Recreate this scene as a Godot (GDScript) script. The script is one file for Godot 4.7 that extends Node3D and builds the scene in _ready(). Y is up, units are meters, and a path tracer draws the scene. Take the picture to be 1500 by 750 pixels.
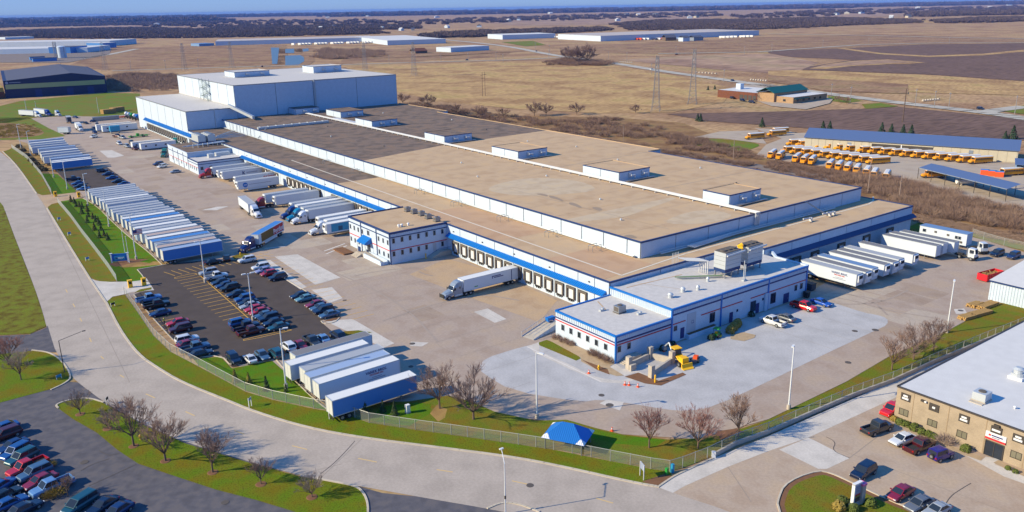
extends Node3D

# An aerial view of a cold-storage warehouse and its truck yards on flat prairie land.
# Metres; y is up; the warehouse's walls run along x and z. The camera hovers 66 m above the origin.

var rng := RandomNumberGenerator.new()
var taken := {}
var kept := {}
var tx := {}


class Geo:
	var v := PackedVector3Array()
	var at := Transform3D.IDENTITY

	func tri(a: Vector3, b: Vector3, c: Vector3) -> void: # counter-clockwise seen from outside
		v.push_back(at * a)
		v.push_back(at * c)
		v.push_back(at * b)

	func quad(a: Vector3, b: Vector3, c: Vector3, d: Vector3) -> void:
		tri(a, b, c)
		tri(a, c, d)

	func box(x0: float, y0: float, z0: float, x1: float, y1: float, z1: float) -> Geo:
		var a := Vector3(x0, y0, z0)
		var b := Vector3(x1, y0, z0)
		var c := Vector3(x1, y0, z1)
		var d := Vector3(x0, y0, z1)
		var e := Vector3(x0, y1, z0)
		var f := Vector3(x1, y1, z0)
		var g := Vector3(x1, y1, z1)
		var h := Vector3(x0, y1, z1)
		quad(a, b, c, d)
		quad(h, g, f, e)
		quad(d, c, g, h)
		quad(b, a, e, f)
		quad(c, b, f, g)
		quad(a, d, h, e)
		return self

	func cbox(p: Vector3, s: Vector3) -> Geo:
		return box(p.x - s.x / 2, p.y - s.y / 2, p.z - s.z / 2, p.x + s.x / 2, p.y + s.y / 2, p.z + s.z / 2)

	func tube(a: Vector3, b: Vector3, r0: float, r1: float, n := 6, cap := true) -> Geo:
		var d := (b - a).normalized()
		var s := d.cross(Vector3.UP if absf(d.y) < 0.9 else Vector3.RIGHT).normalized()
		var t := s.cross(d)
		for i in n:
			var u := TAU * i / n
			var w := TAU * (i + 1) / n
			var p := s * cos(u) + t * sin(u)
			var q := s * cos(w) + t * sin(w)
			quad(a + q * r0, a + p * r0, b + p * r1, b + q * r1)
			if cap:
				tri(a, a + p * r0, a + q * r0)
				tri(b, b + q * r1, b + p * r1)
		return self

	func loft(rings: Array) -> Geo:
		for k in rings.size() - 1:
			var p: Array = rings[k]
			var q: Array = rings[k + 1]
			for i in p.size():
				var j := (i + 1) % p.size()
				quad(p[i], p[j], q[j], q[i])
		for k in [0, rings.size() - 1]:
			var p: Array = rings[k]
			for i in range(1, p.size() - 1):
				if k:
					tri(p[0], p[i], p[i + 1])
				else:
					tri(p[0], p[i + 1], p[i])
		return self

	func flat(poly: PackedVector2Array, y: float, down := false) -> Geo:
		var ids := Geometry2D.triangulate_polygon(poly)
		if ids.is_empty(): # an outline that crosses itself: mend it first
			for q in Geometry2D.offset_polygon(poly, 0.03):
				if not Geometry2D.triangulate_polygon(q).is_empty():
					flat(q, y, down)
			return self
		for i in range(0, ids.size(), 3):
			var a := Vector3(poly[ids[i]].x, y, poly[ids[i]].y)
			var b := Vector3(poly[ids[i + 1]].x, y, poly[ids[i + 1]].y)
			var c := Vector3(poly[ids[i + 2]].x, y, poly[ids[i + 2]].y)
			if ((b - a).cross(c - a).y < 0) == down:
				tri(a, b, c)
			else:
				tri(a, c, b)
		return self

	func prism(poly: PackedVector2Array, y0: float, y1: float) -> Geo:
		flat(poly, y1)
		for i in poly.size():
			var p := poly[i]
			var q := poly[(i + 1) % poly.size()]
			quad(Vector3(p.x, y0, p.y), Vector3(q.x, y0, q.y), Vector3(q.x, y1, q.y), Vector3(p.x, y1, p.y))
		return self

	func profile(pts: Array, z0: float, z1: float) -> Geo: # an outline in x and y, drawn out along z
		var p2 := PackedVector2Array(pts)
		var ids := Geometry2D.triangulate_polygon(p2)
		for i in range(0, ids.size(), 3):
			var a := p2[ids[i]]
			var b := p2[ids[i + 1]]
			var c := p2[ids[i + 2]]
			tri(Vector3(a.x, a.y, z1), Vector3(b.x, b.y, z1), Vector3(c.x, c.y, z1))
			tri(Vector3(a.x, a.y, z0), Vector3(c.x, c.y, z0), Vector3(b.x, b.y, z0))
		for i in p2.size():
			var p := p2[i]
			var q := p2[(i + 1) % p2.size()]
			quad(Vector3(p.x, p.y, z1), Vector3(p.x, p.y, z0), Vector3(q.x, q.y, z0), Vector3(q.x, q.y, z1))
		return self

	func quad4(a: Vector3, b: Vector3, c: Vector3, d: Vector3) -> Geo:
		quad(a, b, c, d)
		return self

	func tri3(a: Vector3, b: Vector3, c: Vector3) -> Geo:
		tri(a, b, c)
		return self

	func quadrel(a: Vector3, b: Vector3, c: Vector3, d: Vector3, out: float) -> Geo: # a face moved outwards a little
		var n := (b - a).cross(d - a).normalized() * out
		quad(a + n, b + n, c + n, d + n)
		return self

	func mesh() -> ArrayMesh:
		var m := ArrayMesh.new()
		var a := []
		a.resize(Mesh.ARRAY_MAX)
		a[Mesh.ARRAY_VERTEX] = v
		m.add_surface_from_arrays(Mesh.PRIMITIVE_TRIANGLES, a)
		return m


func called(base: String) -> String:
	taken[base] = taken.get(base, -1) + 1
	return base if taken[base] == 0 else "%s_%03d" % [base, taken[base]]


func tag(o: Node3D, label: String, category: String, group := "", kind := "") -> void:
	o.set_meta("label", label)
	o.set_meta("category", category)
	if group:
		o.set_meta("group", group)
	if kind:
		o.set_meta("kind", kind)


func thing(base: String, label: String, category: String, at := Vector3.ZERO, turn := 0.0, group := "") -> Node3D:
	var o := Node3D.new()
	o.name = called(base)
	o.position = at
	o.rotation.y = turn
	tag(o, label, category, group)
	add_child(o, true)
	return o


func part(o: Node3D, base: String, m, mat: Material, kind := "") -> MeshInstance3D:
	var i := MeshInstance3D.new()
	i.name = base
	i.mesh = m.mesh() if m is Geo else m
	i.material_override = mat
	if kind:
		i.set_meta("kind", kind)
	o.add_child(i, true)
	return i


func solo(base: String, m, mat: Material, label: String, category: String, group := "", kind := "") -> MeshInstance3D:
	var i := part(self, called(base), m, mat)
	tag(i, label, category, group, kind)
	return i


func struct(base: String, m, mat: Material, label := "") -> MeshInstance3D:
	var i := part(self, called(base), m, mat, "structure")
	if label:
		i.set_meta("label", label)
		i.set_meta("category", base.replace("_", " "))
	return i


func rgb(r: float, g: float, b: float, a := 1.0) -> Color:
	return Color(r / 255.0, g / 255.0, b / 255.0, a)


func paint(c: Color, rough := 0.7, metal := 0.0, coat := 0.0) -> StandardMaterial3D:
	var key := "%s %s %s %s" % [c, rough, metal, coat]
	if not kept.has(key):
		var m := StandardMaterial3D.new()
		m.albedo_color = c
		m.roughness = rough
		m.metallic = metal
		if coat > 0:
			m.clearcoat_enabled = true
			m.clearcoat = coat
			m.clearcoat_roughness = 0.08
		kept[key] = m
	return kept[key]


func noise(key: String, freq: float, stops: Array, seed_: int, octaves := 5, size := 512) -> NoiseTexture2D:
	if not tx.has(key):
		var n := FastNoiseLite.new()
		n.seed = seed_
		n.frequency = freq
		n.fractal_octaves = octaves
		n.noise_type = FastNoiseLite.TYPE_SIMPLEX_SMOOTH
		var g := Gradient.new()
		g.offsets = PackedFloat32Array(stops.map(func(s): return s[0]))
		g.colors = PackedColorArray(stops.map(func(s): return s[1]))
		var t := NoiseTexture2D.new()
		t.width = size
		t.height = size
		t.seamless = true
		t.noise = n
		t.color_ramp = g
		tx[key] = t
	return tx[key]


func grey(x: float) -> Color:
	return Color(x, x, x)


# A ground or wall material: its colour, mottled by a fine pattern every fine_m metres and a coarse one every coarse_m metres.
func earth(c: Color, fine, fine_m: float, coarse, coarse_m: float, rough := 0.95, stretch := Vector3.ONE) -> StandardMaterial3D:
	var m := StandardMaterial3D.new()
	m.albedo_color = c
	m.roughness = rough
	m.metallic_specular = 0.25
	m.albedo_texture = fine
	m.uv1_triplanar = true
	m.uv1_world_triplanar = true
	m.uv1_scale = stretch / fine_m
	m.detail_enabled = true
	m.detail_albedo = coarse
	m.detail_blend_mode = BaseMaterial3D.BLEND_MODE_MUL
	m.detail_uv_layer = BaseMaterial3D.DETAIL_UV_2
	m.uv2_triplanar = true
	m.uv2_world_triplanar = true
	m.uv2_scale = Vector3.ONE / coarse_m
	return m


func pts(a: Array) -> PackedVector2Array:
	var p := PackedVector2Array()
	for i in range(0, a.size(), 2):
		p.push_back(Vector2(a[i], a[i + 1]))
	return p


func rounded(p: PackedVector2Array, closed := true, times := 2) -> PackedVector2Array:
	for k in times:
		var q := PackedVector2Array()
		var n := p.size()
		if not closed:
			q.push_back(p[0])
		for i in (n if closed else n - 1):
			var a := p[i]
			var b := p[(i + 1) % n]
			q.push_back(a.lerp(b, 0.25))
			q.push_back(a.lerp(b, 0.75))
		if not closed:
			q.push_back(p[n - 1])
		p = q
	return p


func sheet(base: String, poly: PackedVector2Array, y: float, mat: Material, label := "") -> MeshInstance3D:
	return struct(base, Geo.new().flat(poly, y), mat, label)


# A raised or flat band of width w along a line.
func band(g: Geo, line: PackedVector2Array, w: float, y0: float, y1: float) -> Geo:
	for i in line.size() - 1:
		var d := (line[i + 1] - line[i])
		if d.length() < 0.02:
			continue
		d = d.normalized()
		var s := Vector2(-d.y, d.x) * w / 2
		var a := line[i] - d * w * 0.1
		var b := line[i + 1] + d * w * 0.1
		if y1 - y0 < 0.002:
			g.flat(PackedVector2Array([a - s, b - s, b + s, a + s]), y1)
		else:
			g.prism(PackedVector2Array([a - s, b - s, b + s, a + s]), y0, y1)
	return g


func dash(g: Geo, a: Vector2, b: Vector2, w: float, y: float) -> void:
	band(g, PackedVector2Array([a, b]), w, y, y)


func nth(n: int) -> String:
	var ones := ["first", "second", "third", "fourth", "fifth", "sixth", "seventh", "eighth", "ninth", "tenth", "eleventh", "twelfth", "thirteenth", "fourteenth", "fifteenth", "sixteenth", "seventeenth", "eighteenth", "nineteenth"]
	if n <= 19:
		return ones[n - 1]
	var tens: String = ["twent", "thirt", "fort"][n / 10 - 2]
	return tens + "ieth" if n % 10 == 0 else tens + "y-" + ones[n % 10 - 1]


func lettering(o: Node3D, text: String, height: float, mat: Material, at: Vector3, turn: float) -> void:
	var key := "text " + text + str(height)
	if not kept.has(key):
		var f := SystemFont.new()
		f.font_names = PackedStringArray(["Droid Sans"])
		f.font_weight = 700
		var t := TextMesh.new()
		t.text = text
		t.font = f
		t.font_size = 32
		t.pixel_size = height / 24.0
		t.depth = 0.03
		t.curve_step = 4.0
		kept[key] = t
	var i := part(o, "lettering", kept[key], mat)
	i.position = at
	i.rotation.y = turn


# A window (dark pane with a frame that stands proud) in a wall. p: middle of the opening; out: the way the wall faces.
func window(o: Node3D, p: Vector3, out: Vector3, w: float, h: float, pane: Material, frame: Material, base := "window") -> MeshInstance3D:
	var key := "%s w %.2f %.2f" % [base, w, h]
	if not kept.has(key):
		kept[key] = Geo.new().box(-w / 2, -h / 2, -0.1, w / 2, h / 2, 0.02).mesh()
		var f := Geo.new()
		f.box(-w / 2 - 0.07, h / 2, -0.1, w / 2 + 0.07, h / 2 + 0.07, 0.07)
		f.box(-w / 2 - 0.09, -h / 2 - 0.08, -0.1, w / 2 + 0.09, -h / 2, 0.1)
		for s in [-1, 1]:
			f.cbox(Vector3(s * (w / 2 + 0.035), 0, -0.015), Vector3(0.07, h, 0.17))
		if w > 0.9:
			f.box(-0.03, -h / 2, -0.1, 0.03, h / 2, 0.05)
		kept[key + "f"] = f.mesh()
	var i := part(o, base, kept[key], pane)
	i.position = p
	i.rotation.y = atan2(out.x, out.z)
	part(i, "frame", kept[key + "f"], frame)
	return i


var M := {}


func light_and_camera() -> void:
	var cam := Camera3D.new()
	cam.name = "camera"
	cam.fov = 34.65
	cam.near = 0.5
	cam.far = 60000.0
	var fwd := Vector3(0, 0, -1).rotated(Vector3.RIGHT, deg_to_rad(-16.86)).rotated(Vector3.UP, deg_to_rad(-36.39))
	var right := fwd.cross(Vector3.UP).normalized().rotated(fwd, deg_to_rad(0.9938))
	cam.transform = Transform3D(Basis(right, right.cross(fwd), -fwd), Vector3(0, 66, 0))
	add_child(cam)
	cam.current = true

	var sky := ProceduralSkyMaterial.new()
	sky.sky_top_color = Color(0.04, 0.19, 0.54).linear_to_srgb()
	sky.sky_horizon_color = Color(0.21, 0.325, 0.54).linear_to_srgb()
	sky.sky_curve = 0.12
	sky.ground_horizon_color = Color(0.18, 0.27, 0.46).linear_to_srgb()
	sky.ground_bottom_color = Color(0.25, 0.22, 0.19).linear_to_srgb()
	var e := Environment.new()
	e.background_mode = Environment.BG_SKY
	e.sky = Sky.new()
	e.sky.sky_material = sky
	e.tonemap_mode = Environment.TONE_MAPPER_LINEAR
	e.tonemap_exposure = 1.42
	e.sdfgi_enabled = true
	e.ssao_enabled = true
	e.ssil_enabled = true
	e.fog_enabled = true
	e.fog_density = 0.000045
	e.fog_light_color = Color(0.42, 0.62, 1.0)
	var w := WorldEnvironment.new()
	w.name = "world"
	w.environment = e
	add_child(w)

	var sun := DirectionalLight3D.new()
	sun.name = "sun"
	sun.light_energy = 1.6
	sun.light_color = Color(1.0, 0.86, 0.57).linear_to_srgb()
	sun.light_angular_distance = 0.5
	sun.shadow_enabled = true
	sun.sky_mode = DirectionalLight3D.SKY_MODE_LIGHT_ONLY
	add_child(sun)
	sun.look_at_from_position(Vector3.ZERO, Vector3(0.818, -0.476, 0.322), Vector3.UP)


func materials() -> void:
	var fine := noise("fine", 0.03, [[0.2, grey(0.95)], [0.8, grey(1.0)]], 3, 6)
	var grain := noise("grain", 0.09, [[0.1, grey(0.88)], [0.9, grey(1.0)]], 5, 4)
	var stain := noise("stain", 0.012, [[0.2, grey(0.935)], [0.5, grey(0.975)], [0.8, grey(1.0)]], 11, 6)
	var warm := noise("warm", 0.012, [[0.2, rgb(240, 233, 226)], [0.5, rgb(250, 247, 244)], [0.8, rgb(255, 249, 238)]], 21, 6)
	var tuft := noise("tuft", 0.05, [[0.1, rgb(205, 206, 190)], [0.5, rgb(236, 237, 224)], [0.9, rgb(255, 252, 244)]], 31, 5)
	var lawn := noise("lawn", 0.014, [[0.2, rgb(255, 222, 190)], [0.45, rgb(240, 236, 214)], [0.75, rgb(214, 246, 180)]], 37, 6)
	var straw := noise("straw", 0.01, [[0.15, rgb(216, 200, 190)], [0.4, rgb(234, 222, 210)], [0.6, rgb(255, 244, 228)], [0.85, rgb(236, 234, 208)]], 41, 6)
	var streak := noise("streak", 0.02, [[0.2, grey(0.8)], [0.6, grey(0.96)], [0.9, grey(1.0)]], 51, 5)
	var gravel := noise("gravel", 0.2, [[0.1, grey(0.84)], [0.9, grey(1.0)]], 61, 3)
	var stalk := noise("stalk", 0.04, [[0.1, rgb(186, 176, 160)], [0.5, rgb(232, 228, 220)], [0.9, rgb(255, 250, 240)]], 101, 6)
	var rough := noise("rough", 0.03, [[0.2, rgb(196, 172, 146)], [0.45, rgb(226, 220, 190)], [0.8, rgb(226, 246, 180)]], 111, 6)
	M.prairie = earth(rgb(190, 166, 140), stalk, 60.0, straw, 520.0, 1.0, Vector3(0.35, 1, 1.0))
	M.wheat = earth(rgb(200, 176, 138), stalk, 50.0, straw, 260.0, 1.0, Vector3(0.3, 1, 1.0))
	M.stubble = earth(rgb(170, 146, 126), stalk, 60.0, straw, 300.0, 1.0, Vector3(0.3, 1, 1.2))
	M.plowed = earth(rgb(122, 98, 88), streak, 40.0, stain, 400.0, 1.0, Vector3(0.2, 1, 1.4))
	M.faded_field = earth(rgb(182, 158, 142), streak, 120.0, straw, 900.0, 1.0, Vector3(0.3, 1, 1.4))
	var blade := noise("blade", 0.05, [[0.12, rgb(196, 174, 138)], [0.4, rgb(228, 226, 190)], [0.6, rgb(248, 252, 220)], [0.9, rgb(216, 240, 166)]], 121, 6)
	M.lawn = earth(rgb(118, 124, 36), blade, 9.0, lawn, 40.0)
	M.bright_lawn = earth(rgb(98, 130, 28), blade, 7.0, lawn, 30.0)
	M.olive_lawn = earth(rgb(128, 122, 54), blade, 8.0, lawn, 36.0)
	M.weeds = earth(rgb(132, 132, 66), blade, 9.0, rough, 50.0)
	M.far_lawn = earth(rgb(128, 134, 62), tuft, 16.0, lawn, 120.0)
	M.dry_grass = earth(rgb(172, 146, 104), tuft, 4.0, straw, 40.0)
	M.brush_soil = earth(rgb(160, 132, 104), tuft, 8.0, straw, 70.0)
	M.mulch = earth(rgb(134, 98, 74), gravel, 2.0, stain, 9.0)
	M.rubble_bed = earth(rgb(190, 166, 136), gravel, 2.2, stain, 8.0)
	M.road = earth(rgb(178, 166, 156), fine, 9.0, stain, 46.0, 0.9)
	M.yard = earth(rgb(172, 157, 147), fine, 12.0, warm, 60.0, 0.9)
	M.tan_yard = earth(rgb(184, 161, 136), fine, 10.0, warm, 45.0, 0.9)
	M.lot = earth(rgb(180, 163, 148), fine, 9.0, warm, 40.0, 0.9)
	M.pale = earth(rgb(182, 180, 182), fine, 8.0, stain, 40.0, 0.9)
	M.apron = earth(rgb(202, 195, 188), fine, 8.0, stain, 30.0, 0.9)
	M.asphalt = earth(rgb(88, 79, 76), grain, 3.0, stain, 30.0, 0.9)
	M.old_asphalt = earth(rgb(106, 104, 112), grain, 3.0, noise("patches", 0.02, [[0.2, grey(0.86)], [0.5, grey(0.93)], [0.72, rgb(255, 250, 242)]], 71, 6), 26.0, 0.9)
	M.gravel_lot = earth(rgb(184, 172, 160), grain, 6.0, warm, 60.0)
	M.ballast = earth(rgb(142, 130, 124), gravel, 3.0, stain, 30.0)
	M.far_road = earth(rgb(184, 178, 168), fine, 30.0, stain, 200.0)
	M.kerb = earth(rgb(206, 194, 176), grain, 2.0, stain, 20.0, 0.9)
	M.joint = paint(rgb(146, 134, 124), 0.95)
	M.skid = paint(rgb(156, 141, 130), 0.95)
	M.stain = paint(rgb(146, 128, 110), 0.95)
	M.slab_light = earth(rgb(180, 168, 157), fine, 12.0, warm, 50.0, 0.9)
	M.slab_dark = earth(rgb(164, 148, 136), fine, 12.0, warm, 50.0, 0.9)
	M.crack = paint(rgb(82, 76, 74), 0.95)
	M.yellow_line = paint(rgb(205, 158, 62), 0.8)
	M.faint_yellow = paint(rgb(200, 170, 118), 0.85)
	M.faint_white = paint(rgb(206, 200, 196), 0.85)
	M.water = paint(rgb(84, 104, 116), 0.3)
	M.tan_roof = earth(rgb(206, 180, 150), gravel, 4.0, warm, 50.0)
	M.grey_roof = earth(rgb(138, 122, 112), gravel, 4.0, noise("streaky", 0.012, [[0.25, grey(0.82)], [0.5, grey(0.95)], [0.72, rgb(255, 244, 232)]], 81, 6), 44.0, 0.95)
	M.white_roof = earth(rgb(208, 204, 202), grain, 5.0, fine, 24.0, 0.85)
	M.wall = earth(rgb(192, 207, 226), fine, 7.0, noise("clean", 0.02, [[0.2, grey(0.975)], [0.8, grey(1.0)]], 91, 4), 24.0, 0.6)
	M.block_wall = earth(rgb(186, 192, 206), grain, 3.0, noise("clean", 0.02, [], 91, 4), 18.0, 0.85)
	M.tan_wall = earth(rgb(174, 158, 138), grain, 4.0, stain, 14.0, 0.9, Vector3(1, 0.25, 1))
	M.blue_trim = paint(rgb(22, 52, 104), 0.5)
	M.bright_blue = paint(rgb(0, 104, 186), 0.45)
	M.red_line = paint(rgb(186, 36, 46), 0.6)
	M.navy_line = paint(rgb(28, 44, 108), 0.6)
	M.seam = paint(rgb(74, 80, 94), 0.7)
	M.grey_mark = paint(rgb(122, 132, 150), 0.7)
	M.frame = paint(rgb(170, 176, 186), 0.5)
	M.dark_frame = paint(rgb(64, 58, 54), 0.6)
	M.glass = paint(rgb(38, 46, 58), 0.08)
	M.dim_glass = paint(rgb(116, 112, 96), 0.15)
	M.rubber = paint(rgb(42, 40, 40), 0.9)
	M.pad = paint(rgb(92, 86, 82), 0.9)
	M.door_white = paint(rgb(206, 208, 212), 0.6)
	M.steel = paint(rgb(150, 154, 160), 0.4, 0.6)
	M.galv = paint(rgb(186, 192, 198), 0.45, 0.3)
	M.pipe_white = paint(rgb(190, 192, 196), 0.5)
	M.concrete = earth(rgb(192, 182, 170), grain, 2.5, stain, 12.0)
	M.yellow = paint(rgb(232, 178, 20), 0.5)
	M.orange = paint(rgb(226, 84, 32), 0.6)
	M.lamp_pole = paint(rgb(206, 210, 216), 0.45)
	M.white = paint(rgb(214, 216, 220), 0.5)
	M.black = paint(rgb(28, 28, 30), 0.6)
	M.wood = earth(rgb(186, 150, 96), grain, 1.0, stain, 5.0)
	M.bark = paint(rgb(104, 86, 74), 0.95)
	M.twig = paint(rgb(132, 108, 98), 0.95)
	M.red_twig = paint(rgb(140, 100, 92), 0.95)
	M.pale_twig = paint(rgb(150, 132, 122), 0.95)
	M.needles = paint(rgb(52, 66, 34), 0.9)
	M.brown_needles = paint(rgb(70, 62, 36), 0.9)
	M.yellow_needles = paint(rgb(120, 108, 40), 0.9)
	M.dark_needles = paint(rgb(40, 62, 40), 0.9)
	M.shrub = paint(rgb(84, 96, 34), 0.9)
	M.yellow_shrub = paint(rgb(150, 128, 58), 0.9)
	M.far_wood = paint(rgb(92, 78, 76), 1.0)
	M.far_bush = paint(rgb(128, 104, 92), 1.0)
	M.pale_bush = paint(rgb(146, 122, 106), 1.0)
	M.fence_post = paint(rgb(158, 160, 158), 0.5, 0.2)
	var wire := StandardMaterial3D.new()
	wire.albedo_color = rgb(168, 174, 176, 0.2)
	wire.transparency = BaseMaterial3D.TRANSPARENCY_ALPHA
	wire.roughness = 0.6
	M.wire = wire
	var dense: StandardMaterial3D = wire.duplicate()
	dense.albedo_color = rgb(170, 178, 184, 0.5)
	M.dense_wire = dense
	M.pale_roof = earth(rgb(208, 190, 166), noise("gravel", 0.2, [], 61, 3), 4.0, noise("warm", 0.012, [], 21, 6), 40.0)
	M.warm_roof = earth(rgb(202, 170, 142), noise("gravel", 0.2, [], 61, 3), 4.0, noise("warm", 0.012, [], 21, 6), 50.0)
	M.pale_line = paint(rgb(206, 196, 180), 0.9)
	M.roof_grime = earth(rgb(172, 158, 142), noise("gravel", 0.2, [], 61, 3), 3.0, noise("patches", 0.02, [], 71, 6), 16.0)
	M.bright_roof = earth(rgb(216, 215, 216), noise("grain", 0.09, [], 5, 4), 6.0, noise("clean", 0.02, [], 91, 4), 30.0, 0.7)
	M.tan_joint = paint(rgb(150, 130, 106), 0.9)
	M.trailer_white = paint(rgb(196, 204, 216), 0.5)
	M.trailer_silver = paint(rgb(156, 174, 202), 0.4, 0.15)  # silver with the blue of shaded, sky-reflecting sides put into its colour
	M.trailer_door = paint(rgb(190, 192, 192), 0.5)
	M.trailer_roof = paint(rgb(158, 162, 170), 0.6)
	M.pale_trailer_roof = paint(rgb(214, 214, 214), 0.6)
	M.grey_trailer_roof = paint(rgb(120, 118, 120), 0.6)
	M.tan_trailer_roof = paint(rgb(176, 156, 146), 0.6)
	M.blue_or_shade_trailer = paint(rgb(62, 122, 190), 0.45)  # blue shade painted into three end trailers; own blue elsewhere
	M.lamp_glass = paint(rgb(220, 224, 228), 0.15)
	M.tail_red = paint(rgb(150, 14, 18), 0.3)
	M.dim_blue = paint(rgb(140, 150, 176), 0.5)
	M.sky_panel = paint(rgb(34, 134, 176), 0.5)
	M.deep_panel = paint(rgb(20, 74, 108), 0.5)
	M.red_bin = paint(rgb(196, 20, 38), 0.5)
	M.pink = paint(rgb(214, 110, 160), 0.6)
	M.skin = paint(rgb(176, 124, 98), 0.6)
	M.hi_vis = paint(rgb(196, 232, 40), 0.6)
	M.hall_blue = paint(rgb(18, 34, 78), 0.6)
	M.hall_roof = paint(rgb(78, 78, 92), 0.7)
	M.hall_dust = paint(rgb(176, 166, 162), 0.9)
	M.hall_band = paint(rgb(160, 168, 120), 0.7)
	M.brick = earth(rgb(120, 78, 62), noise("grain", 0.09, [], 5, 4), 3.0, noise("stain", 0.012, [], 11, 6), 12.0)
	M.sand_brick = earth(rgb(176, 146, 116), noise("grain", 0.09, [], 5, 4), 3.0, noise("stain", 0.012, [], 11, 6), 12.0)
	M.pale_blue_wall = paint(rgb(104, 138, 182), 0.7)
	M.green_roof = paint(rgb(18, 84, 76), 0.5)
	M.blue_roof = paint(rgb(76, 96, 138), 0.6)
	M.cream = earth(rgb(198, 190, 172), noise("grain", 0.09, [], 5, 4), 6.0, noise("clean", 0.02, [], 91, 4), 20.0)
	M.tower = paint(rgb(140, 140, 144), 0.5, 0.3)
	M.green = paint(rgb(40, 140, 50), 0.5)
	M.harvest = earth(rgb(150, 116, 70), noise("grain", 0.09, [], 5, 4), 1.0, noise("patches", 0.02, [], 71, 6), 5.0)
	M.dark_box = paint(rgb(40, 48, 66), 0.5)
	M.blue_trailer_roof = paint(rgb(104, 132, 172), 0.5)
	M.bus_yellow = paint(rgb(226, 152, 14), 0.45)
	M.bus_roof = paint(rgb(206, 206, 208), 0.5)


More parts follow.
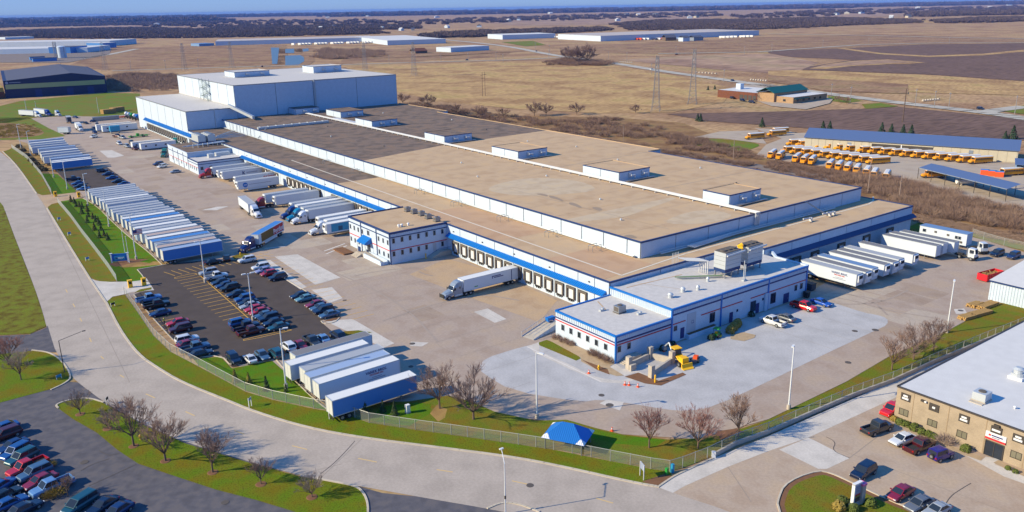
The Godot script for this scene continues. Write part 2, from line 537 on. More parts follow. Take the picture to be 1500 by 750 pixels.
func fields() -> void:
	var g := Geo.new()
	var c := Vector2(1500, -2500)
	for i in 64:
		var a := TAU * i / 64
		var b := TAU * (i + 1) / 64
		var p := Vector3(c.x, -0.05, c.y)
		g.tri(p, p + Vector3(sin(a), 0, cos(a)) * 12800.0, p + Vector3(sin(b), 0, cos(b)) * 12800.0)
	struct("ground", g, M.prairie)
	var far := [
		["stubble", [368.4, -1853, 567.1, -1810, 661.6, -1659, 392.6, -1046, 249.54, -1089, 198.97, -1184, 199.27, -1282], 0.1],
		["wheat", [446.5, -942, 518.7, -910, 637.1, -864.5, 675.2, -795.3, 665.6, -694.2, 602.7, -540.3, 545.9, -434.3, 463.9, -377.2, 396.3, -362.6, 361.5, -391.8, 337.1, -446.7, 324.3, -531.1, 337.9, -612.4], 0.1],
		["stubble", [506.2, -1077, 779.9, -1049, 684.5, -945, 472.9, -1007], 0.1],
		["stubble", [659.3, -1294, 747.3, -1285, 771.8, -1131, 824.4, -1054, 767.9, -1033, 657.7, -1034, 506.2, -1077], 0.1],
		["faded_field", [741.9, -774.1, 855.2, -768.1, 960, -704.8, 848.6, -557.7, 733.7, -504.5, 688.5, -503.7, 696.2, -577.4], 0.12],
		["stubble", [1043, -1098, 1407, -1068, 1668, -959, 1590, -649.9, 1440, -587.8, 1325, -687.4, 1128, -714.1, 1027, -760.3, 878.7, -789.4, 835.2, -907, 893.8, -1106], 0.1],
		["plowed", [1013, -749.3, 1120, -708.8, 1304, -676.6, 1407, -574.1, 757.2, -304.3, 771, -396.5, 747.1, -509.9, 787.7, -529.5, 845.8, -542.9, 912, -554.8, 916, -592.9, 914, -640.1, 971, -718.2], 0.2],
		["wheat", [1120, -708.8, 1135, -703.2, 1054, -602.7, 1033, -528.3, 1110, -498.4, 1228, -499.7, 1180, -479.9, 1076, -482.9, 1008, -515.3, 1027, -587], 0.3],
		["wheat", [763.1, -512.8, 836.4, -536.8, 896.4, -545, 941, -528.7, 917, -471.8, 886.7, -474.6, 869, -487.9, 824.6, -500.8, 769.8, -497.4], 0.3],
		["faded_field", [773.3, -515.7, 833.1, -532.2, 893.5, -539, 930, -522.4, 911, -479.9, 883.4, -496.1, 833.5, -506.3], 0.4],
		["wheat", [714.5, -527, 743.3, -507.2, 763.9, -392.8, 750.9, -301.7, 643.6, -257.1, 614.1, -315.6, 600.6, -392.8, 625, -460.3], 0.2],
		["stubble", [673.2, -496.3, 665.8, -436.1, 667.9, -355.4, 598.5, -317.6, 577.7, -368.6, 614, -452.1], 0.3],
		["plowed", [388.2, -360.8, 441.3, -323.3, 496.3, -291.7, 520.6, -280.7, 517.8, -243.54, 514, -203.31, 435.6, -170.76, 421.9, -214.12, 399.9, -255.1, 390.8, -285.7, 380.9, -318.9], 0.15],
		["faded_field", [1175, -8635, 1406, -6334, 1837, -6063, 1642, -4474, 1201, -3513, 810.9, -5044], 0.3],
		["faded_field", [1656, -4412, 2336, -5237, 2050, -3853, 1573, -2959, 1295, -3233], 0.3],
		["wheat", [1239, -2166, 1528, -2314, 1651, -2181, 2068, -2178, 1602, -1741, 1417, -1753, 1199, -1755, 1147, -1864], 0.3],
		["faded_field", [2388, -3491, 3773, -3976, 3695, -3133, 2567, -2175, 2143, -2257, 1893, -2501], 0.4],
		["faded_field", [4715, -3937, 6698, -4185, 6529, -2701, 4180, -1725, 3595, -2044, 2796, -2161], 0.5],
		["wheat", [2852, -1521, 3290, -1356, 2794, -1150, 2530, -1226, 2510, -1337], 0.4],
	]
	for f in far:
		sheet("field", pts(f[1]), f[2], M[f[0]])
	sheet("lawn", pts([42.62, -608.3, 53.22, -727.6, 81.37, -777.5, 149.82, -800.8, 170.99, -770.3, 134.43, -614, 110.07, -612, 92.86, -633.8, 77.66, -643.5]), 0.03, M.far_lawn)
	sheet("lawn", pts([32.75, -677, 70.9, -645, 72.28, -572, 74.32, -528.5, 61.19, -523.5, 24.45, -550.9]), 0.03, M.far_lawn)
	sheet("bare_mound", rounded(pts([33.92, -638.2, 63.87, -614, 68.03, -568, 66.03, -543.4, 55.96, -535.2, 28.16, -557.6])), 0.05, M.brush_soil)
	sheet("lawn", rounded(pts([312.2, -284.8, 332.8, -278, 338.6, -248.72, 317.2, -241.1, 309.7, -240.28, 308.9, -262])), 0.04, M.far_lawn)
	sheet("lawn", pts([546.9, -350.2, 554.8, -342.1, 536.4, -315.9, 517.9, -316.8, 520.9, -331.6]), 0.05, M.far_lawn)
	sheet("lawn", pts([517.6, -305.6, 533.3, -301.2, 523.5, -283.2, 495.9, -289.6]), 0.25, M.far_lawn)
	sheet("lawn", pts([546.5, -234.54, 581, -231.12, 535.6, -212.3]), 0.25, M.far_lawn)
	sheet("lawn", pts([985, -1359, 1060, -1355, 958, -1186, 904, -1176]), 0.2, M.far_lawn)
	for p in [[591.9, -1564, 602, -1548, 409.4, -1065, 405, -1071], [587.1, -1481, 603.2, -1479, 538.3, -1321, 528.6, -1335], [495.5, -1253, 519.2, -1251, 499.1, -1190, 458.2, -1092, 423.6, -1028, 406, -1029], [607.3, -1451, 625.9, -1467, 582.6, -1366, 566.7, -1352]]:
		var water := pts(p)
		var banks := rounded(Geometry2D.offset_polygon(water, 14.0)[0], true, 1)
		sheet("pond_bank", banks, 0.2, M.stubble)
		sheet("pond", water, 0.3, M.water, "")
	# far roads
	var r := Geo.new()
	band(r, rounded(pts([1055, -1844, 993, -1578, 940, -1376, 875.2, -1177, 750.6, -909, 698.6, -735.9, 643.7, -610.1, 614.9, -526.6, 583.1, -429, 559.6, -358, 541, -293.4, 529.2, -232.34, 517, -204.55, 503.5, -178.48]), false), 13.0, 0.35, 0.35)
	struct("road", r, M.far_road)
	r = Geo.new()
	band(r, pts([218.78, -1108, 372.3, -1041, 461.4, -981, 539, -946, 656.8, -883.7, 739.7, -871.3]), 8.0, 0.3, 0.3)
	band(r, pts([871.7, -827.3, 983, -744.7, 1236, -742.6, 1360, -675.9, 1418, -578.6]), 9.0, 0.45, 0.45)
	band(r, pts([1573, -1167, 1585, -954, 1556, -714.3, 1563, -638.7]), 10.0, 0.4, 0.4)
	band(r, pts([529.2, -232.34, 544.5, -231.63, 573.5, -228.03]), 11.0, 0.4, 0.4)
	band(r, pts([247.55, -1465, 308.6, -1570, 396.9, -1763]), 12.0, 0.3, 0.3)
	struct("farm_road", r, M.far_road)


func site() -> void:
	# yard and roads round the warehouse
	sheet("yard", pts([68.36, -668, 77.06, -639.1, 92.86, -633.8, 134.43, -614, 139.73, -541.5, 124.36, -325.3, 116.56, -173.6, 120.1, -124.75, 167.72, -106.58, 227.48, -115.51, 244.32, -106.16, 238.03, -88.75, 232.07, -70.44, 220.52, -66.39, 197.88, -75.01, 190.74, -74.98, 166.56, -74.11, 145.36, -74.61, 128.87, -73.43, 106.17, -73.36, 91.94, -76.32, 83.87, -84.65, 77.11, -95.84, 69.68, -105.12, 65.93, -112.28, 61.16, -113.48, 54.46, -114.43, 50.39, -125.99, 45.49, -142.8, 40.46, -168.98, 37.32, -209.09, 49.31, -325.1, 54.3, -396.9, 53.01, -511.6, 47.5, -550, 42.52, -534.2, 30.5, -545.3, 31.23, -554.7, 55.57, -532.1, 73.71, -529.1, 72.28, -572, 70.9, -645]), 0.012, M.yard)
	sheet("dock_apron", pts([113.9, -184.69, 116.76, -168.81, 115.89, -139.73, 103.97, -131.44, 101.46, -151.54, 98.85, -179.14]), 0.02, M.tan_yard)
	sheet("dock_apron", pts([100.29, -356.3, 114.56, -330.2, 121.78, -237.06, 102.72, -225.49, 100.47, -237.97, 99.34, -282.1, 100.83, -331.3]), 0.02, M.tan_yard)
	sheet("asphalt_lot", pts([-6.89, -166.97, 0.81, -191.83, 7.71, -188.5, 13.19, -185.89, 15.79, -163.92, 17.67, -162.03, 19.93, -149.58, 25.52, -131.74, 36.41, -106.89, 42.98, -98.24, 45.35, -93.71, 49.43, -89.2, 54.97, -81.3, 59.84, -74.49, 44.88, -68.9, 9.25, -80.44, -13.95, -103.31]), 0.008, M.old_asphalt)
	sheet("road", rounded(pts([17.69, -1107, 45.2, -735.6, 36.65, -560.1, 38.05, -489.8, 39.64, -440.2, 37.27, -359.6, 36.41, -329.7, 33.19, -255.3, 32.19, -229.79, 31.56, -206.59, 30.07, -184.72, 29.95, -168.58, 31.16, -160.22, 33.13, -149.67, 37.19, -137.52, 39.85, -129.15, 44.66, -118.31, 50.37, -109.61, 57.33, -100.8, 65.74, -90.11, 70.12, -82.97, 75.21, -73.58, 77.33, -70.5, 77.74, -68.27, 80.55, -60.45, 83.29, -50.54, 70.09, -50.83, 63.03, -64.58, 57.95, -76.55, 54.97, -81.3, 49.35, -89.06, 42.94, -98.16, 37.95, -105.2, 33.88, -112.77, 27.27, -125.93, 23.68, -136.05, 19.96, -149.43, 17.67, -162.03, 17.31, -165.38, 16.81, -181.43, 17.59, -197.92, 18.37, -208.37, 19.6, -231.16, 20.84, -261.3, 22.37, -298.5, 24.54, -345, 21.78, -510.3, -3.09, -848.8]), true, 1), 0.022, M.road)
	sheet("driveway", pts([17.92, -198.7, 16.83, -180.7, 16.05, -181.33, 13.08, -185.07, 7.58, -187.26, 0.65, -189.35, 1.6, -203.78, 8.71, -198.51, 14, -195.22, 17.48, -197.49]), 0.027, M.old_asphalt)
	sheet("driveway", pts([32.18, -231.26, 33.01, -226.94, 35.71, -223.28, 39.81, -220.26, 42.18, -219.73, 43.94, -220.09, 43.04, -208.99, 39.95, -210.2, 38.08, -211.07, 36.51, -210.4, 33.7, -210.39, 31.84, -207.27, 31.35, -207.06]), 0.028, M.apron)
	sheet("driveway", pts([37.24, -362.9, 41.87, -355.6, 50.47, -351.4, 50.44, -340.4, 41.47, -336.2, 36.28, -328]), 0.028, M.tan_yard)
	sheet("asphalt_lot", pts([43.88, -229.94, 50.46, -230.85, 52.56, -229.92, 60.86, -226.74, 65.32, -224.71, 67.69, -221.48, 68.96, -222.95, 72.65, -220.22, 72.13, -216.12, 72.09, -195.14, 72.48, -177.73, 71.67, -170.51, 71.62, -167.07, 71.22, -165.13, 66.87, -162.65, 66.47, -160.65, 66.06, -155.06, 65.08, -151.93, 57.07, -150.95, 51.18, -149.55, 49.98, -148.99, 42.86, -150.42, 43.01, -157.42, 37.98, -159.96, 37.6, -172.24, 37.65, -189.12, 38.12, -208.44, 39.82, -209.64, 42.84, -209.48, 43.48, -213.38, 42.81, -218.14, 43.68, -222.51]), 0.024, M.asphalt)
	sheet("asphalt_lot", pts([51.3, -405.8, 71.14, -403.1, 70.47, -343.9, 53.36, -351.3, 50.24, -355.7]), 0.024, M.asphalt)
	sheet("pale_slab", rounded(pts([163.88, -99.87, 161.51, -104.19, 137.85, -104.96, 117.18, -104.7, 100.31, -103.51, 100.62, -121.77, 93.59, -122.84, 89.96, -123.09, 83.89, -123.02, 80.42, -120.67, 79.32, -117.61, 79.24, -108.22, 86.04, -97.25, 89.34, -95.95, 92.81, -90.87, 95.64, -85.89, 98.34, -83.27, 102.74, -81.83, 117.97, -82.16, 133.87, -82.81, 155.63, -83.45, 160.46, -83.5, 164.19, -85.63, 164.18, -88.47, 163.23, -90.33]), true, 1), 0.022, M.pale)
	for p in [[77.4, -217.63, 83.43, -215.63, 83.69, -188.23, 76.25, -187.1], [73.82, -184.04, 78.7, -182.57, 77.14, -173.29, 73.28, -172.17], [67.4, -162.21, 72.87, -159.11, 73.39, -140.97, 70.51, -140.33], [76.49, -139.62, 79.09, -136.83, 76.98, -136.02, 75.21, -137.67], [96.37, -145.76, 100.11, -145.55, 99.5, -137.45, 96.19, -137.24], [78.25, -456, 83.58, -454, 84.54, -431.6, 79.56, -428.5, 76.99, -430.8], [72.13, -216.12, 75.27, -215.17, 73.77, -186.42, 71.81, -186.02, 71.86, -194.91], [88.2, -94.87, 90.18, -95.11, 91.87, -92.6, 89.13, -90.76], [180.49, -79.4, 182.64, -78.2, 180.24, -76.31, 177.89, -77.68], [78.64, -289, 84.61, -290.6, 88.17, -288.9, 82.93, -285.4]]:
		sheet("pale_slab", pts(p), 0.03, M.apron)
	var r2 := RandomNumberGenerator.new()
	r2.seed = 7
	for i in 46:
		var x := 72.0 + 6.1 * r2.randi_range(0, 4) if i < 30 else 142.0 + 7.0 * r2.randi_range(0, 8)
		var z := -130.0 - 9.0 * r2.randi_range(0, 32) if i < 30 else -76.0 - 9.0 * r2.randi_range(0, 3)
		if x < 80 and z > -226:
			x += 12.2
		var w := 6.1 * r2.randi_range(1, 2)
		sheet("concrete_slab", pts([x, z, minf(x + w, 100) if i < 30 else x + w, z, minf(x + w, 100) if i < 30 else x + w, z - 9.0, x, z - 9.0]), 0.0135 + 0.0001 * i, M.slab_light if r2.randf() < 0.5 else M.slab_dark)
	var sk := Geo.new()
	for line in [[165.38, -104.08, 168.71, -96.5, 168.48, -88.08, 172.07, -79.22], [167.68, -104.7, 172.87, -97.32, 173.33, -89.21, 175.62, -79.53], [163.7, -97.66, 167.67, -93.83, 174.68, -91.62, 185.01, -92.38], [171.73, -100.12, 171.46, -93.07, 165.73, -86.51], [101.8, -184.27, 103.81, -183.39, 103.96, -179.41], [101.96, -179.55, 101.89, -176.63, 102.94, -174.29], [100.55, -193.31, 103.39, -193.44, 105.23, -190.25], [87.27, -187.24, 95, -186.83, 103.22, -183.1], [83.97, -196.73, 85.97, -177.06, 85.45, -155.79, 80.8, -136.38], [77.5, -154.01, 89.04, -155.74, 104.19, -155.53, 108.94, -145.42]]:
		band(sk, rounded(pts(line), false), 0.5, 0.0335, 0.0335)
	struct("skid_marks", sk, M.skid)
	# grass
	var lawns := [
		["weeds", [5.85, -839.8, 21.43, -504.9, 24.41, -343.7, 22.26, -297.5, 20.71, -260.6, 19.51, -230.69, 18.27, -207.99, 17.61, -198.42, 14.06, -195.68, 8.76, -198.97, 1.63, -204.25, -15.13, -229.3, -37.08, -399.4]],
		["lawn", [13.03, -184.66, 15.66, -181.2, 16.99, -175.35, 17.25, -165.42, 15.68, -163.26, 13.2, -161.93, 4.99, -161.49, -1.08, -163.01, -3.31, -178.82, 0.62, -188.94, 7.54, -186.85]],
		["lawn", [12.73, -154.32, 15, -154.66, 17.88, -153.5, 19.71, -149.59, 23.52, -135.82, 27.18, -125.64, 33.69, -112.55, 37.84, -104.94, 42.82, -97.92, 43.35, -96.16, 42.71, -92.99, 40.77, -89.42, 35.46, -92.59, 33.85, -96.63, 30.39, -103.19, 26.75, -109.31, 22.51, -117.83, 19.55, -123.95, 17.95, -130.42, 16.5, -138.6, 14.21, -146.55, 12.96, -152.32]],
		["olive_lawn", [42.75, -494, 39.43, -488.6, 40.01, -441.1, 37.58, -360.2, 38.55, -355.3, 41.46, -354.4, 44.69, -403.4, 46.08, -456.1, 44.75, -500.9]],
		["olive_lawn", [36.91, -330.9, 38.9, -335.5, 41.07, -336.5, 40.48, -306.9, 39.41, -280.2, 38.77, -258.8, 37.94, -235.64, 37.23, -222.74, 35.71, -223.28, 33.73, -225.63, 32.43, -229.95, 33.41, -255.6]],
		["lawn", [32.02, -207.75, 33.61, -209.95, 36.39, -209.85, 35.92, -196.18, 35, -177.24, 35.49, -165.89, 37.81, -154.88, 39.79, -145.09, 41.22, -138.12, 43.92, -131.82, 48.27, -124.06, 51.34, -119.71, 53.49, -113.54, 58.35, -106.67, 62.08, -101.63, 67.07, -94.79, 72.07, -87.75, 76.69, -79.88, 79.86, -74.57, 81.53, -72.31, 80.81, -71.24, 78.92, -71.34, 77.34, -70.78, 75.38, -73.9, 70.31, -83.19, 65.89, -90.3, 57.5, -100.99, 50.5, -109.87, 44.79, -118.6, 39.94, -129.4, 37.32, -137.76, 33.26, -150.13, 31.28, -160.73, 30.15, -168.86, 30.29, -184.79]],
		["bright_lawn", [45.66, -406.6, 50.56, -400.2, 50.33, -354.8, 49.22, -352.5, 41.87, -352.5, 42.29, -358.5]],
		["dry_grass", [45.88, -499.9, 52.32, -506, 53.69, -501.7, 51.67, -407.5, 45.92, -408.5, 46.36, -458.4]],
		["bright_lawn", [42.27, -338.4, 49.81, -338.6, 51.29, -321.2, 50.56, -295.3, 50.18, -266.7, 50.76, -246.01, 50.43, -230.06, 44.17, -230.47, 43.41, -220.89, 42.11, -219.43, 40.23, -219.91, 37.3, -222.32, 37.94, -235.64, 39.41, -280.2]],
		["bright_lawn", [38.01, -155.54, 38.06, -158.83, 42.74, -156.99, 42.55, -149.87, 49.7, -148.63, 50.13, -148.29, 50.11, -137.58, 49.77, -127.49, 50.1, -121.96, 51.45, -119.94, 48.42, -124.42, 44.07, -132.21, 41.37, -138.53, 39.94, -145.53]],
		["olive_lawn", [51.45, -119.94, 57.26, -119.84, 62.71, -116.17, 65.7, -115.13, 69.29, -113.8, 71.17, -109.42, 72.15, -103.78, 75.7, -96.81, 79.93, -93.9, 81.79, -88.87, 83.79, -84.57, 88.23, -78.98, 92.95, -75.8, 98.84, -74.21, 105.97, -73.22, 128.62, -73.27, 145.06, -74.43, 166.19, -73.93, 190.29, -74.78, 202.21, -73.88, 230.86, -70.02, 210, -62.71, 182.22, -65.59, 167.9, -66.68, 150.51, -67.79, 135.34, -68.26, 124.42, -69.48, 112.49, -70.07, 102.39, -70.54, 95.33, -71.39, 88.7, -71.36, 83.75, -71.84, 81.58, -72.36, 79.96, -74.67, 76.76, -79.95, 73.87, -85.46, 67.12, -94.86, 62.14, -101.73, 58.4, -106.75, 53.52, -113.6]],
		["bright_lawn", [81.29, -88.98, 83.12, -84.97, 87.82, -79.03, 85.02, -78.56, 80.75, -83.27, 78.99, -87.4, 80.12, -89.33]],
		["bright_lawn", [53.78, -114.36, 57.94, -117.33, 63.38, -114.97, 65.18, -112.88, 63.16, -110, 58.25, -108.42]],
		["olive_lawn", [96.74, -122.57, 98.96, -122.64, 99.58, -115.78, 98.3, -111.22, 96.83, -110.95, 95.97, -121.37]],
		["olive_lawn", [68.05, -225.42, 70.92, -226.95, 72.94, -224.83, 72.65, -220.74, 69.03, -223.15, 67.65, -221.93]],
		["olive_lawn", [65.57, -152.99, 67.21, -154.12, 70.78, -152.23, 72.54, -149.31, 65.72, -149.98]],
		["olive_lawn", [38.62, -209.97, 40.34, -211.87, 43.06, -211.67, 42.64, -209.98, 39.89, -209.92]],
		["dry_grass", [65.79, -112.06, 66.24, -109.44, 64.39, -107.16, 62.72, -106.66, 63.16, -110]],
		["dry_grass", [46.88, -233.01, 50.35, -229.73, 54.04, -228.69, 49.35, -235.06]],
		["dry_grass", [40.65, -238.18, 45.6, -238.18, 47.52, -234.93, 49.55, -230.8, 45.08, -232.1, 40.96, -234.72]],
		["mulch", [38.71, -240.61, 44.73, -242.27, 48.81, -238.03, 45.89, -237.11, 39.92, -236.37]],
		["mulch", [67.11, -161.92, 71.39, -163.33, 71.12, -161.35, 68.62, -160.96]],
		["mulch", [76.34, -72.92, 77.26, -70.84, 80.81, -71.24, 80.64, -72.3]],
		["mulch", [96.35, -75.89, 99.46, -74.57, 99.59, -73.04, 94.55, -73.71]],
		["rubble_bed", [99.18, -122.46, 101.32, -122.61, 101.72, -105.38, 99.93, -104.8, 99.32, -100.28, 98.12, -101.02, 97.09, -105.15, 97.34, -110.12, 98.52, -111.46]],
		["mulch", [97.98, -110.65, 98.53, -106.53, 98.89, -104.26, 97.53, -102.25, 97.09, -105.15]],
		["mulch", [99.09, -99.86, 102.33, -99.55, 102.74, -94.71, 108.78, -94.38, 108.6, -93.38, 101.58, -93.1, 99.97, -95.46]],
		["rubble_bed", [130.54, -100.88, 133.63, -99.82, 134.28, -97.37, 132.86, -96.63, 129.79, -96.8, 128.5, -99.22]],
	]
	var level := 0.034
	for f in lawns:
		level += 0.0012
		sheet("planting_bed" if f[0] in ["mulch", "rubble_bed"] else "lawn", pts(f[1]), level, M[f[0]])
	sheet("footpath", pts([94.16, -119.09, 94.66, -109.64, 94.68, -104.01, 95.64, -101.51, 97.17, -99.31, 101.89, -98.23, 101.83, -99.95, 99.2, -100.15, 99.83, -104.69, 101.72, -105.18, 101.32, -102.7, 102.41, -101.44, 103.18, -97.73, 97.07, -97.78, 94.07, -100.92, 93.35, -108.71, 92.96, -119.79]), 0.03, M.apron)
	sheet("footpath", pts([93.7, -122.53, 97.08, -122.76, 94.03, -118.93, 94.56, -109.52, 94.46, -103.95, 93.35, -108.71, 93.08, -118.61]), 0.029, M.apron)
	# the lot of the tan building
	sheet("lot", pts([77.74, -68.27, 80.4, -68.38, 89.25, -67.9, 97.65, -67.01, 105.99, -65.74, 129.6, -64.52, 136.01, -63.81, 140.8, -38.46, 123.63, -24.55, 96.62, -22.97, 83.43, -48.65, 80.55, -60.45]), 0.018, M.lot)
	sheet("driveway", pts([77.22, -70.54, 82.89, -71.07, 89.55, -70.86, 101.48, -69.86, 134.34, -68.34, 160.59, -66.58, 180.01, -64.67, 191.51, -61.33, 179.33, -56.76, 155.7, -63.01, 129.6, -64.52, 105.9, -65.68, 97.65, -67.01, 89.25, -67.9, 80.4, -68.38, 77.78, -68.24]), 0.026, M.apron)
	sheet("pale_slab", pts([99.38, -66.22, 106.12, -65.64, 105.45, -58.19, 100.19, -58.55, 99.22, -59.33]), 0.03, M.apron)
	var island := rounded(pts([86.47, -57.22, 88.62, -58.45, 91.44, -59.7, 94.87, -59.85, 98.73, -59, 99.6, -57.61, 99.72, -54.89, 99.69, -48.58, 100.28, -44.99, 99.73, -40.42, 86.24, -44.74, 81.92, -51.61]), true, 1)
	sheet("planting_bed", island, 0.036, M.mulch)
	sheet("lawn", Geometry2D.offset_polygon(island, -0.9)[0], 0.041, M.olive_lawn)
	sheet("planting_bed", pts([122.05, -61.35, 122.29, -59.37, 120.92, -52.83, 121.11, -48.74, 121.33, -46.03, 120.03, -45.82, 119.74, -48.79, 119.29, -52, 119.31, -55.47]), 0.04, M.rubble_bed)
	sheet("planting_bed", pts([120.93, -44.38, 122.27, -44.3, 122.07, -40.61, 120.72, -40.05]), 0.04, M.rubble_bed)
	sheet("footpath", pts([119.98, -48.6, 120.11, -45.76, 121.85, -45.87, 122.71, -44.2, 120.69, -44.08, 120.53, -39.97, 120.52, -38.17, 118.67, -37.42, 118.25, -41.77]), 0.037, M.apron)
	# yard of the school buses, and the railway cutting
	sheet("gravel_yard", pts([376.7, -284.1, 384.3, -269.8, 377.8, -258.7, 388.7, -251.8, 384.7, -133.86, 277.3, -93.56, 287.4, -131.13, 296.6, -153.14, 307.7, -188.3, 304.4, -221.17, 309.1, -230.99, 335.7, -245.74, 357.2, -252.3]), 0.04, M.gravel_lot)
	sheet("gravel_yard", pts([327.6, -284.4, 353.7, -289.2, 371.8, -278.1, 348.7, -257.1, 337.6, -246.78, 336, -271.9]), 0.045, M.gravel_lot)
	sheet("brush_ground", pts([301.1, -541.5, 315.2, -417.7, 353.7, -371.1, 365.2, -325.8, 310.3, -227.47, 306.4, -187.47, 294.3, -151.91, 287.4, -131.13, 274.8, -85.41, 257.5, -79.35, 252.3, -94.67, 256.2, -115.87, 253.3, -127.35, 269.2, -156.87, 275.4, -199.56, 277.8, -259.3, 276.2, -327.4, 277.9, -409.3, 277.2, -489.8]), 0.02, M.brush_soil)
	sheet("railway_bed", pts([287.1, -343.7, 293, -328, 288.7, -269.7, 291.1, -211.26, 294.2, -172.1, 284.5, -146.58, 284.3, -107.97, 281.6, -87.81, 270.7, -83.97, 271.6, -102.71, 271.4, -139.45, 282.8, -165.16, 282.4, -204.81, 281.8, -263.1, 280.3, -330]), 0.05, M.ballast)
	sheet("lawn", pts([240.84, -122.36, 247.56, -123.17, 248.09, -107.95, 250.8, -94.04, 248.22, -76.1, 241.51, -73.75, 239.38, -89.32, 243.58, -105.81, 241.36, -110.63, 230.45, -115.9]), 0.03, M.olive_lawn)
	sheet("gravel_yard", pts([536.7, -435.7, 574.9, -446.9, 594.9, -434.4, 529.9, -334.8, 506.6, -322.3, 466.6, -313.5, 466.8, -339.6, 510.1, -402.3]), 0.35, M.gravel_lot)
	sheet("farm_yard", pts([183.99, -1939, 254, -1927, 344, -1940, 395.8, -1967, 308.6, -1570, 210.65, -1357, 134.97, -1452]), 0.3, M.ballast)
	# kerbs
	var k := Geo.new()
	for line in [[32.19, -229.79, 31.56, -206.59], [31.61, -206.85, 30.07, -184.72, 29.95, -168.58, 31.16, -160.22, 33.13, -149.67, 37.19, -137.52, 39.85, -129.15, 44.66, -118.31, 50.37, -109.61, 57.33, -100.8, 65.74, -90.11, 70.12, -82.97, 75.21, -73.58, 77.33, -70.5], [39.16, -488.8, 39.64, -440.2, 37.27, -359.6], [36.45, -329.2, 33.19, -255.3, 32.19, -229.79]]:
		band(k, rounded(pts(line), false), 0.45, 0.0, 0.13)
	for line in [[13.08, -185.07, 15.71, -181.6, 17.05, -175.72, 17.36, -165.33, 15.63, -162.92, 13.15, -161.6], [12.99, -152.46, 12.73, -154.32, 15, -154.87, 17.92, -153.71, 19.77, -149.88], [37.95, -105.2, 42.92, -98.13, 43.35, -96.16, 42.71, -92.99, 40.84, -89.36], [77.22, -70.54, 80.75, -71.05, 82.89, -71.07, 89.55, -70.86], [54.97, -81.3, 57.38, -81.27, 59.06, -79.54, 60.09, -76.27]]:
		band(k, rounded(pts(line), false), 0.3, 0.0, 0.14)
	for line in [[38.17, -208.39, 37.65, -189.12, 37.65, -172.2, 37.98, -159.96, 43.08, -157.49, 42.86, -150.42, 49.93, -148.86], [43.89, -229.69, 43.65, -222.16, 42.91, -218.21], [52.49, -229.65, 43.83, -229.74], [51.07, -149.64, 50.11, -137.58, 49.77, -127.49, 50, -121.72], [50.35, -229.73, 50.67, -245.64, 50.18, -266.7, 50.45, -294.8, 51.2, -320.7, 49.81, -338.6], [72.09, -195.14, 72.48, -177.73, 71.67, -170.51], [66.77, -162.46, 66.44, -160.57, 68.65, -159.61, 70.76, -161.64], [53.69, -501.7, 51.67, -407.5], [51.02, -405, 66.43, -405.1], [50.12, -355, 53.34, -351.2]]:
		band(k, rounded(pts(line), false, 1), 0.22, 0.0, 0.14)
	var loop := island.duplicate()
	loop.push_back(island[0])
	band(k, loop, 0.25, 0.0, 0.15)
	struct("kerb", k, M.kerb)
	# painted lines
	var y := Geo.new()
	for i in 14:
		var z: float = lerpf(-212.67, -176.97, i / 13.0)
		dash(y, Vector2(49.7, z), Vector2(55.2, z), 0.16, 0.034)
		dash(y, Vector2(55.2, z), Vector2(60.6, z), 0.16, 0.034)
	dash(y, Vector2(55.67, -215.21), Vector2(54.66, -173.65), 0.18, 0.035)
	var tips := [rounded(pts([49.87, -216.29, 49.76, -214.93, 55.42, -214.67, 55.15, -216.76]), true, 1), rounded(pts([49.45, -163.14, 49.35, -162.03, 59.56, -161.32, 59.45, -162.17]), true, 1)]
	for p in tips:
		p.push_back(p[0])
		band(y, p, 0.18, 0.034, 0.034)
	for i in 22:
		var z: float = lerpf(-223, -159, i / 21.0)
		dash(y, Vector2(72.6, z), Vector2(78.0, z), 0.16, 0.034)
	for i in 15:
		var x: float = lerpf(49.0, 75.0, i / 14.0)
		dash(y, Vector2(x, -223.0), Vector2(x + 1.4, -217.8), 0.16, 0.034)
	for i in 8:
		var z: float = lerpf(-196.5, -176.6, i / 7.0)
		dash(y, Vector2(36.5, z), Vector2(41.5, z), 0.16, 0.034)
	struct("parking_lines", y, M.yellow_line)
	y = Geo.new()
	for q in [[25.6, -223.98, 25.51, -221.06], [25.06, -210.99, 25, -208.03], [24.56, -199.23, 24.45, -196.59], [23.89, -184.76, 23.72, -182.03], [23.72, -172.51, 23.87, -170.67], [24.73, -160.4, 25.1, -158.75], [26.62, -148.72, 27.47, -145.96], [30.31, -137.06, 31.08, -134.55], [34.77, -124.99, 35.63, -122.87], [40.35, -114.41, 41.76, -111.82], [46.91, -104.38, 48.64, -101.64], [54.73, -94.13, 56.23, -92.12], [61.75, -84.74, 63.17, -82.37], [68.36, -73.92, 69.43, -71.61]]:
		dash(y, Vector2(q[0], q[1]), Vector2(q[2], q[3]), 0.22, 0.03)
	struct("road_markings", y, M.faint_yellow)
	# slab joints and cracks
	var j := Geo.new()
	for a in [[Vector2(22.48, -299.5), Vector2(34.6, -298.2)], [Vector2(18.47, -210.42), Vector2(31.6, -203.83)], [Vector2(50.43, -109.73), Vector2(40.05, -102.85)], [Vector2(37.07, -105.9), Vector2(44.1, -104.47)], [Vector2(89.25, -67.9), Vector2(84.62, -60.11)], [Vector2(105.99, -65.74), Vector2(109.68, -35.47)], [Vector2(105.54, -58.24), Vector2(121.08, -59.74)]]:
		dash(j, a[0], a[1], 0.09, 0.032)
	dash(j, Vector2(41.41, -418.7), Vector2(25.42, -155.84), 0.1, 0.031)
	for i in 26:
		var z := -100.0 - i * 9.0
		dash(j, Vector2(80 if z > -225 else 70, z), Vector2(101 if z < -112 else 84, z), 0.05, 0.031)
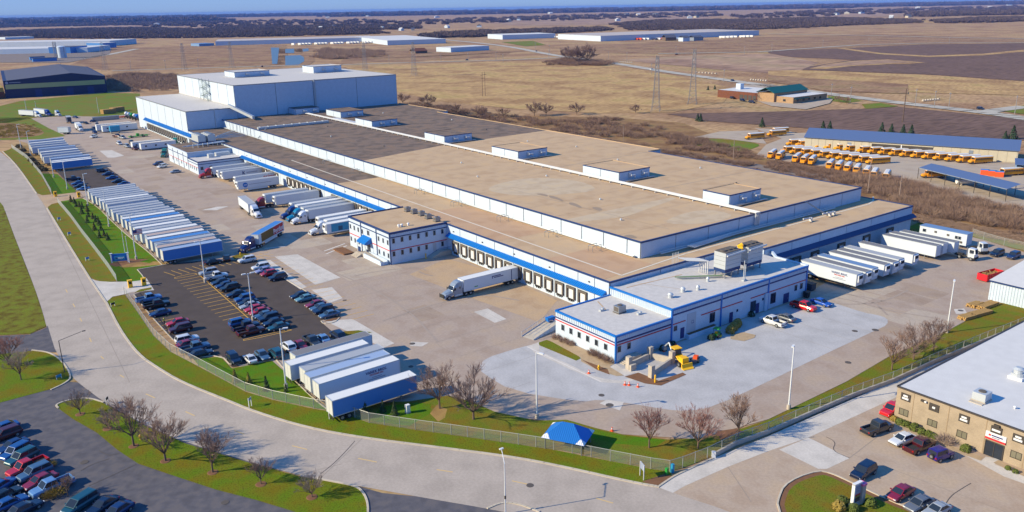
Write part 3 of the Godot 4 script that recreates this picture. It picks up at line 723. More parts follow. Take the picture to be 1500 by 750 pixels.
	for i in 4:
		dash(j, Vector2(80 + i * 6.1, -222), Vector2(80 + i * 6.1, -120), 0.05, 0.031)
	for i in 8:
		dash(j, Vector2(140 + i * 7, -72), Vector2(140 + i * 7, -112), 0.05, 0.031)
	struct("slab_joints", j, M.joint)
	j = Geo.new()
	for line in [[48.89, -109.56, 47.35, -108.34, 45.67, -107.04, 43.12, -105.24, 40.51, -103.9], [108.45, -64.07, 108.19, -62.11, 105.41, -61.14, 105.54, -58.24], [102.77, -42.84, 107, -44.02, 110.67, -43.93, 112.79, -43.8], [12.07, -127.26, 13.87, -128.3, 16.31, -128.4], [15.57, -132.12, 16.49, -129.29, 17.96, -129.18], [12.23, -121.96, 16.18, -123.06, 19.3, -124.02]]:
		band(j, rounded(pts(line), false), 0.12, 0.034, 0.034)
	struct("cracks", j, M.crack)
	j = Geo.new()
	for p in [[Vector2(89.14, -93.3), 0.7], [Vector2(70.27, -128.82), 0.5], [Vector2(76.89, -171.65), 0.5], [Vector2(152.01, -85.9), 0.6], [Vector2(155.81, -83.56), 0.7], [Vector2(136.68, -77.89), 0.6], [Vector2(90.6, -96.97), 0.55], [Vector2(76.17, -138.5), 0.6], [Vector2(180.78, -78.05), 0.6], [Vector2(63.1, -82.2), 0.55], [Vector2(13.07, -129.69), 0.6], [Vector2(26.74, -105.3), 0.55]]:
		var c: Vector2 = p[0]
		j.tube(Vector3(c.x, 0.0, c.y), Vector3(c.x, 0.045, c.y), p[1], p[1], 14)
	struct("manhole_covers", j, M.crack)
	j = Geo.new()
	for a in [[Vector2(90.62, -213.61), Vector2(98.66, -217.04)], [Vector2(89.91, -210.66), Vector2(98.16, -214.62)], [Vector2(78.34, -227.51), Vector2(83.83, -225.69)], [Vector2(79.9, -289.3), Vector2(87.44, -288.2)]]:
		dash(j, a[0], a[1], 0.5, 0.036)
	dash(j, Vector2(93.59, -122.39), Vector2(94.26, -101.13), 0.25, 0.036)
	struct("faded_white_lines", j, M.faint_white)


func panel_x(o: Node3D, x: float, zs: Array, y0: float, y1: float, mat: Material, gap := 0.1) -> void: # wall panels facing -x
	for i in zs.size() - 1:
		part(o, "panel", Geo.new().box(x - 0.07, y0, minf(zs[i], zs[i + 1]) + gap, x + 0.02, y1, maxf(zs[i], zs[i + 1]) - gap), mat)


func panel_z(o: Node3D, z: float, xs: Array, y0: float, y1: float, mat: Material, gap := 0.1) -> void: # wall panels facing +z
	for i in xs.size() - 1:
		part(o, "panel", Geo.new().box(xs[i] + gap, y0, z - 0.02, xs[i + 1] - gap, y1, z + 0.07), mat)


func steps(a: float, b: float, d: float) -> Array:
	var n := maxi(1, roundi(absf(b - a) / d))
	var r := []
	for i in n + 1:
		r.append(lerpf(a, b, float(i) / n))
	return r


# A parapet cap: a coloured strip along the top of the walls.
func cap(o: Node3D, line: PackedVector2Array, y: float, h: float, mat: Material, w := 0.4) -> void:
	part(o, "parapet_cap", band(Geo.new(), line, w, y - h, y + 0.12), mat)


func dock_door(o: Node3D, x: float, z: float, yard_side := true) -> void:
	# a white overhead door in a dark foam dock shelter, facing -x
	if not kept.has("dock"):
		kept["dock"] = Geo.new().box(-0.05, 1.2, -1.05, 0.1, 3.6, 1.05).mesh()
		var g := Geo.new()
		g.box(-0.45, 1.2, -1.5, 0.05, 3.6, -1.06)
		g.box(-0.45, 1.2, 1.06, 0.05, 3.6, 1.5)
		g.box(-0.45, 3.61, -1.5, 0.05, 4.15, 1.5)
		kept["shelter"] = g.mesh()
		g = Geo.new()
		g.box(-0.3, 0.75, -1.05, 0.05, 1.15, 1.05)
		g.box(-0.45, 0.6, -0.5, -0.3, 1.1, -0.25)
		g.box(-0.45, 0.6, 0.25, -0.3, 1.1, 0.5)
		kept["bumper"] = g.mesh()
	var d := part(o, "dock_door", kept["dock"], M.door_white)
	d.position = Vector3(x, 0, z)
	part(d, "dock_shelter", kept["shelter"], M.pad)
	part(d, "dock_bumper", kept["bumper"], M.rubber)


func awning_x(o: Node3D, x: float, z0: float, z1: float, y1: float, y0: float, reach: float) -> void:
	var g := Geo.new()
	g.profile([Vector2(x, y1), Vector2(x - reach, y0), Vector2(x - reach, y0 - 0.12), Vector2(x, y0 - 0.12)], z0, z1)
	var a := part(o, "awning", g, M.bright_blue)
	g = Geo.new()
	var n := int(absf(z1 - z0) / 0.6)
	for i in n:
		var z: float = lerpf(z0, z1, (i + 0.5) / n)
		g.quad(Vector3(x, y1 + 0.06, z - 0.05), Vector3(x - reach - 0.03, y0 + 0.06, z - 0.05), Vector3(x - reach - 0.03, y0 + 0.06, z + 0.05), Vector3(x, y1 + 0.06, z + 0.05))
		g.quad(Vector3(x, y1, z + 0.05), Vector3(x - reach - 0.03, y0, z + 0.05), Vector3(x - reach - 0.03, y0 + 0.06, z + 0.05), Vector3(x, y1 + 0.06, z + 0.05))
	part(a, "rib", g, M.bright_blue, "stuff")


func warehouse() -> void:
	var o := thing("warehouse", "huge white flat-roofed warehouse with a tan upper roof and long blue dock awnings", "warehouse")
	var low := PackedVector2Array([Vector2(117.3, -123.5), Vector2(163.8, -123.5), Vector2(163.8, -118.2), Vector2(233, -118.2), Vector2(233, -436), Vector2(117.3, -436)])
	var up := PackedVector2Array([Vector2(135, -131.8), Vector2(228, -131.8), Vector2(228, -220), Vector2(234.4, -220), Vector2(234.4, -384), Vector2(241, -384), Vector2(241, -437.5), Vector2(135, -437.5)])
	part(o, "lower_wall", Geo.new().prism(low, 0.0, 8.3), M.seam)
	part(o, "upper_wall", Geo.new().prism(up, 8.0, 12.3), M.seam)
	part(o, "lower_roof", Geo.new().flat(pts([117.5, -123.7, 163.6, -123.7, 163.6, -118.4, 232.8, -118.4, 232.8, -262, 117.5, -262]), 8.34), M.tan_roof)
	part(o, "lower_roof", Geo.new().flat(pts([117.5, -262, 135.5, -262, 135.5, -436, 117.5, -436]), 8.34), M.grey_roof)
	part(o, "upper_roof", Geo.new().flat(pts([135.2, -132, 227.8, -132, 227.8, -220.2, 234.2, -220.2, 234.2, -290, 180, -287, 135.2, -276]), 12.34), M.tan_roof)
	part(o, "upper_roof", Geo.new().flat(pts([135.2, -276, 180, -287, 234.2, -290, 234.2, -384.2, 240.8, -384.2, 240.8, -437.3, 135.2, -437.3]), 12.34), M.grey_roof)
	# roof patches where the gravel has worn or been renewed
	for q in [[148.61, -189.38, 150.43, -189.04, 150.66, -185.75, 149.06, -184.1, 148.84, -186.72], [150.37, -185.39, 151.16, -183.48, 149.83, -177.53, 148.14, -176.12, 149.17, -180.44, 148.53, -182.17], [149.19, -174.65, 149.96, -172.86, 148.27, -167.71, 146.77, -166.86, 147.47, -170.57, 147.41, -172.27], [149.87, -165.8, 151.58, -164.87, 150.54, -161.52, 148.62, -161.09, 148.82, -163.52], [135.91, -138.89, 138.43, -138.4, 137.37, -135.24, 136.19, -135.44, 135.8, -137.36]]:
		part(o, "roof_stain", Geo.new().flat(rounded(pts(q)), 12.365), M.stain)
	part(o, "roof_patch", Geo.new().flat(pts([135.6, -160, 176, -160, 176, -158, 150, -152, 135.6, -156]), 12.35), M.pale_roof)
	part(o, "roof_patch", Geo.new().flat(rounded(pts([140, -206, 160, -212, 172, -200, 168, -180, 152, -184, 142, -192])), 12.352), M.pale_roof)
	part(o, "roof_patch", Geo.new().flat(rounded(pts([150, -142, 172, -146, 174, -134, 160, -133])), 12.352), M.pale_roof)
	for q in [[118.2, -205, 134, -204, 134, -165, 118.2, -166], [118.2, -146, 134, -146, 134, -127, 118.2, -126]]:
		part(o, "roof_patch", Geo.new().flat(pts(q), 8.36), M.warm_roof)
	part(o, "roof_line", band(Geo.new(), pts([180, -218, 228, -219]), 0.3, 12.36, 12.36), M.joint)
	part(o, "roof_line", band(Geo.new(), pts([180, -170, 227, -170]), 0.25, 12.36, 12.36), M.joint)
	part(o, "roof_line", band(Geo.new(), pts([147, -200, 149, -136]), 0.18, 12.37, 12.37), M.joint)
	# seams of the roofing, drains and small vents
	var sm := Geo.new()
	for i in 24:
		dash(sm, Vector2(135.5, -140 - i * 12.2), Vector2(176, -140 - i * 12.2), 0.1, 12.362)
		dash(sm, Vector2(179.5, -137 - i * 12.2), Vector2(227 if i < 6 else 233, -137 - i * 12.2), 0.1, 12.362)
	part(o, "roof_seam", sm, M.warm_roof, "stuff")
	for p in [[146, -150], [158, -171], [168, -208], [150, -222], [160, -247], [205, -160], [216, -184], [206, -214], [214, -246], [208, -270], [157, -300], [152, -340], [165, -372], [215, -310], [222, -350], [210, -400]]:
		var v := part(o, "roof_drain", once("drain", func(): return Geo.new().tube(Vector3.ZERO, Vector3(0, 0.3, 0), 0.28, 0.24, 8).tube(Vector3(0, 0.3, 0), Vector3(0, 0.5, 0), 0.36, 0.2, 8)), M.pad if p[0] % 2 else M.galv)
		v.position = Vector3(p[0], 12.35, p[1])
	# panels
	var south := [-123.6, -128.3, -133.9, -142.2, -150.3, -158.5, -166.6, -174.8, -182.9, -190]
	panel_x(o, 117.3, south, 4.4, 8.2, M.wall)
	panel_x(o, 117.3, south, 0.0, 4.35, M.wall)
	var north := steps(-213.6, -361.0, 8.15) + steps(-369.0, -436.0, 8.15)
	panel_x(o, 117.3, north, 4.4, 8.2, M.wall, 0.14)
	panel_x(o, 117.3, steps(-213.6, -355.0, 8.15), 0.0, 4.35, M.wall)
	panel_x(o, 135.0, [-131.8, -136.3, -144.6, -152.8, -161.0, -169.2, -177.3] + steps(-185.5, -437.0, 8.2), 8.4, 12.1, M.wall, 0.14)
	panel_z(o, -118.2, [163.8, 175.0, 187.1, 199.2, 211.3, 223.4, 233.0], 0.0, 8.2, M.wall)
	panel_z(o, -131.8, [135.0, 147.0, 159.0, 171.0, 183.0, 195.0, 207.0, 218.0, 228.0], 8.4, 12.1, M.wall)
	panel_z(o, -123.5, [117.4, 133.0, 148.0, 163.8], 7.0, 8.2, M.wall)
	part(o, "panel", Geo.new().box(163.72, 0, -123.5, 163.82, 8.2, -118.2), M.wall)
	part(o, "panel", Geo.new().box(232.98, 0, -330, 233.06, 8.2, -118.3), M.wall)
	part(o, "panel", Geo.new().box(234.4, 8, -384, 234.46, 12.2, -220.1), M.wall)
	part(o, "panel", Geo.new().box(228.1, 8, -220.05, 234.4, 12.2, -219.98), M.wall)
	part(o, "panel", Geo.new().box(234.5, 8, -384.05, 241, 12.2, -383.98), M.wall)
	cap(o, PackedVector2Array([Vector2(117.3, -436), Vector2(117.3, -123.5), Vector2(163.8, -123.5)]), 8.42, 0.22, M.blue_trim)
	cap(o, PackedVector2Array([Vector2(163.8, -123.3), Vector2(163.8, -118.2), Vector2(233, -118.2), Vector2(233, -436)]), 8.42, 0.22, M.blue_trim)
	cap(o, PackedVector2Array([Vector2(135, -437), Vector2(135, -131.8), Vector2(228, -131.8), Vector2(228, -220)]), 12.42, 0.22, M.blue_trim)
	cap(o, PackedVector2Array([Vector2(228, -220), Vector2(234.4, -220), Vector2(234.4, -384), Vector2(241, -384), Vector2(241, -437.5)]), 12.42, 0.22, M.tan_roof)
	# docks
	var z := -132.1
	while z > -188.0:
		dock_door(o, 117.26, z)
		z -= 4.07
	z = -219.0
	while z > -352.0:
		if not ((z < -266 and z > -274) or (z < -308.5 and z > -316.5)):
			dock_door(o, 117.26, z)
		z -= 4.07
	awning_x(o, 117.2, -124.4, -188.6, 6.1, 5.3, 1.3)
	awning_x(o, 117.2, -214.4, -357.0, 6.1, 5.3, 1.3)
	var a := Geo.new()
	for i in 1:
		a.quad(Vector3(163.9, 6.15, -118.1), Vector3(163.9, 5.3, -116.8), Vector3(233.6, 5.3, -116.8), Vector3(233.6, 6.15, -118.1))
		a.quad(Vector3(163.9, 5.3, -116.8), Vector3(163.9, 5.15, -116.8), Vector3(233.6, 5.15, -116.8), Vector3(233.6, 5.3, -116.8))
		a.tri(Vector3(233.6, 6.15, -118.1), Vector3(233.6, 5.15, -116.8), Vector3(233.6, 5.15, -118.1))
		a.quad(Vector3(163.9, 5.15, -118.1), Vector3(233.6, 5.15, -118.1), Vector3(233.6, 5.15, -116.8), Vector3(163.9, 5.15, -116.8))
	part(o, "awning", a, M.blue_trim)
	for x in [173.5, 177.3, 185.2, 197.2, 209.4, 221.4]:
		var d := part(o, "dock_door", Geo.new().box(-1.1, 1.1, -0.1, 1.1, 3.3, 0.1), M.wall)
		d.position = Vector3(x, 0, -118.1)
		var g := Geo.new()
		g.box(-1.65, 1.1, -0.1, -1.12, 3.3, 0.4)
		g.box(1.12, 1.1, -0.1, 1.65, 3.3, 0.4)
		g.box(-1.65, 3.31, -0.1, 1.65, 3.85, 0.4)
		part(d, "dock_shelter", g, M.pad)
	# small wall vents and scuppers above the awning
	for zz in steps(-130.0, -186.0, 14.0) + steps(-222.0, -350.0, 16.0):
		var v := part(o, "wall_light", Geo.new().cbox(Vector3.ZERO, Vector3(0.3, 0.25, 0.35)), M.pad)
		v.position = Vector3(117.1, 6.9, zz)
	# walkway line on the lower roof, pipe run along the upper wall, pipe frames
	part(o, "roof_walkway", band(Geo.new(), pts([124.02, -317.3, 123.08, -166.86, 122.8, -125.2]), 0.5, 8.37, 8.37), M.pale_line)
	part(o, "roof_walkway", band(Geo.new(), pts([122.85, -125.47, 146.5, -127.83, 171.32, -127.97, 225.76, -127.76, 230.87, -129.26, 235.94, -132.25]), 0.5, 8.37, 8.37), M.pale_line)
	for dx in [0.0, 0.45]:
		part(o, "pipe", Geo.new().tube(Vector3(134.2 - dx, 8.9, -432), Vector3(134.2 - dx, 8.9, -133), 0.16, 0.16, 6), M.galv)
		part(o, "pipe", Geo.new().tube(Vector3(140, 9.3 - dx * 0.6, -130.4 + dx), Vector3(212, 9.3 - dx * 0.6, -130.4 + dx), 0.14, 0.14, 6), M.galv)
	for p in [[132.6, -144.5], [132.6, -161.5], [132.6, -183], [132.6, -207], [132.6, -229], [132.6, -275], [132.6, -300]]:
		var g := Geo.new()
		for q in [[0, 0, 0, 1.5], [-2.8, 0, 0, 1.5], [-2.8, 1.6, 0, 1.5], [0, 1.6, 0, 1.5]]:
			g.tube(Vector3(q[0], 0, q[1]), Vector3(q[0], 1.5, q[1]), 0.06, 0.06, 5)
		for q in [[0, 0, -2.8, 0], [-2.8, 0, -2.8, 1.6], [-2.8, 1.6, 0, 1.6]]:
			g.tube(Vector3(q[0], 1.5, q[1]), Vector3(q[2], 1.5, q[3]), 0.07, 0.07, 5)
		var f := part(o, "pipe_frame", g, M.steel)
		f.position = Vector3(p[0], 8.35, p[1])
	for k in 4:
		var x: float = 176.9 + k * 0.55
		var g := Geo.new()
		g.tube(Vector3(x, 12.95, -428), Vector3(x, 12.95, -131.0), 0.17, 0.17, 6)
		g.tube(Vector3(x, 12.95, -131.1), Vector3(x, 9.4, -131.1), 0.17, 0.17, 6)
		g.tube(Vector3(x, 9.4 - 0.2 * k, -131.2), Vector3(x - 28.0, 9.4 - 0.2 * k, -129.6 + k * 0.2), 0.14, 0.14, 5)
		part(o, "roof_pipe", g, M.pipe_white)
	var s := Geo.new()
	for i in 60:
		s.box(176.6, 12.35, -133.0 - i * 4.9 - 0.1, 178.9, 12.75, -133.0 - i * 4.9 + 0.1)
	part(o, "pipe_support", s, M.pipe_white, "stuff")
	var duct := Geo.new().box(135.5, 12.5, -386.2, 171.5, 13.5, -384.4)
	for i in 9:
		duct.box(136.5 + i * 4, 12.3, -386.4, 136.8 + i * 4, 13.7, -384.2)
	part(o, "roof_duct", duct, M.galv)
	part(o, "roof_duct", Geo.new().box(179, 12.4, -398, 182, 12.9, -371), M.pipe_white)
	# ladder bridging the lower and upper roofs at the far left, and the pipe bundles there
	var st := Geo.new()
	for dx in [0.0, 0.9]:
		st.tube(Vector3(133.5, 8.5, -382 + dx), Vector3(138.5, 13.6, -382 + dx), 0.12, 0.12, 4)
	part(o, "roof_ladder", st, M.steel)
	st = Geo.new()
	for k in 7:
		st.tube(Vector3(118 + k * 0.6, 8.9 + 0.1 * (k % 3), -396 - k * 1.2), Vector3(133 + 0.2 * k, 8.9 + 0.1 * (k % 3), -394 - k * 4), 0.16, 0.16, 5)
		st.tube(Vector3(133.6, 8.9, -390 - k * 5), Vector3(133.6, 12.8, -390 - k * 5), 0.15, 0.15, 5)
	part(o, "pipe_bundle", st, M.galv)
	st = Geo.new()
	for p in [[205, 16.0], [207, 15], [196, 13]]:
		st.tube(Vector3(p[0] - 4, 9.6, -126.8), Vector3(p[0], 9.3, -126.8), 0.2, 0.2, 6)
		st.box(p[0] - 0.7, 8.4, -127.2, p[0] - 0.3, 9.5, -126.4)
	part(o, "roof_vent", st, M.pipe_white)
	st = Geo.new()
	for dx in [0.0, 0.7]:
		st.tube(Vector3(199.2, 12.6, -131.5 + dx), Vector3(204.6, 8.4, -127.6 + dx), 0.1, 0.1, 4)
	part(o, "roof_ladder", st, M.steel)


func penthouse(x0: float, z1: float, x1: float, z0: float, y0: float, y1: float, roof: Material, label: String) -> void:
	var o := thing("penthouse", label, "rooftop penthouse", Vector3((x0 + x1) / 2, y0, (z0 + z1) / 2), 0, "mechanical penthouses on the warehouse roofs")
	var w := (x1 - x0) / 2
	var d := (z1 - z0) / 2
	var h := y1 - y0
	part(o, "wall", Geo.new().box(-w, 0, -d, w, h - 0.2, d), M.seam)
	panel_x(o, -w, steps(-d, d, 8.2), 0.02, h - 0.25, M.wall)
	panel_z(o, d, [-w, w], 0.02, h - 0.25, M.wall)
	part(o, "roof", Geo.new().flat(pts([-w, -d, w, -d, w, d, -w, d]), h - 0.12), roof)
	cap(o, PackedVector2Array([Vector2(-w, -d), Vector2(-w, d), Vector2(w, d)]), h - 0.08, 0.16, M.blue_trim, 0.25)
	cap(o, PackedVector2Array([Vector2(w, d), Vector2(w, -d), Vector2(-w, -d)]), h - 0.1, 0.16, roof, 0.25)
	for x in [-w * 0.35, w * 0.5]:
		var g := Geo.new().tube(Vector3(x, h * 0.55, d), Vector3(x, h * 0.55, d + 1.3), 0.28, 0.28, 8)
		g.tube(Vector3(x, h * 0.55, d + 1.1), Vector3(x + 1.6, h * 0.55, d + 1.1), 0.24, 0.24, 8)
		g.tube(Vector3(x + 1.5, h * 0.55, d + 1.1), Vector3(x + 1.5, 0.3, d + 1.1), 0.2, 0.2, 8)
		g.box(x - 0.5, h * 0.4, d + 0.1, x + 0.4, h * 0.8, d + 0.7)
		part(o, "vent", g, M.pipe_white)
	part(o, "catwalk", Geo.new().box(-w, 0.35, d + 1.3, w + 0.5, 0.5, d + 2.3), M.steel)


func high_bay() -> void:
	var o := thing("freezer_building", "tall white windowless high-bay cold store at the far end of the warehouse", "building")
	part(o, "wall", Geo.new().box(143.5, 0, -542, 240, 29.1, -438), M.seam)
	panel_x(o, 143.5, [-438.05, -448.7, -464.3, -480, -495.6, -511.2, -526.8, -542], 17.9, 29.0, M.wall, 0.22)
	panel_z(o, -438.0, [143.5, 166, 187.6, 188.6, 214, 240], 8.4, 29.0, M.wall, 0.12)
	part(o, "roof", Geo.new().flat(pts([143.7, -541.8, 239.8, -541.8, 239.8, -438.2, 143.7, -438.2]), 29.16), M.white_roof)
	cap(o, pts([143.5, -542, 143.5, -438, 240, -438, 240, -542, 143.5, -542]), 29.2, 0.3, M.steel, 0.3)
	part(o, "base_flashing", Geo.new().box(143.2, 18.1, -542, 143.45, 18.7, -438), M.pipe_white)
	var g := Geo.new()
	for x in [187.9, 188.5]:
		g.tube(Vector3(x, 12.4, -437.3), Vector3(x, 29.6, -437.3), 0.22, 0.22, 6)
	part(o, "wall_pipe", g, M.pipe_white)
	# zigzag fire stair on the left wall
	g = Geo.new()
	for i in 5:
		var z0: float = -479.5 if i % 2 == 0 else -490.0
		var z1: float = -490.0 if i % 2 == 0 else -479.5
		for x in [142.6, 141.6]:
			g.tube(Vector3(x, 18.2 + i * 2.2, z0), Vector3(x, 20.4 + i * 2.2, z1), 0.13, 0.13, 4)
			g.tube(Vector3(x, 19.2 + i * 2.2, z0), Vector3(x, 21.4 + i * 2.2, z1), 0.08, 0.08, 4)
		g.box(141.4, 20.3 + i * 2.2, minf(z1, z1 + (1.6 if z1 > -485 else -1.6)), 143.4, 20.45 + i * 2.2, maxf(z1, z1 + (1.6 if z1 > -485 else -1.6)))
	for z in [-478.2, -491.4]:
		for x in [141.5, 143.1]:
			g.tube(Vector3(x, 18.1, z), Vector3(x, 30.2, z), 0.12, 0.12, 4)
	part(o, "fire_stair", g, paint(rgb(120, 136, 140), 0.6))

	o = thing("dock_wing", "white windowless loading wing with blue dock awning joined to the high-bay cold store", "building")
	part(o, "wall", Geo.new().box(117.3, 0, -540, 143.4, 17.9, -436.2), M.seam)
	panel_x(o, 117.3, [-436.3, -446.2, -461.3, -476.7, -492, -507.7, -523.4, -540], 0.0, 17.8, M.wall, 0.22)
	panel_z(o, -436.2, [117.3, 131.5, 143.4], 8.45, 17.8, M.wall)
	part(o, "roof", Geo.new().flat(pts([117.5, -539.8, 143.4, -539.8, 143.4, -436.4, 117.5, -436.4]), 17.95), M.white_roof)
	cap(o, pts([117.3, -540, 117.3, -436.2, 143.3, -436.2]), 18.0, 0.3, M.steel, 0.3)
	awning_x(o, 117.2, -429.5, -523.5, 7.2, 5.9, 1.4)
	var z := -441.0
	while z > -521.0:
		dock_door(o, 117.24, z)
		z -= 4.07
	# sloping conveyor bridge down to the warehouse roof
	g = Geo.new().profile([Vector2(0, 0), Vector2(17, -5.4), Vector2(17, -4.0), Vector2(0, 1.4)], -0.8, 0.8)
	var c := part(o, "conveyor_bridge", g, M.galv)
	c.position = Vector3(139.5, 18.6, -436.5)
	c.rotation.y = -1.15
	g = Geo.new().tube(Vector3(131.5, 8.4, -435.9), Vector3(131.5, 18.5, -435.9), 0.15, 0.15, 5).box(129, 18.0, -437.5, 134, 18.3, -436.6)
	part(o, "wall_pipe", g, M.pipe_white)


func stripe_z(o: Node3D, x0: float, x1: float, z: float, y: float, h: float, mat: Material) -> void:
	part(o, "stripe", Geo.new().box(x0, y, z - 0.02, x1, y + h, z + 0.1), mat)


func stripe_x(o: Node3D, x: float, z0: float, z1: float, y: float, h: float, mat: Material) -> void:
	part(o, "stripe", Geo.new().box(x - 0.1, y, z0, x + 0.02, y + h, z1), mat)


func fluted_z(o: Node3D, x0: float, x1: float, z: float, y0: float, y1: float) -> void:
	var g := Geo.new()
	var n := int((x1 - x0) / 0.55)
	for i in n:
		var x: float = lerpf(x0, x1, (i + 0.3) / n)
		g.box(x, y0, z, x + 0.25, y1, z + 0.09)
	part(o, "fluting", g, M.wall, "stuff")


func fluted_x(o: Node3D, x: float, z0: float, z1: float, y0: float, y1: float) -> void:
	var g := Geo.new()
	var n := int((z1 - z0) / 0.55)
	for i in n:
		var z: float = lerpf(z0, z1, (i + 0.3) / n)
		g.box(x - 0.09, y0, z, x, y1, z + 0.25)
	part(o, "fluting", g, M.wall, "stuff")


func front_office() -> void:
	var o := thing("front_office", "low white office with blue trim and red and navy stripes at the warehouse corner", "office")
	var zf := -105.3
	part(o, "wall", Geo.new().box(101.9, 0, -123.3, 117.3, 5.5, zf), M.wall)
	part(o, "wall", Geo.new().box(117.35, 0, -123.4, 163.0, 7.25, zf), M.wall)
	part(o, "roof", Geo.new().flat(pts([102, -123.2, 117.3, -123.2, 117.3, -105.4, 102, -105.4]), 5.53), M.white_roof)
	part(o, "roof", Geo.new().flat(pts([117.5, -123.3, 162.9, -123.3, 162.9, -105.4, 117.5, -105.4]), 7.28), M.white_roof)
	cap(o, pts([117.2, -123.3, 101.9, -123.3, 101.9, -105.3, 117.3, -105.3]), 5.62, 0.26, M.bright_blue)
	cap(o, pts([117.35, -123.4, 117.35, -105.3, 163, -105.3]), 7.38, 0.26, M.bright_blue)
	cap(o, pts([163, -105.3, 163, -114, 166.6, -118.1]), 7.5, 0.5, M.wall, 0.5)
	fluted_x(o, 101.9, -123.2, -105.4, 4.5, 5.3)
	fluted_z(o, 102, 117.2, zf, 4.5, 5.3)
	fluted_x(o, 117.35, -123.3, -105.4, 5.7, 7.0)
	fluted_z(o, 117.6, 162.8, zf, 6.3, 7.0)
	stripe_x(o, 101.9, -123.3, -105.2, 4.12, 0.24, M.navy_line)
	stripe_x(o, 101.9, -123.3, -105.2, 3.6, 0.2, M.red_line)
	stripe_z(o, 101.8, 117.2, zf, 4.12, 0.3, M.navy_line)
	stripe_z(o, 101.8, 117.2, zf, 3.6, 0.2, M.red_line)
	stripe_z(o, 117.5, 163, zf, 5.95, 0.3, M.navy_line)
	for s in [[117.6, 121.4], [126.2, 139.5], [142.4, 148.2], [148.7, 162.7]]:
		stripe_z(o, s[0], s[1], zf, 3.98, 0.18, M.red_line)
	for p in [[101.9, 5.6], [117.35, 7.3], [132.5, 7.3], [148.5, 7.3], [162.8, 7.3]]:
		part(o, "corner_post", Geo.new().box(p[0] - 0.2, 0, zf - 0.1, p[0] + 0.2, p[1], zf + 0.16), M.bright_blue)
	for z in [-120.95, -118.4, -115.85, -113.3, -110.72, -108.05]:
		window(o, Vector3(101.9, 2.55, z), Vector3.LEFT, 0.9, 1.2, M.glass, M.frame)
	for x in [102.8, 105.4]:
		window(o, Vector3(x, 2.75, zf), Vector3.BACK, 0.9, 1.25, M.glass, M.frame)
	for q in [[118.5, 3.05, 0.8, 0.9], [129.8, 2.7, 1.5, 2.0], [143.4, 2.0, 1.7, 2.3], [150.5, 2.3, 1.7, 2.3], [158.9, 2.9, 0.8, 1.2], [161.0, 2.9, 0.8, 1.2], [123.6, 3.3, 0.5, 0.5], [146.8, 2.9, 0.4, 0.4], [138.0, 2.3, 0.4, 0.4]]:
		window(o, Vector3(q[0], q[1], zf), Vector3.BACK, q[2], q[3], M.glass, M.blue_trim)
	for x in [120.6, 136.0, 145.0, 155.4]:
		var d := part(o, "door", Geo.new().box(-0.55 if x < 150 else -1.0, 0, -0.05, 0.55 if x < 150 else 1.0, 2.3, 0.08), M.navy_line)
		d.position = Vector3(x, 0.4 if x < 125 else 0.05, zf)
		part(d, "handle", Geo.new().cbox(Vector3(0.4, 1.05, 0.13), Vector3(0.08, 0.2, 0.06)), M.steel)
	part(o, "door_bay", Geo.new().box(121.9, 0, zf, 124.6, 5.3, zf + 0.06), M.block_wall)
	part(o, "door_bay", Geo.new().box(147.2, 0, zf, 148.2, 4.1, zf + 0.4), M.wall)
	# roof equipment
	for p in [[122.5, -110.6, 0.55], [127.2, -111.4, 0.5], [130.6, -110.2, 0.4], [136.6, -112.6, 0.35]]:
		var v := part(o, "roof_vent", Geo.new().tube(Vector3.ZERO, Vector3(0, 0.7, 0), p[2], p[2] * 0.85, 10).tube(Vector3(0, 0.7, 0), Vector3(0, 1.1, 0), p[2] * 1.2, p[2] * 0.6, 10), M.galv)
		v.position = Vector3(p[0], 7.28, p[1])
	for p in [[109.6, -117.3], [114.2, -111.0]]:
		var v := part(o, "roof_vent", Geo.new().tube(Vector3.ZERO, Vector3(0, 0.6, 0), 0.35, 0.3, 10).box(-0.9, 0, -0.3, -0.2, 0.4, 0.3), M.galv)
		v.position = Vector3(p[0], 5.53, p[1])
	part(o, "roof_line", band(Geo.new(), pts([120, -121, 136, -119.6]), 0.35, 7.3, 7.3), M.tan_roof)
	part(o, "roof_line", band(Geo.new(), pts([112.5, -122, 110.2, -117.0]), 0.3, 5.55, 5.55), M.tan_roof)
	part(o, "roof_line", band(Geo.new(), pts([124, -122, 128.5, -112.0]), 0.12, 7.3, 7.3), M.tan_roof)
	# pipe rack between the roofs
	var g := Geo.new()
	for k in 5:
		g.tube(Vector3(137.2, 10.4, -122.0 + k * 0.6), Vector3(140.6, 10.4, -118.4 + k * 0.6), 0.16, 0.16, 6)
		g.tube(Vector3(140.5, 10.4, -118.4 + k * 0.6), Vector3(140.5, 7.4, -118.4 + k * 0.6), 0.16, 0.16, 6)
		g.tube(Vector3(137.0 + k * 0.5, 8.4, -123.6), Vector3(137.0 + k * 0.5, 11.2, -123.6), 0.07, 0.07, 4)
	part(o, "roof_pipe", g, M.pipe_white)
	g = Geo.new()
	for k in 3:
		g.tube(Vector3(132.5, 7.7 + 0.1 * k, -118.6 + k * 0.5), Vector3(141.0, 7.7 + 0.1 * k, -113.2 + k * 0.5), 0.14, 0.14, 5)
	part(o, "roof_pipe", g, paint(rgb(118, 140, 108), 0.6))
	# a little stair and door stoop at the corner
	g = Geo.new()
	for k in 6:
		g.box(102.6 + k * 0.35, 0, zf + 0.1, 102.95 + k * 0.35, 0.17 * (k + 1), zf + 1.7)
	g.box(104.7, 0, zf + 0.1, 107.2, 1.05, zf + 1.7)
	part(o, "steps", g, M.concrete)

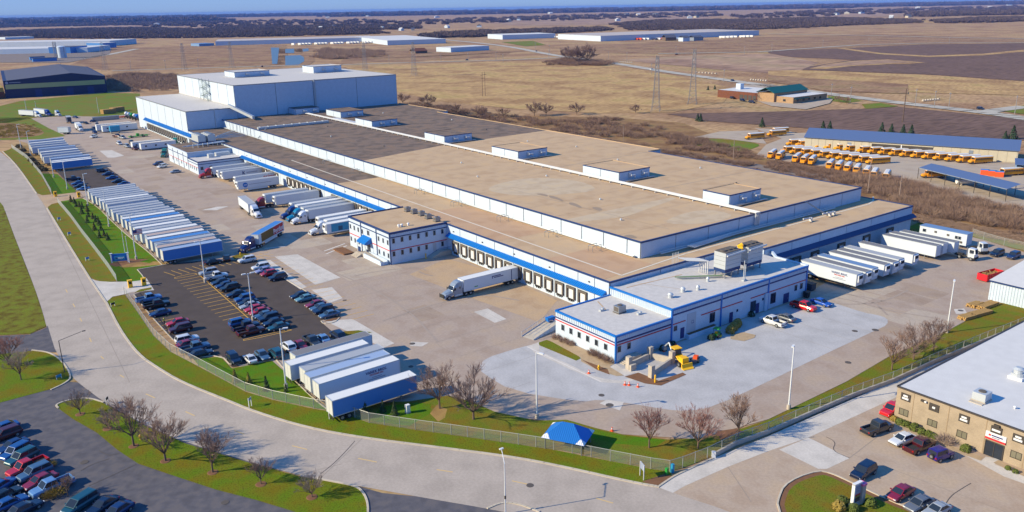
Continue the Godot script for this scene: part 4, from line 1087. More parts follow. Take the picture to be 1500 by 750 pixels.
	for q in [[140.9, -114.7, 146.2, -111.5, "cooling tower above the front office, beside the pipe rack"], [148.6, -114.6, 153.8, -111.4, "cooling tower above the front office, farther from the pipe rack"]]:
		var t := thing("cooling_tower", "boxy galvanised " + q[4], "cooling tower", Vector3((q[0] + q[2]) / 2, 7.3, (q[1] + q[3]) / 2), 0, "cooling towers on the front office roof")
		var w: float = (q[2] - q[0]) / 2
		var d: float = (q[3] - q[1]) / 2
		var leg := Geo.new()
		for sx in [-1, 0, 1]:
			for sz in [-1, 1]:
				leg.box(sx * w * 0.9 - 0.12, 0, sz * d * 0.85 - 0.12, sx * w * 0.9 + 0.12, 1.4, sz * d * 0.85 + 0.12)
		part(t, "leg", leg, M.steel)
		part(t, "basin", Geo.new().box(-w, 1.3, -d, w, 2.0, d), M.blue_trim)
		for k in 4:
			part(t, "side_panel", Geo.new().box(-w - 0.03, 2.05 + k * 0.95, -d - 0.03, w + 0.03, 2.05 + k * 0.95 + 0.9, d + 0.03), M.galv)
		part(t, "fan_deck", Geo.new().box(-w, 5.86, -d, w, 5.95, d), M.pad)
		for k in 3:
			part(t, "fan", Geo.new().tube(Vector3(-w * 0.62 + k * w * 0.62, 5.9, 0), Vector3(-w * 0.62 + k * w * 0.62, 6.2, 0), 0.75, 0.7, 12), M.pad)
		part(t, "pipe", Geo.new().tube(Vector3(-w, 5.3, d + 0.4), Vector3(w + 0.8, 5.5, d + 0.4), 0.2, 0.2, 7), M.pipe_white)
	var y := Geo.new().tube(Vector3(147.3, 13.0, -113.4), Vector3(148.2, 13.6, -112.8), 0.5, 0.5, 8).tube(Vector3(146.8, 12.6, -113.0), Vector3(147.6, 13.1, -112.2), 0.4, 0.4, 8).tube(Vector3(147.3, 9.5, -112.6), Vector3(147.3, 12.8, -112.6), 0.18, 0.18, 6)
	solo("valve_assembly", y, M.yellow, "yellow valve piping between the two rooftop cooling towers", "piping")
	y = Geo.new().tube(Vector3(142.9, 7.3, -107.9), Vector3(142.9, 12.0, -107.9), 0.13, 0.1, 6).tube(Vector3(143.4, 7.3, -107.9), Vector3(143.4, 11.0, -107.9), 0.1, 0.1, 6).box(142.6, 7.2, -108.2, 143.7, 7.6, -107.6)
	solo("roof_stack", y, M.galv, "slim twin metal stacks standing in front of the rooftop cooling towers", "vent stack")
	ac_unit(Vector3(111.6, 5.55, -114.4), 2.0, 1.5, "grey air conditioner on the low front office roof")


func ac_unit(p: Vector3, w: float, h: float, label: String, group := "") -> void:
	var o := thing("air_conditioner", label, "air conditioner", p, 0, group)
	part(o, "casing", Geo.new().box(-w / 2, 0.15, -w * 0.4, w / 2, h, w * 0.4), M.steel)
	part(o, "base", Geo.new().box(-w / 2 - 0.1, 0, -w * 0.4 - 0.1, w / 2 + 0.1, 0.15, w * 0.4 + 0.1), M.pad)
	part(o, "grille", Geo.new().box(-w / 2 - 0.02, 0.4, -w * 0.3, -w / 2 + 0.01, h - 0.2, w * 0.3), M.pad)
	part(o, "fan", Geo.new().tube(Vector3(0, h, 0), Vector3(0, h + 0.12, 0), w * 0.28, w * 0.26, 12), M.pad)


func dispatch_office() -> void:
	var o := thing("dispatch_office", "two-storey white office with blue trim standing out from the loading docks", "office")
	var x := 99.2
	var z := -189.6
	part(o, "wall", Geo.new().box(x, 0, -214.2, 117.2, 8.6, z), M.wall)
	part(o, "roof", Geo.new().flat(pts([x, -214.1, 117.2, -214.1, 117.2, -189.7, x, -189.7]), 8.64), M.tan_roof)
	cap(o, pts([117.2, -214.2, x, -214.2, x, z, 117.2, z]), 8.85, 0.4, M.blue_trim)
	fluted_z(o, x + 0.2, 117.0, z, 7.75, 8.4)
	stripe_x(o, x, -214.2, z, 7.25, 0.26, M.blue_trim)
	stripe_z(o, x, 117.1, z, 7.35, 0.26, M.blue_trim)
	stripe_x(o, x, -214.2, -206.7, 3.75, 0.2, M.red_line)
	stripe_x(o, x, -199.8, z, 3.75, 0.2, M.red_line)
	stripe_z(o, x, 117.1, z, 3.8, 0.2, M.red_line)
	for zz in [-206.5, -197.2, -189.65]:
		part(o, "corner_post", Geo.new().box(x - 0.14, 0, zz - 0.18, x + 0.1, 8.6, zz + 0.18), M.blue_trim)
	for zz in [-213.3, -210.8, -208.3, -205.7, -196.0, -193.35, -190.8]:
		window(o, Vector3(x, 6.0, zz), Vector3.LEFT, 0.75, 1.25, M.glass, M.frame)
	for zz in [-213.3, -210.8, -208.3, -196.0, -193.35, -190.8]:
		window(o, Vector3(x, 2.3, zz), Vector3.LEFT, 0.75, 1.25, M.glass, M.frame)
	window(o, Vector3(x, 6.3, -202.1), Vector3.LEFT, 1.3, 1.3, M.glass, M.frame)
	for xx in [100.3, 102.9, 105.4, 108.0, 110.6, 113.1, 115.7]:
		window(o, Vector3(xx, 6.5, z), Vector3.BACK, 0.75, 1.3, M.glass, M.frame)
	for xx in [100.2, 102.8, 105.4, 107.9, 110.4, 115.6]:
		window(o, Vector3(xx, 2.9, z), Vector3.BACK, 0.75, 1.3, M.glass, M.frame)
	var d := part(o, "door", Geo.new().box(-0.55, 0, -0.05, 0.55, 2.4, 0.06), M.frame)
	d.position = Vector3(113.0, 1.2, z)
	d = part(o, "door", Geo.new().box(-0.06, 0, -0.9, 0.06, 2.4, 0.9), M.glass)
	d.position = Vector3(x, 0.9, -202.2)
	part(d, "frame", Geo.new().box(-0.1, 2.4, -1.0, 0.05, 2.5, 1.0).box(-0.1, 0, -0.04, 0.05, 2.4, 0.04).box(-0.1, 0, -1.0, 0.05, 2.4, -0.9).box(-0.1, 0, 0.9, 0.05, 2.4, 1.0), M.frame)
	part(o, "entrance_awning", Geo.new().profile([Vector2(x - 0.05, 5.2), Vector2(x - 2.2, 3.9), Vector2(x - 2.2, 3.5), Vector2(x - 0.05, 3.5)], -205.4, -200.4), M.bright_blue)
	part(o, "blue_panel", Geo.new().box(x - 2.1, 0.9, -204.9, x - 2.0, 2.3, -203.4), M.blue_trim)
	for zz in [-205.2, -200.6]:
		part(o, "awning_post", Geo.new().tube(Vector3(x - 2.1, 0.3, zz), Vector3(x - 2.1, 3.6, zz), 0.07, 0.07, 6), M.white)
	# ramp and stoop
	part(o, "ramp", Geo.new().profile([Vector2(0, 0), Vector2(0, 0.95), Vector2(3.0, 0.95), Vector2(12.6, 0.1), Vector2(12.6, 0)], -0.9, 0.9), M.concrete).transform = Transform3D(Basis(Vector3.UP, -PI / 2), Vector3(x - 1.6, 0, -203.5))
	for xx in [x - 2.6, x - 0.55]:
		part(o, "ramp_wall", Geo.new().box(xx - 0.1, 0, -200.5, xx + 0.1, 1.25, -190.6), M.wall)
	part(o, "ramp_wall", Geo.new().box(x - 2.7, 0, -190.6, x - 0.4, 0.9, -190.4), M.wall)
	var g := Geo.new()
	for k in 5:
		g.box(x - 2.9 - k * 0.35, 0, -205.0, x - 2.5 - k * 0.35, 0.85 - k * 0.17, -201.6)
	part(o, "steps", g, M.concrete)
	# stair to the yard on the shaded side
	part(o, "stair", Geo.new().profile([Vector2(110.4, 0), Vector2(113.6, 1.3), Vector2(117.1, 1.3), Vector2(117.1, 0)], z + 0.1, z + 2.2), M.concrete)
	part(o, "stair_rail", Geo.new().tube(Vector3(109.3, 0.9, z + 2.1), Vector3(113.0, 2.3, z + 2.1), 0.05, 0.05, 4).tube(Vector3(113.0, 2.3, z + 2.1), Vector3(117, 2.3, z + 2.1), 0.05, 0.05, 4), M.blue_trim)
	part(o, "bed_wall", Geo.new().box(93.2, 0, -213, 96.2, 0.4, -206), M.mulch)
	var names := ["closest to the yard corner", "second from the yard corner", "in the middle of its row", "fourth from the yard corner", "closest to the dock wall"]
	var spots := [Vector3(115.72, 9.3, -208.73), Vector3(115.86, 9.3, -205.15), Vector3(116.28, 9.3, -201.63), Vector3(115.9, 9.3, -197.26), Vector3(116.11, 9.3, -192.95)]
	for i in 5:
		ac_unit(Vector3(spots[i].x, 8.68, spots[i].z), 1.6, 1.3, "grey air conditioner on the two-storey office roof, " + nth(i + 1) + " from the far end of its row", "air conditioners on the two-storey office roof")
	for p in [Vector3(104.62, 8.9, -194.23), Vector3(105.64, 8.9, -194.33), Vector3(107.58, 8.9, -194.15)]:
		var v := part(o, "roof_vent", Geo.new().tube(Vector3.ZERO, Vector3(0, 0.5, 0), 0.3, 0.25, 8).tube(Vector3(0, 0.5, 0), Vector3(0, 0.75, 0), 0.42, 0.3, 8), M.white)
		v.position = Vector3(p.x, 8.66, p.z)


func shipping_office() -> void:
	var o := thing("shipping_office", "white office block with two roof levels beside the red semi truck at the docks", "office")
	var x := 97.8
	part(o, "wall", Geo.new().box(x, 0, -370, 117.25, 5.4, -356), M.wall)
	part(o, "wall", Geo.new().box(x, 0, -401, 117.25, 7.5, -370.05), M.wall)
	part(o, "roof", Geo.new().flat(pts([x, -370, 117.2, -370, 117.2, -356.1, x, -356.1]), 5.44), M.white_roof)
	part(o, "roof", Geo.new().flat(pts([x, -401, 117.2, -401, 117.2, -370.1, x, -370.1]), 7.54), M.grey_roof)
	cap(o, pts([x, -370, x, -356, 117.2, -356]), 5.5, 0.25, M.blue_trim)
	cap(o, pts([x, -401, x, -370, 117.2, -370]), 7.6, 0.25, M.wall)
	stripe_x(o, x, -370, -356, 4.2, 0.25, M.navy_line)
	stripe_x(o, x, -401, -370, 5.6, 0.25, M.navy_line)
	stripe_z(o, x, 117.2, -356, 4.2, 0.25, M.navy_line)
	stripe_x(o, x, -401, -356, 2.9, 0.15, M.red_line)
	for z in [-393, -385, -377, -370]:
		part(o, "corner_post", Geo.new().box(x - 0.12, 0, z - 0.15, x + 0.1, 7.0 if z < -371 else 5.3, z + 0.15), M.navy_line)
	for z in [-394.5, -388, -380.5, -373, -367.5, -364.5, -361.5, -358.3]:
		window(o, Vector3(x, 2.2, z), Vector3.LEFT, 0.8, 1.3, M.glass, M.frame)
	for xx in [99.4, 103.2]:
		window(o, Vector3(xx, 2.6, -356), Vector3.BACK, 1.1, 1.3, M.glass, M.frame)
	part(o, "roof_unit", Geo.new().box(105, 5.45, -366, 107.4, 7.0, -363.6).box(109, 5.45, -368.6, 115, 6.8, -366), M.galv)
	for q in [[109.5, -391.5], [113.9, -391.2]]:
		var t := thing("cooling_tower", "round-topped grey cooling tower on the shipping office roof, %s the dock wall" % ["away from" if q[0] < 112 else "beside"], "cooling tower", Vector3(q[0], 7.6, q[1]), 0, "cooling towers on the shipping office roof")
		part(t, "casing", Geo.new().box(-1.7, 1.6, -5, 1.7, 4.6, 5), M.galv)
		part(t, "basin", Geo.new().box(-1.8, 0.9, -5.1, 1.8, 1.6, 5.1), M.blue_trim)
		part(t, "leg", Geo.new().box(-1.6, 0, -4.8, -1.3, 0.9, 4.8).box(1.3, 0, -4.8, 1.6, 0.9, 4.8), M.steel)
		for k in 3:
			part(t, "fan", Geo.new().tube(Vector3(0, 4.6, -3.2 + k * 3.2), Vector3(0, 5.0, -3.2 + k * 3.2), 1.3, 1.2, 12), M.steel)
	var g := Geo.new()
	for k in 6:
		g.tube(Vector3(100 + k * 1.5, 8.4, -384 + (k % 2)), Vector3(118, 9.2, -383.5 + k * 0.6), 0.2, 0.2, 6)
		g.tube(Vector3(104 + k * 2.2, 7.5, -382), Vector3(104 + k * 2.2, 9.4, -382), 0.16, 0.16, 5)
	part(o, "roof_pipe", g, M.galv)


func tan_building() -> void:
	var o := thing("tan_office_building", "tan block commercial building with a white roof and black upper signs", "building")
	var x := 122.5
	var h := 5.75
	part(o, "wall", Geo.new().box(x, 0, -60.8, 190, h, -20), M.tan_wall)
	part(o, "roof", Geo.new().flat(pts([x + 0.15, -60.65, 190, -60.65, 190, -20, x + 0.15, -20]), h + 0.06), M.bright_roof)
	cap(o, pts([x, -20, x, -60.8, 190, -60.8]), h + 0.05, 0.12, M.dark_frame, 0.3)
	var z := lambda_tan()
	for i in 4: # ground floor windows
		window(o, Vector3(x, 1.75, z[i]), Vector3.LEFT, 1.4, 1.0, M.dim_glass, M.dark_frame)
	for i in 5:
		var s := part(o, "wall_sign", Geo.new().box(-0.12, -0.62, -0.78, 0.0, 0.62, 0.78), M.dark_frame)
		s.position = Vector3(x, 4.45, z[4 + i])
		var w := [1.05, 0.45, 1.1, 1.2, 1.2]
		var g := Geo.new()
		if i in [0, 2, 4]:
			g.box(-0.16, 0.08, -w[i] * 0.35, -0.11, 0.38, w[i] * 0.35)
			g.box(-0.16, -0.38, -w[i] / 2, -0.11, -0.06, w[i] / 2)
		else:
			g.box(-0.16, -0.16, -w[i] / 2, -0.11, 0.16, w[i] / 2)
		part(s, "sign_text", g, M.white)
	var light := part(o, "wall_light", Geo.new().cbox(Vector3.ZERO, Vector3(0.35, 0.3, 0.7)), M.dark_frame)
	light.position = Vector3(x - 0.2, 5.0, -56.36)
	part(light, "lens", Geo.new().cbox(Vector3(-0.05, 0, 0.4), Vector3(0.3, 0.26, 0.3)), M.white)
	light = part(o, "wall_light", Geo.new().cbox(Vector3.ZERO, Vector3(0.35, 0.3, 0.8)), M.dark_frame)
	light.position = Vector3(x - 0.2, 5.3, z[7])
	var dz: float = -45.19
	var d := part(o, "door", Geo.new().box(-0.08, 0, -1.25, 0.02, 2.4, -0.04).box(-0.08, 0, 0.04, 0.02, 2.4, 1.25), M.glass)
	d.position = Vector3(x, 0, dz)
	part(d, "frame", Geo.new().box(-0.14, 0, -1.35, 0.0, 2.5, -1.25).box(-0.14, 0, 1.25, 0.0, 2.5, 1.35).box(-0.14, 2.4, -1.25, 0.0, 2.5, 1.25).box(-0.14, 0, -0.04, 0.0, 2.4, 0.04), M.dark_frame)
	var sign := part(o, "door_sign", Geo.new().box(-0.16, 2.75, dz - 1.45, 0, 3.95, dz + 1.45).mesh(), M.white)
	part(sign, "red_band", Geo.new().box(x - 0.2, 2.75, dz - 1.45, x, 3.05, dz + 1.45), M.red_line)
	part(sign, "red_mark", Geo.new().box(x - 0.2, 3.35, dz - 1.0, x, 3.65, dz - 0.7), M.red_line)
	part(sign, "sign_text", Geo.new().box(x - 0.19, 3.42, dz - 0.6, x, 3.62, dz + 1.0).box(x - 0.19, 3.18, dz - 0.5, x, 3.27, dz + 0.6), M.navy_line)
	sign.position.x = 0
	sign.mesh = Geo.new().box(x - 0.16, 2.75, dz - 1.45, x, 3.95, dz + 1.45).mesh()
	var g := Geo.new()
	for k in 7:
		g.box(x - 0.04, 0, -58.0 + k * 5.6, x + 0.02, h - 0.1, -57.9 + k * 5.6)
	part(o, "wall_joint", g, M.tan_joint)
	g = Geo.new()
	g.box(-1.1, 0.25, -1.0, 1.1, 1.5, 1.0)
	var u := thing("rooftop_unit", "square grey rooftop unit on the white roof of the tan building", "air conditioner", v3(Vector2(127.93, -50.19), 5.8))
	part(u, "casing", g, M.galv)
	part(u, "curb", Geo.new().box(-1.2, 0, -1.1, 1.2, 0.25, 1.1).box(-2.0, 0, -1.0, -1.2, 0.15, 1.0), M.concrete)
	part(u, "fan", Geo.new().tube(Vector3(0, 1.5, 0), Vector3(0, 1.62, 0), 0.6, 0.55, 12), M.pad)
	u = thing("exhaust_fan", "round silver exhaust fan on the white roof of the tan building", "exhaust fan", v3(Vector2(140.56, -50.22), 5.8))
	part(u, "curb", Geo.new().box(-1.1, 0, -1.1, 1.1, 0.5, 1.1), M.white)
	part(u, "hood", Geo.new().tube(Vector3(0, 0.5, 0), Vector3(0, 1.0, 0), 1.0, 1.0, 14).tube(Vector3(0, 1.0, 0), Vector3(0, 1.7, 0), 0.7, 0.7, 14).tube(Vector3(0, 1.7, 0), Vector3(0, 2.0, 0), 0.9, 0.5, 14), M.galv)
	u = thing("roof_vent", "small white vent cap on the tan building's roof", "vent", v3(Vector2(128.84, -45.67), 5.8))
	part(u, "stack", Geo.new().tube(Vector3.ZERO, Vector3(0, 0.35, 0), 0.12, 0.12, 8), M.white)
	part(u, "hood", Geo.new().tube(Vector3(0, 0.35, 0), Vector3(0, 0.5, 0), 0.25, 0.15, 8), M.white)

	o = thing("metal_shed", "white ribbed metal building with blue eave by the red dumpster", "building")
	part(o, "wall", Geo.new().box(192.8, 0, -77.7, 230, 4.55, -52), M.wall)
	g = Geo.new()
	for k in 40:
		g.box(192.72, 0, -77.6 + k * 0.62, 192.82, 4.4, -77.35 + k * 0.62)
	part(o, "wall_rib", g, M.wall, "stuff")
	part(o, "roof", Geo.new().profile([Vector2(192.5, 4.6), Vector2(211, 6.0), Vector2(230, 4.6), Vector2(230, 4.75), Vector2(211, 6.2), Vector2(192.5, 4.75)], -77.9, -52), M.bright_roof)
	part(o, "eave", Geo.new().box(192.4, 4.4, -77.9, 192.6, 4.72, -52), M.blue_trim)


func v3(p: Vector2, y: float) -> Vector3:
	return Vector3(p.x, y, p.y)


func lambda_tan() -> Array: # where the windows and signs sit along the tan wall
	return [-59.29, -54.6, -50, -42.17, -59.26, -54.65, -49.99, -45.28, -42.23]


func wheel_mesh(r: float, w: float, rim: float) -> ArrayMesh:
	var key := "wheel %.2f %.2f" % [r, w]
	if not kept.has(key):
		var a := Geo.new().tube(Vector3(0, 0, -w / 2), Vector3(0, 0, w / 2), r, r, 14)
		var m := a.mesh()
		var b := Geo.new().tube(Vector3(0, 0, -w / 2 - 0.01), Vector3(0, 0, w / 2 + 0.01), rim, rim, 10)
		var arr := []
		arr.resize(Mesh.ARRAY_MAX)
		arr[Mesh.ARRAY_VERTEX] = b.v
		m.add_surface_from_arrays(Mesh.PRIMITIVE_TRIANGLES, arr)
		m.surface_set_material(0, M.rubber)
		m.surface_set_material(1, M.steel)
		kept[key] = m
	return kept[key]


func wheels(o: Node3D, spots: Array, r: float, w: float, rim: float) -> void:
	for s in spots:
		var i := part(o, "wheel", wheel_mesh(r, w, rim), null)
		i.position = Vector3(s[0], r, s[1])


func once(key: String, make: Callable) -> ArrayMesh:
	if not kept.has(key):
		kept[key] = make.call().mesh()
	return kept[key]


const PAINTS := {
	"white": [208, 210, 214], "silver": [150, 156, 164], "grey": [98, 102, 110], "dark grey": [52, 55, 62], "black": [16, 17, 21], "navy": [16, 28, 58],
	"dark blue": [18, 42, 92], "blue": [28, 76, 140], "light blue": [96, 136, 184], "steel blue": [66, 96, 128], "teal": [24, 74, 90], "red": [176, 16, 28],
	"crimson": [128, 18, 44], "maroon": [70, 14, 26], "bright red": [204, 22, 24], "purple": [44, 24, 116], "bright blue": [10, 74, 170], "pale teal": [92, 136, 150], "lavender": [138, 142, 182],
}


func car_paint(n: String) -> Material:
	var c: Array = PAINTS[n]
	return paint(rgb(c[0], c[1], c[2]), 0.32, 0.15, 0.7)


# length, half width, belt height, roof height, cabin base rear and front, cabin top rear and front
const CARS := {
	"sedan": [4.8, 0.91, 0.95, 1.46, -1.85, 1.15, -1.1, 0.3], "coupe": [4.5, 0.9, 0.9, 1.36, -1.8, 0.95, -0.95, 0.1], "hatchback": [4.2, 0.89, 0.98, 1.52, -2.0, 1.15, -1.65, 0.4],
	"suv": [4.8, 0.96, 1.1, 1.76, -2.3, 1.2, -1.95, 0.45], "van": [5.1, 1.0, 1.12, 1.8, -2.45, 1.75, -2.2, 0.75], "pickup": [5.8, 1.0, 1.15, 1.9, -0.75, 1.55, -0.5, 0.85], "jeep": [4.1, 0.92, 1.12, 1.86, -1.95, 0.65, -1.9, 0.4],
}


func ring(x: float, y0: float, y1: float, w: float) -> Array:
	var h := y1 - y0
	return [Vector3(x, y0, -w * 0.88), Vector3(x, y0 + h * 0.3, -w), Vector3(x, y0 + h * 0.72, -w), Vector3(x, y1, -w * 0.87), Vector3(x, y1, w * 0.87), Vector3(x, y0 + h * 0.72, w), Vector3(x, y0 + h * 0.3, w), Vector3(x, y0, w * 0.88)]


func car_body(kind: String) -> Geo:
	var s: Array = CARS[kind]
	var l: float = s[0] / 2
	var w: float = s[1]
	var b: float = s[2]
	var g := Geo.new()
	var blunt := 1.0 if kind in ["suv", "pickup", "jeep"] else 0.0
	var rear: float = -l
	if kind == "pickup":
		rear = -0.8
	var rings := []
	if kind == "pickup":
		rings = [ring(rear, 0.35, b, w * 0.97), ring(rear + 0.1, 0.32, b, w)]
	else:
		rings = [ring(rear, 0.45, b * 0.84, w * 0.82), ring(rear + 0.12, 0.32, b * 0.96, w * 0.93), ring(rear + 0.7, 0.24, b, w)]
	rings += [ring(0, 0.24, b, w), ring(l - 1.55, 0.24, b * 0.99, w), ring(l - 0.5, 0.27, b * lerpf(0.84, 0.93, blunt), w * 0.97), ring(l - 0.1, 0.32, b * lerpf(0.74, 0.86, blunt), w * 0.89), ring(l, 0.42, b * lerpf(0.6, 0.76, blunt), w * 0.78)]
	g.loft(rings)
	if kind == "pickup":
		g.box(-l, 0.42, -w * 0.97, -0.8, 0.72, w * 0.97)
		for z in [-1, 1]:
			g.box(-l + 0.05, 0.72, minf(z * w * 0.97, z * w * 0.84), -0.8, b, maxf(z * w * 0.97, z * w * 0.84))
		g.box(-l, 0.5, -w * 0.95, -l + 0.12, b - 0.02, w * 0.95)
		g.box(-l - 0.12, 0.42, -w * 0.9, -l, 0.62, w * 0.9)
	if kind == "jeep":
		for x in [-1.3, 1.3]:
			g.box(x - 0.5, 0.8, -w - 0.1, x + 0.5, 0.95, w + 0.1)
	return g


func cabin_points(kind: String, grow: float) -> Array: # base rear, base front, top front, top rear at -z, then at +z
	var s: Array = CARS[kind]
	var w: float = s[1] * 0.9
	var t: float = s[1] * 0.74 if s[3] < 1.6 else s[1] * 0.8
	return [Vector3(s[4] - grow, s[2] - 0.02, -w - grow), Vector3(s[5] + grow, s[2] - 0.02, -w - grow), Vector3(s[7] + grow, s[3], -t - grow), Vector3(s[6] - grow, s[3], -t - grow), Vector3(s[4] - grow, s[2] - 0.02, w + grow), Vector3(s[5] + grow, s[2] - 0.02, w + grow), Vector3(s[7] + grow, s[3], t + grow), Vector3(s[6] - grow, s[3], t + grow)]


func cabin(kind: String) -> Geo:
	var g := Geo.new()
	var p := cabin_points(kind, 0.0)
	g.quad(p[1], p[0], p[3], p[2])
	g.quad(p[4], p[5], p[6], p[7])
	g.quad(p[5], p[1], p[2], p[6])
	g.quad(p[0], p[4], p[7], p[3])
	# a slightly crowned roof
	var up := Vector3(0, 0.06, 0)
	var a: Vector3 = p[3].lerp(p[6], 0.12) + up
	var b: Vector3 = p[2].lerp(p[7], 0.12) + up
	var c: Vector3 = p[6].lerp(p[3], 0.12) + up
	var d: Vector3 = p[7].lerp(p[2], 0.12) + up
	g.quad(d, c, b, a)
	g.quad(p[3], a, b, p[2])
	g.quad(p[7], p[6], c, d)
	g.quad(p[6], p[2], b, c)
	g.quad(p[3], p[7], d, a)
	return g


func inset(a: Vector3, b: Vector3, c: Vector3, d: Vector3, u0: float, u1: float, v0: float, v1: float) -> Geo:
	var f := func(u: float, v: float) -> Vector3: return a.lerp(b, u).lerp(d.lerp(c, u), v)
	var g := Geo.new()
	var n := (b - a).cross(d - a).normalized() * 0.015
	g.quad(f.call(u0, v0) + n, f.call(u1, v0) + n, f.call(u1, v1) + n, f.call(u0, v1) + n)
	return g


func car(kind: String, color: String, x: float, z: float, turn: float, label: String, group := "", tiny := false) -> Node3D:
	var o := thing({"suv": "suv", "van": "minivan", "pickup": "pickup_truck"}.get(kind, kind), label, {"suv": "car", "van": "van", "pickup": "pickup truck", "jeep": "car"}.get(kind, "car"), Vector3(x, 0.03, z), turn, group)
	var s: Array = CARS[kind]
	var m := car_paint(color)
	var l: float = s[0] / 2
	var w: float = s[1]
	var p := cabin_points(kind, 0.0)
	part(o, "body", once("body " + kind, func(): return car_body(kind)), m)
	part(o, "cabin", once("cabin " + kind, func(): return cabin(kind)), m)
	part(o, "windshield", once("ws " + kind, func(): return inset(p[5], p[1], p[2], p[6], 0.06, 0.94, 0.06, 0.95)), M.glass)
	part(o, "rear_window", once("rw " + kind, func(): return inset(p[0], p[4], p[7], p[3], 0.08, 0.92, 0.15, 0.92)), M.glass)
	for k in ([0.04, 0.5] if not tiny else [0.04]):
		var u1: float = k + 0.43 if not tiny else 0.95
		part(o, "side_window", once("sw%s %.2f %.2f" % [kind, k, u1], func(): return inset(p[4], p[5], p[6], p[7], k, u1, 0.12, 0.92)), M.glass)
		part(o, "side_window", once("sv%s %.2f %.2f" % [kind, k, u1], func(): return inset(p[1], p[0], p[3], p[2], 1 - u1, 1 - k, 0.12, 0.92)), M.glass)
	var r := 0.4 if kind in ["pickup", "jeep"] else 0.36 if kind == "suv" else 0.33
	var ax: float = l * 0.6
	wheels(o, [[ax, w - 0.08], [ax, -w + 0.08], [-ax, w - 0.08], [-ax, -w + 0.08]], r, 0.24, r * 0.62)
	if tiny:
		return o
	for side in [-1, 1]:
		part(o, "headlight", once("hl %s %d" % [kind, side], func(): return Geo.new().cbox(Vector3(l - 0.1, s[2] * 0.66, side * w * 0.68), Vector3(0.16, 0.14, 0.32))), M.lamp_glass)
		part(o, "taillight", once("tl %s %d" % [kind, side], func(): return Geo.new().cbox(Vector3(-l + 0.03, s[2] * 0.76, side * w * 0.78), Vector3(0.12, 0.2, 0.24))), M.tail_red)
		part(o, "side_mirror", once("mi %s %d" % [kind, side], func(): return Geo.new().cbox(Vector3(s[5] - 0.35, s[2] + 0.1, side * (w + 0.06)), Vector3(0.12, 0.16, 0.22))), m)
	if kind == "pickup":
		part(o, "bed_floor", once("bed", func(): return Geo.new().box(-l + 0.12, 0.72, -w * 0.84, -0.8, 0.76, w * 0.84)), M.rubber)
	if kind == "jeep":
		var sp := part(o, "spare_wheel", wheel_mesh(0.38, 0.24, 0.22), null)
		sp.position = Vector3(-l - 0.12, 0.95, 0.1)
		sp.rotation.y = PI / 2
	part(o, "front_bumper", once("fb " + kind, func(): return Geo.new().box(l - 0.06, 0.36, -w * 0.74, l + 0.03, 0.5, w * 0.74)), M.pad)
	return o


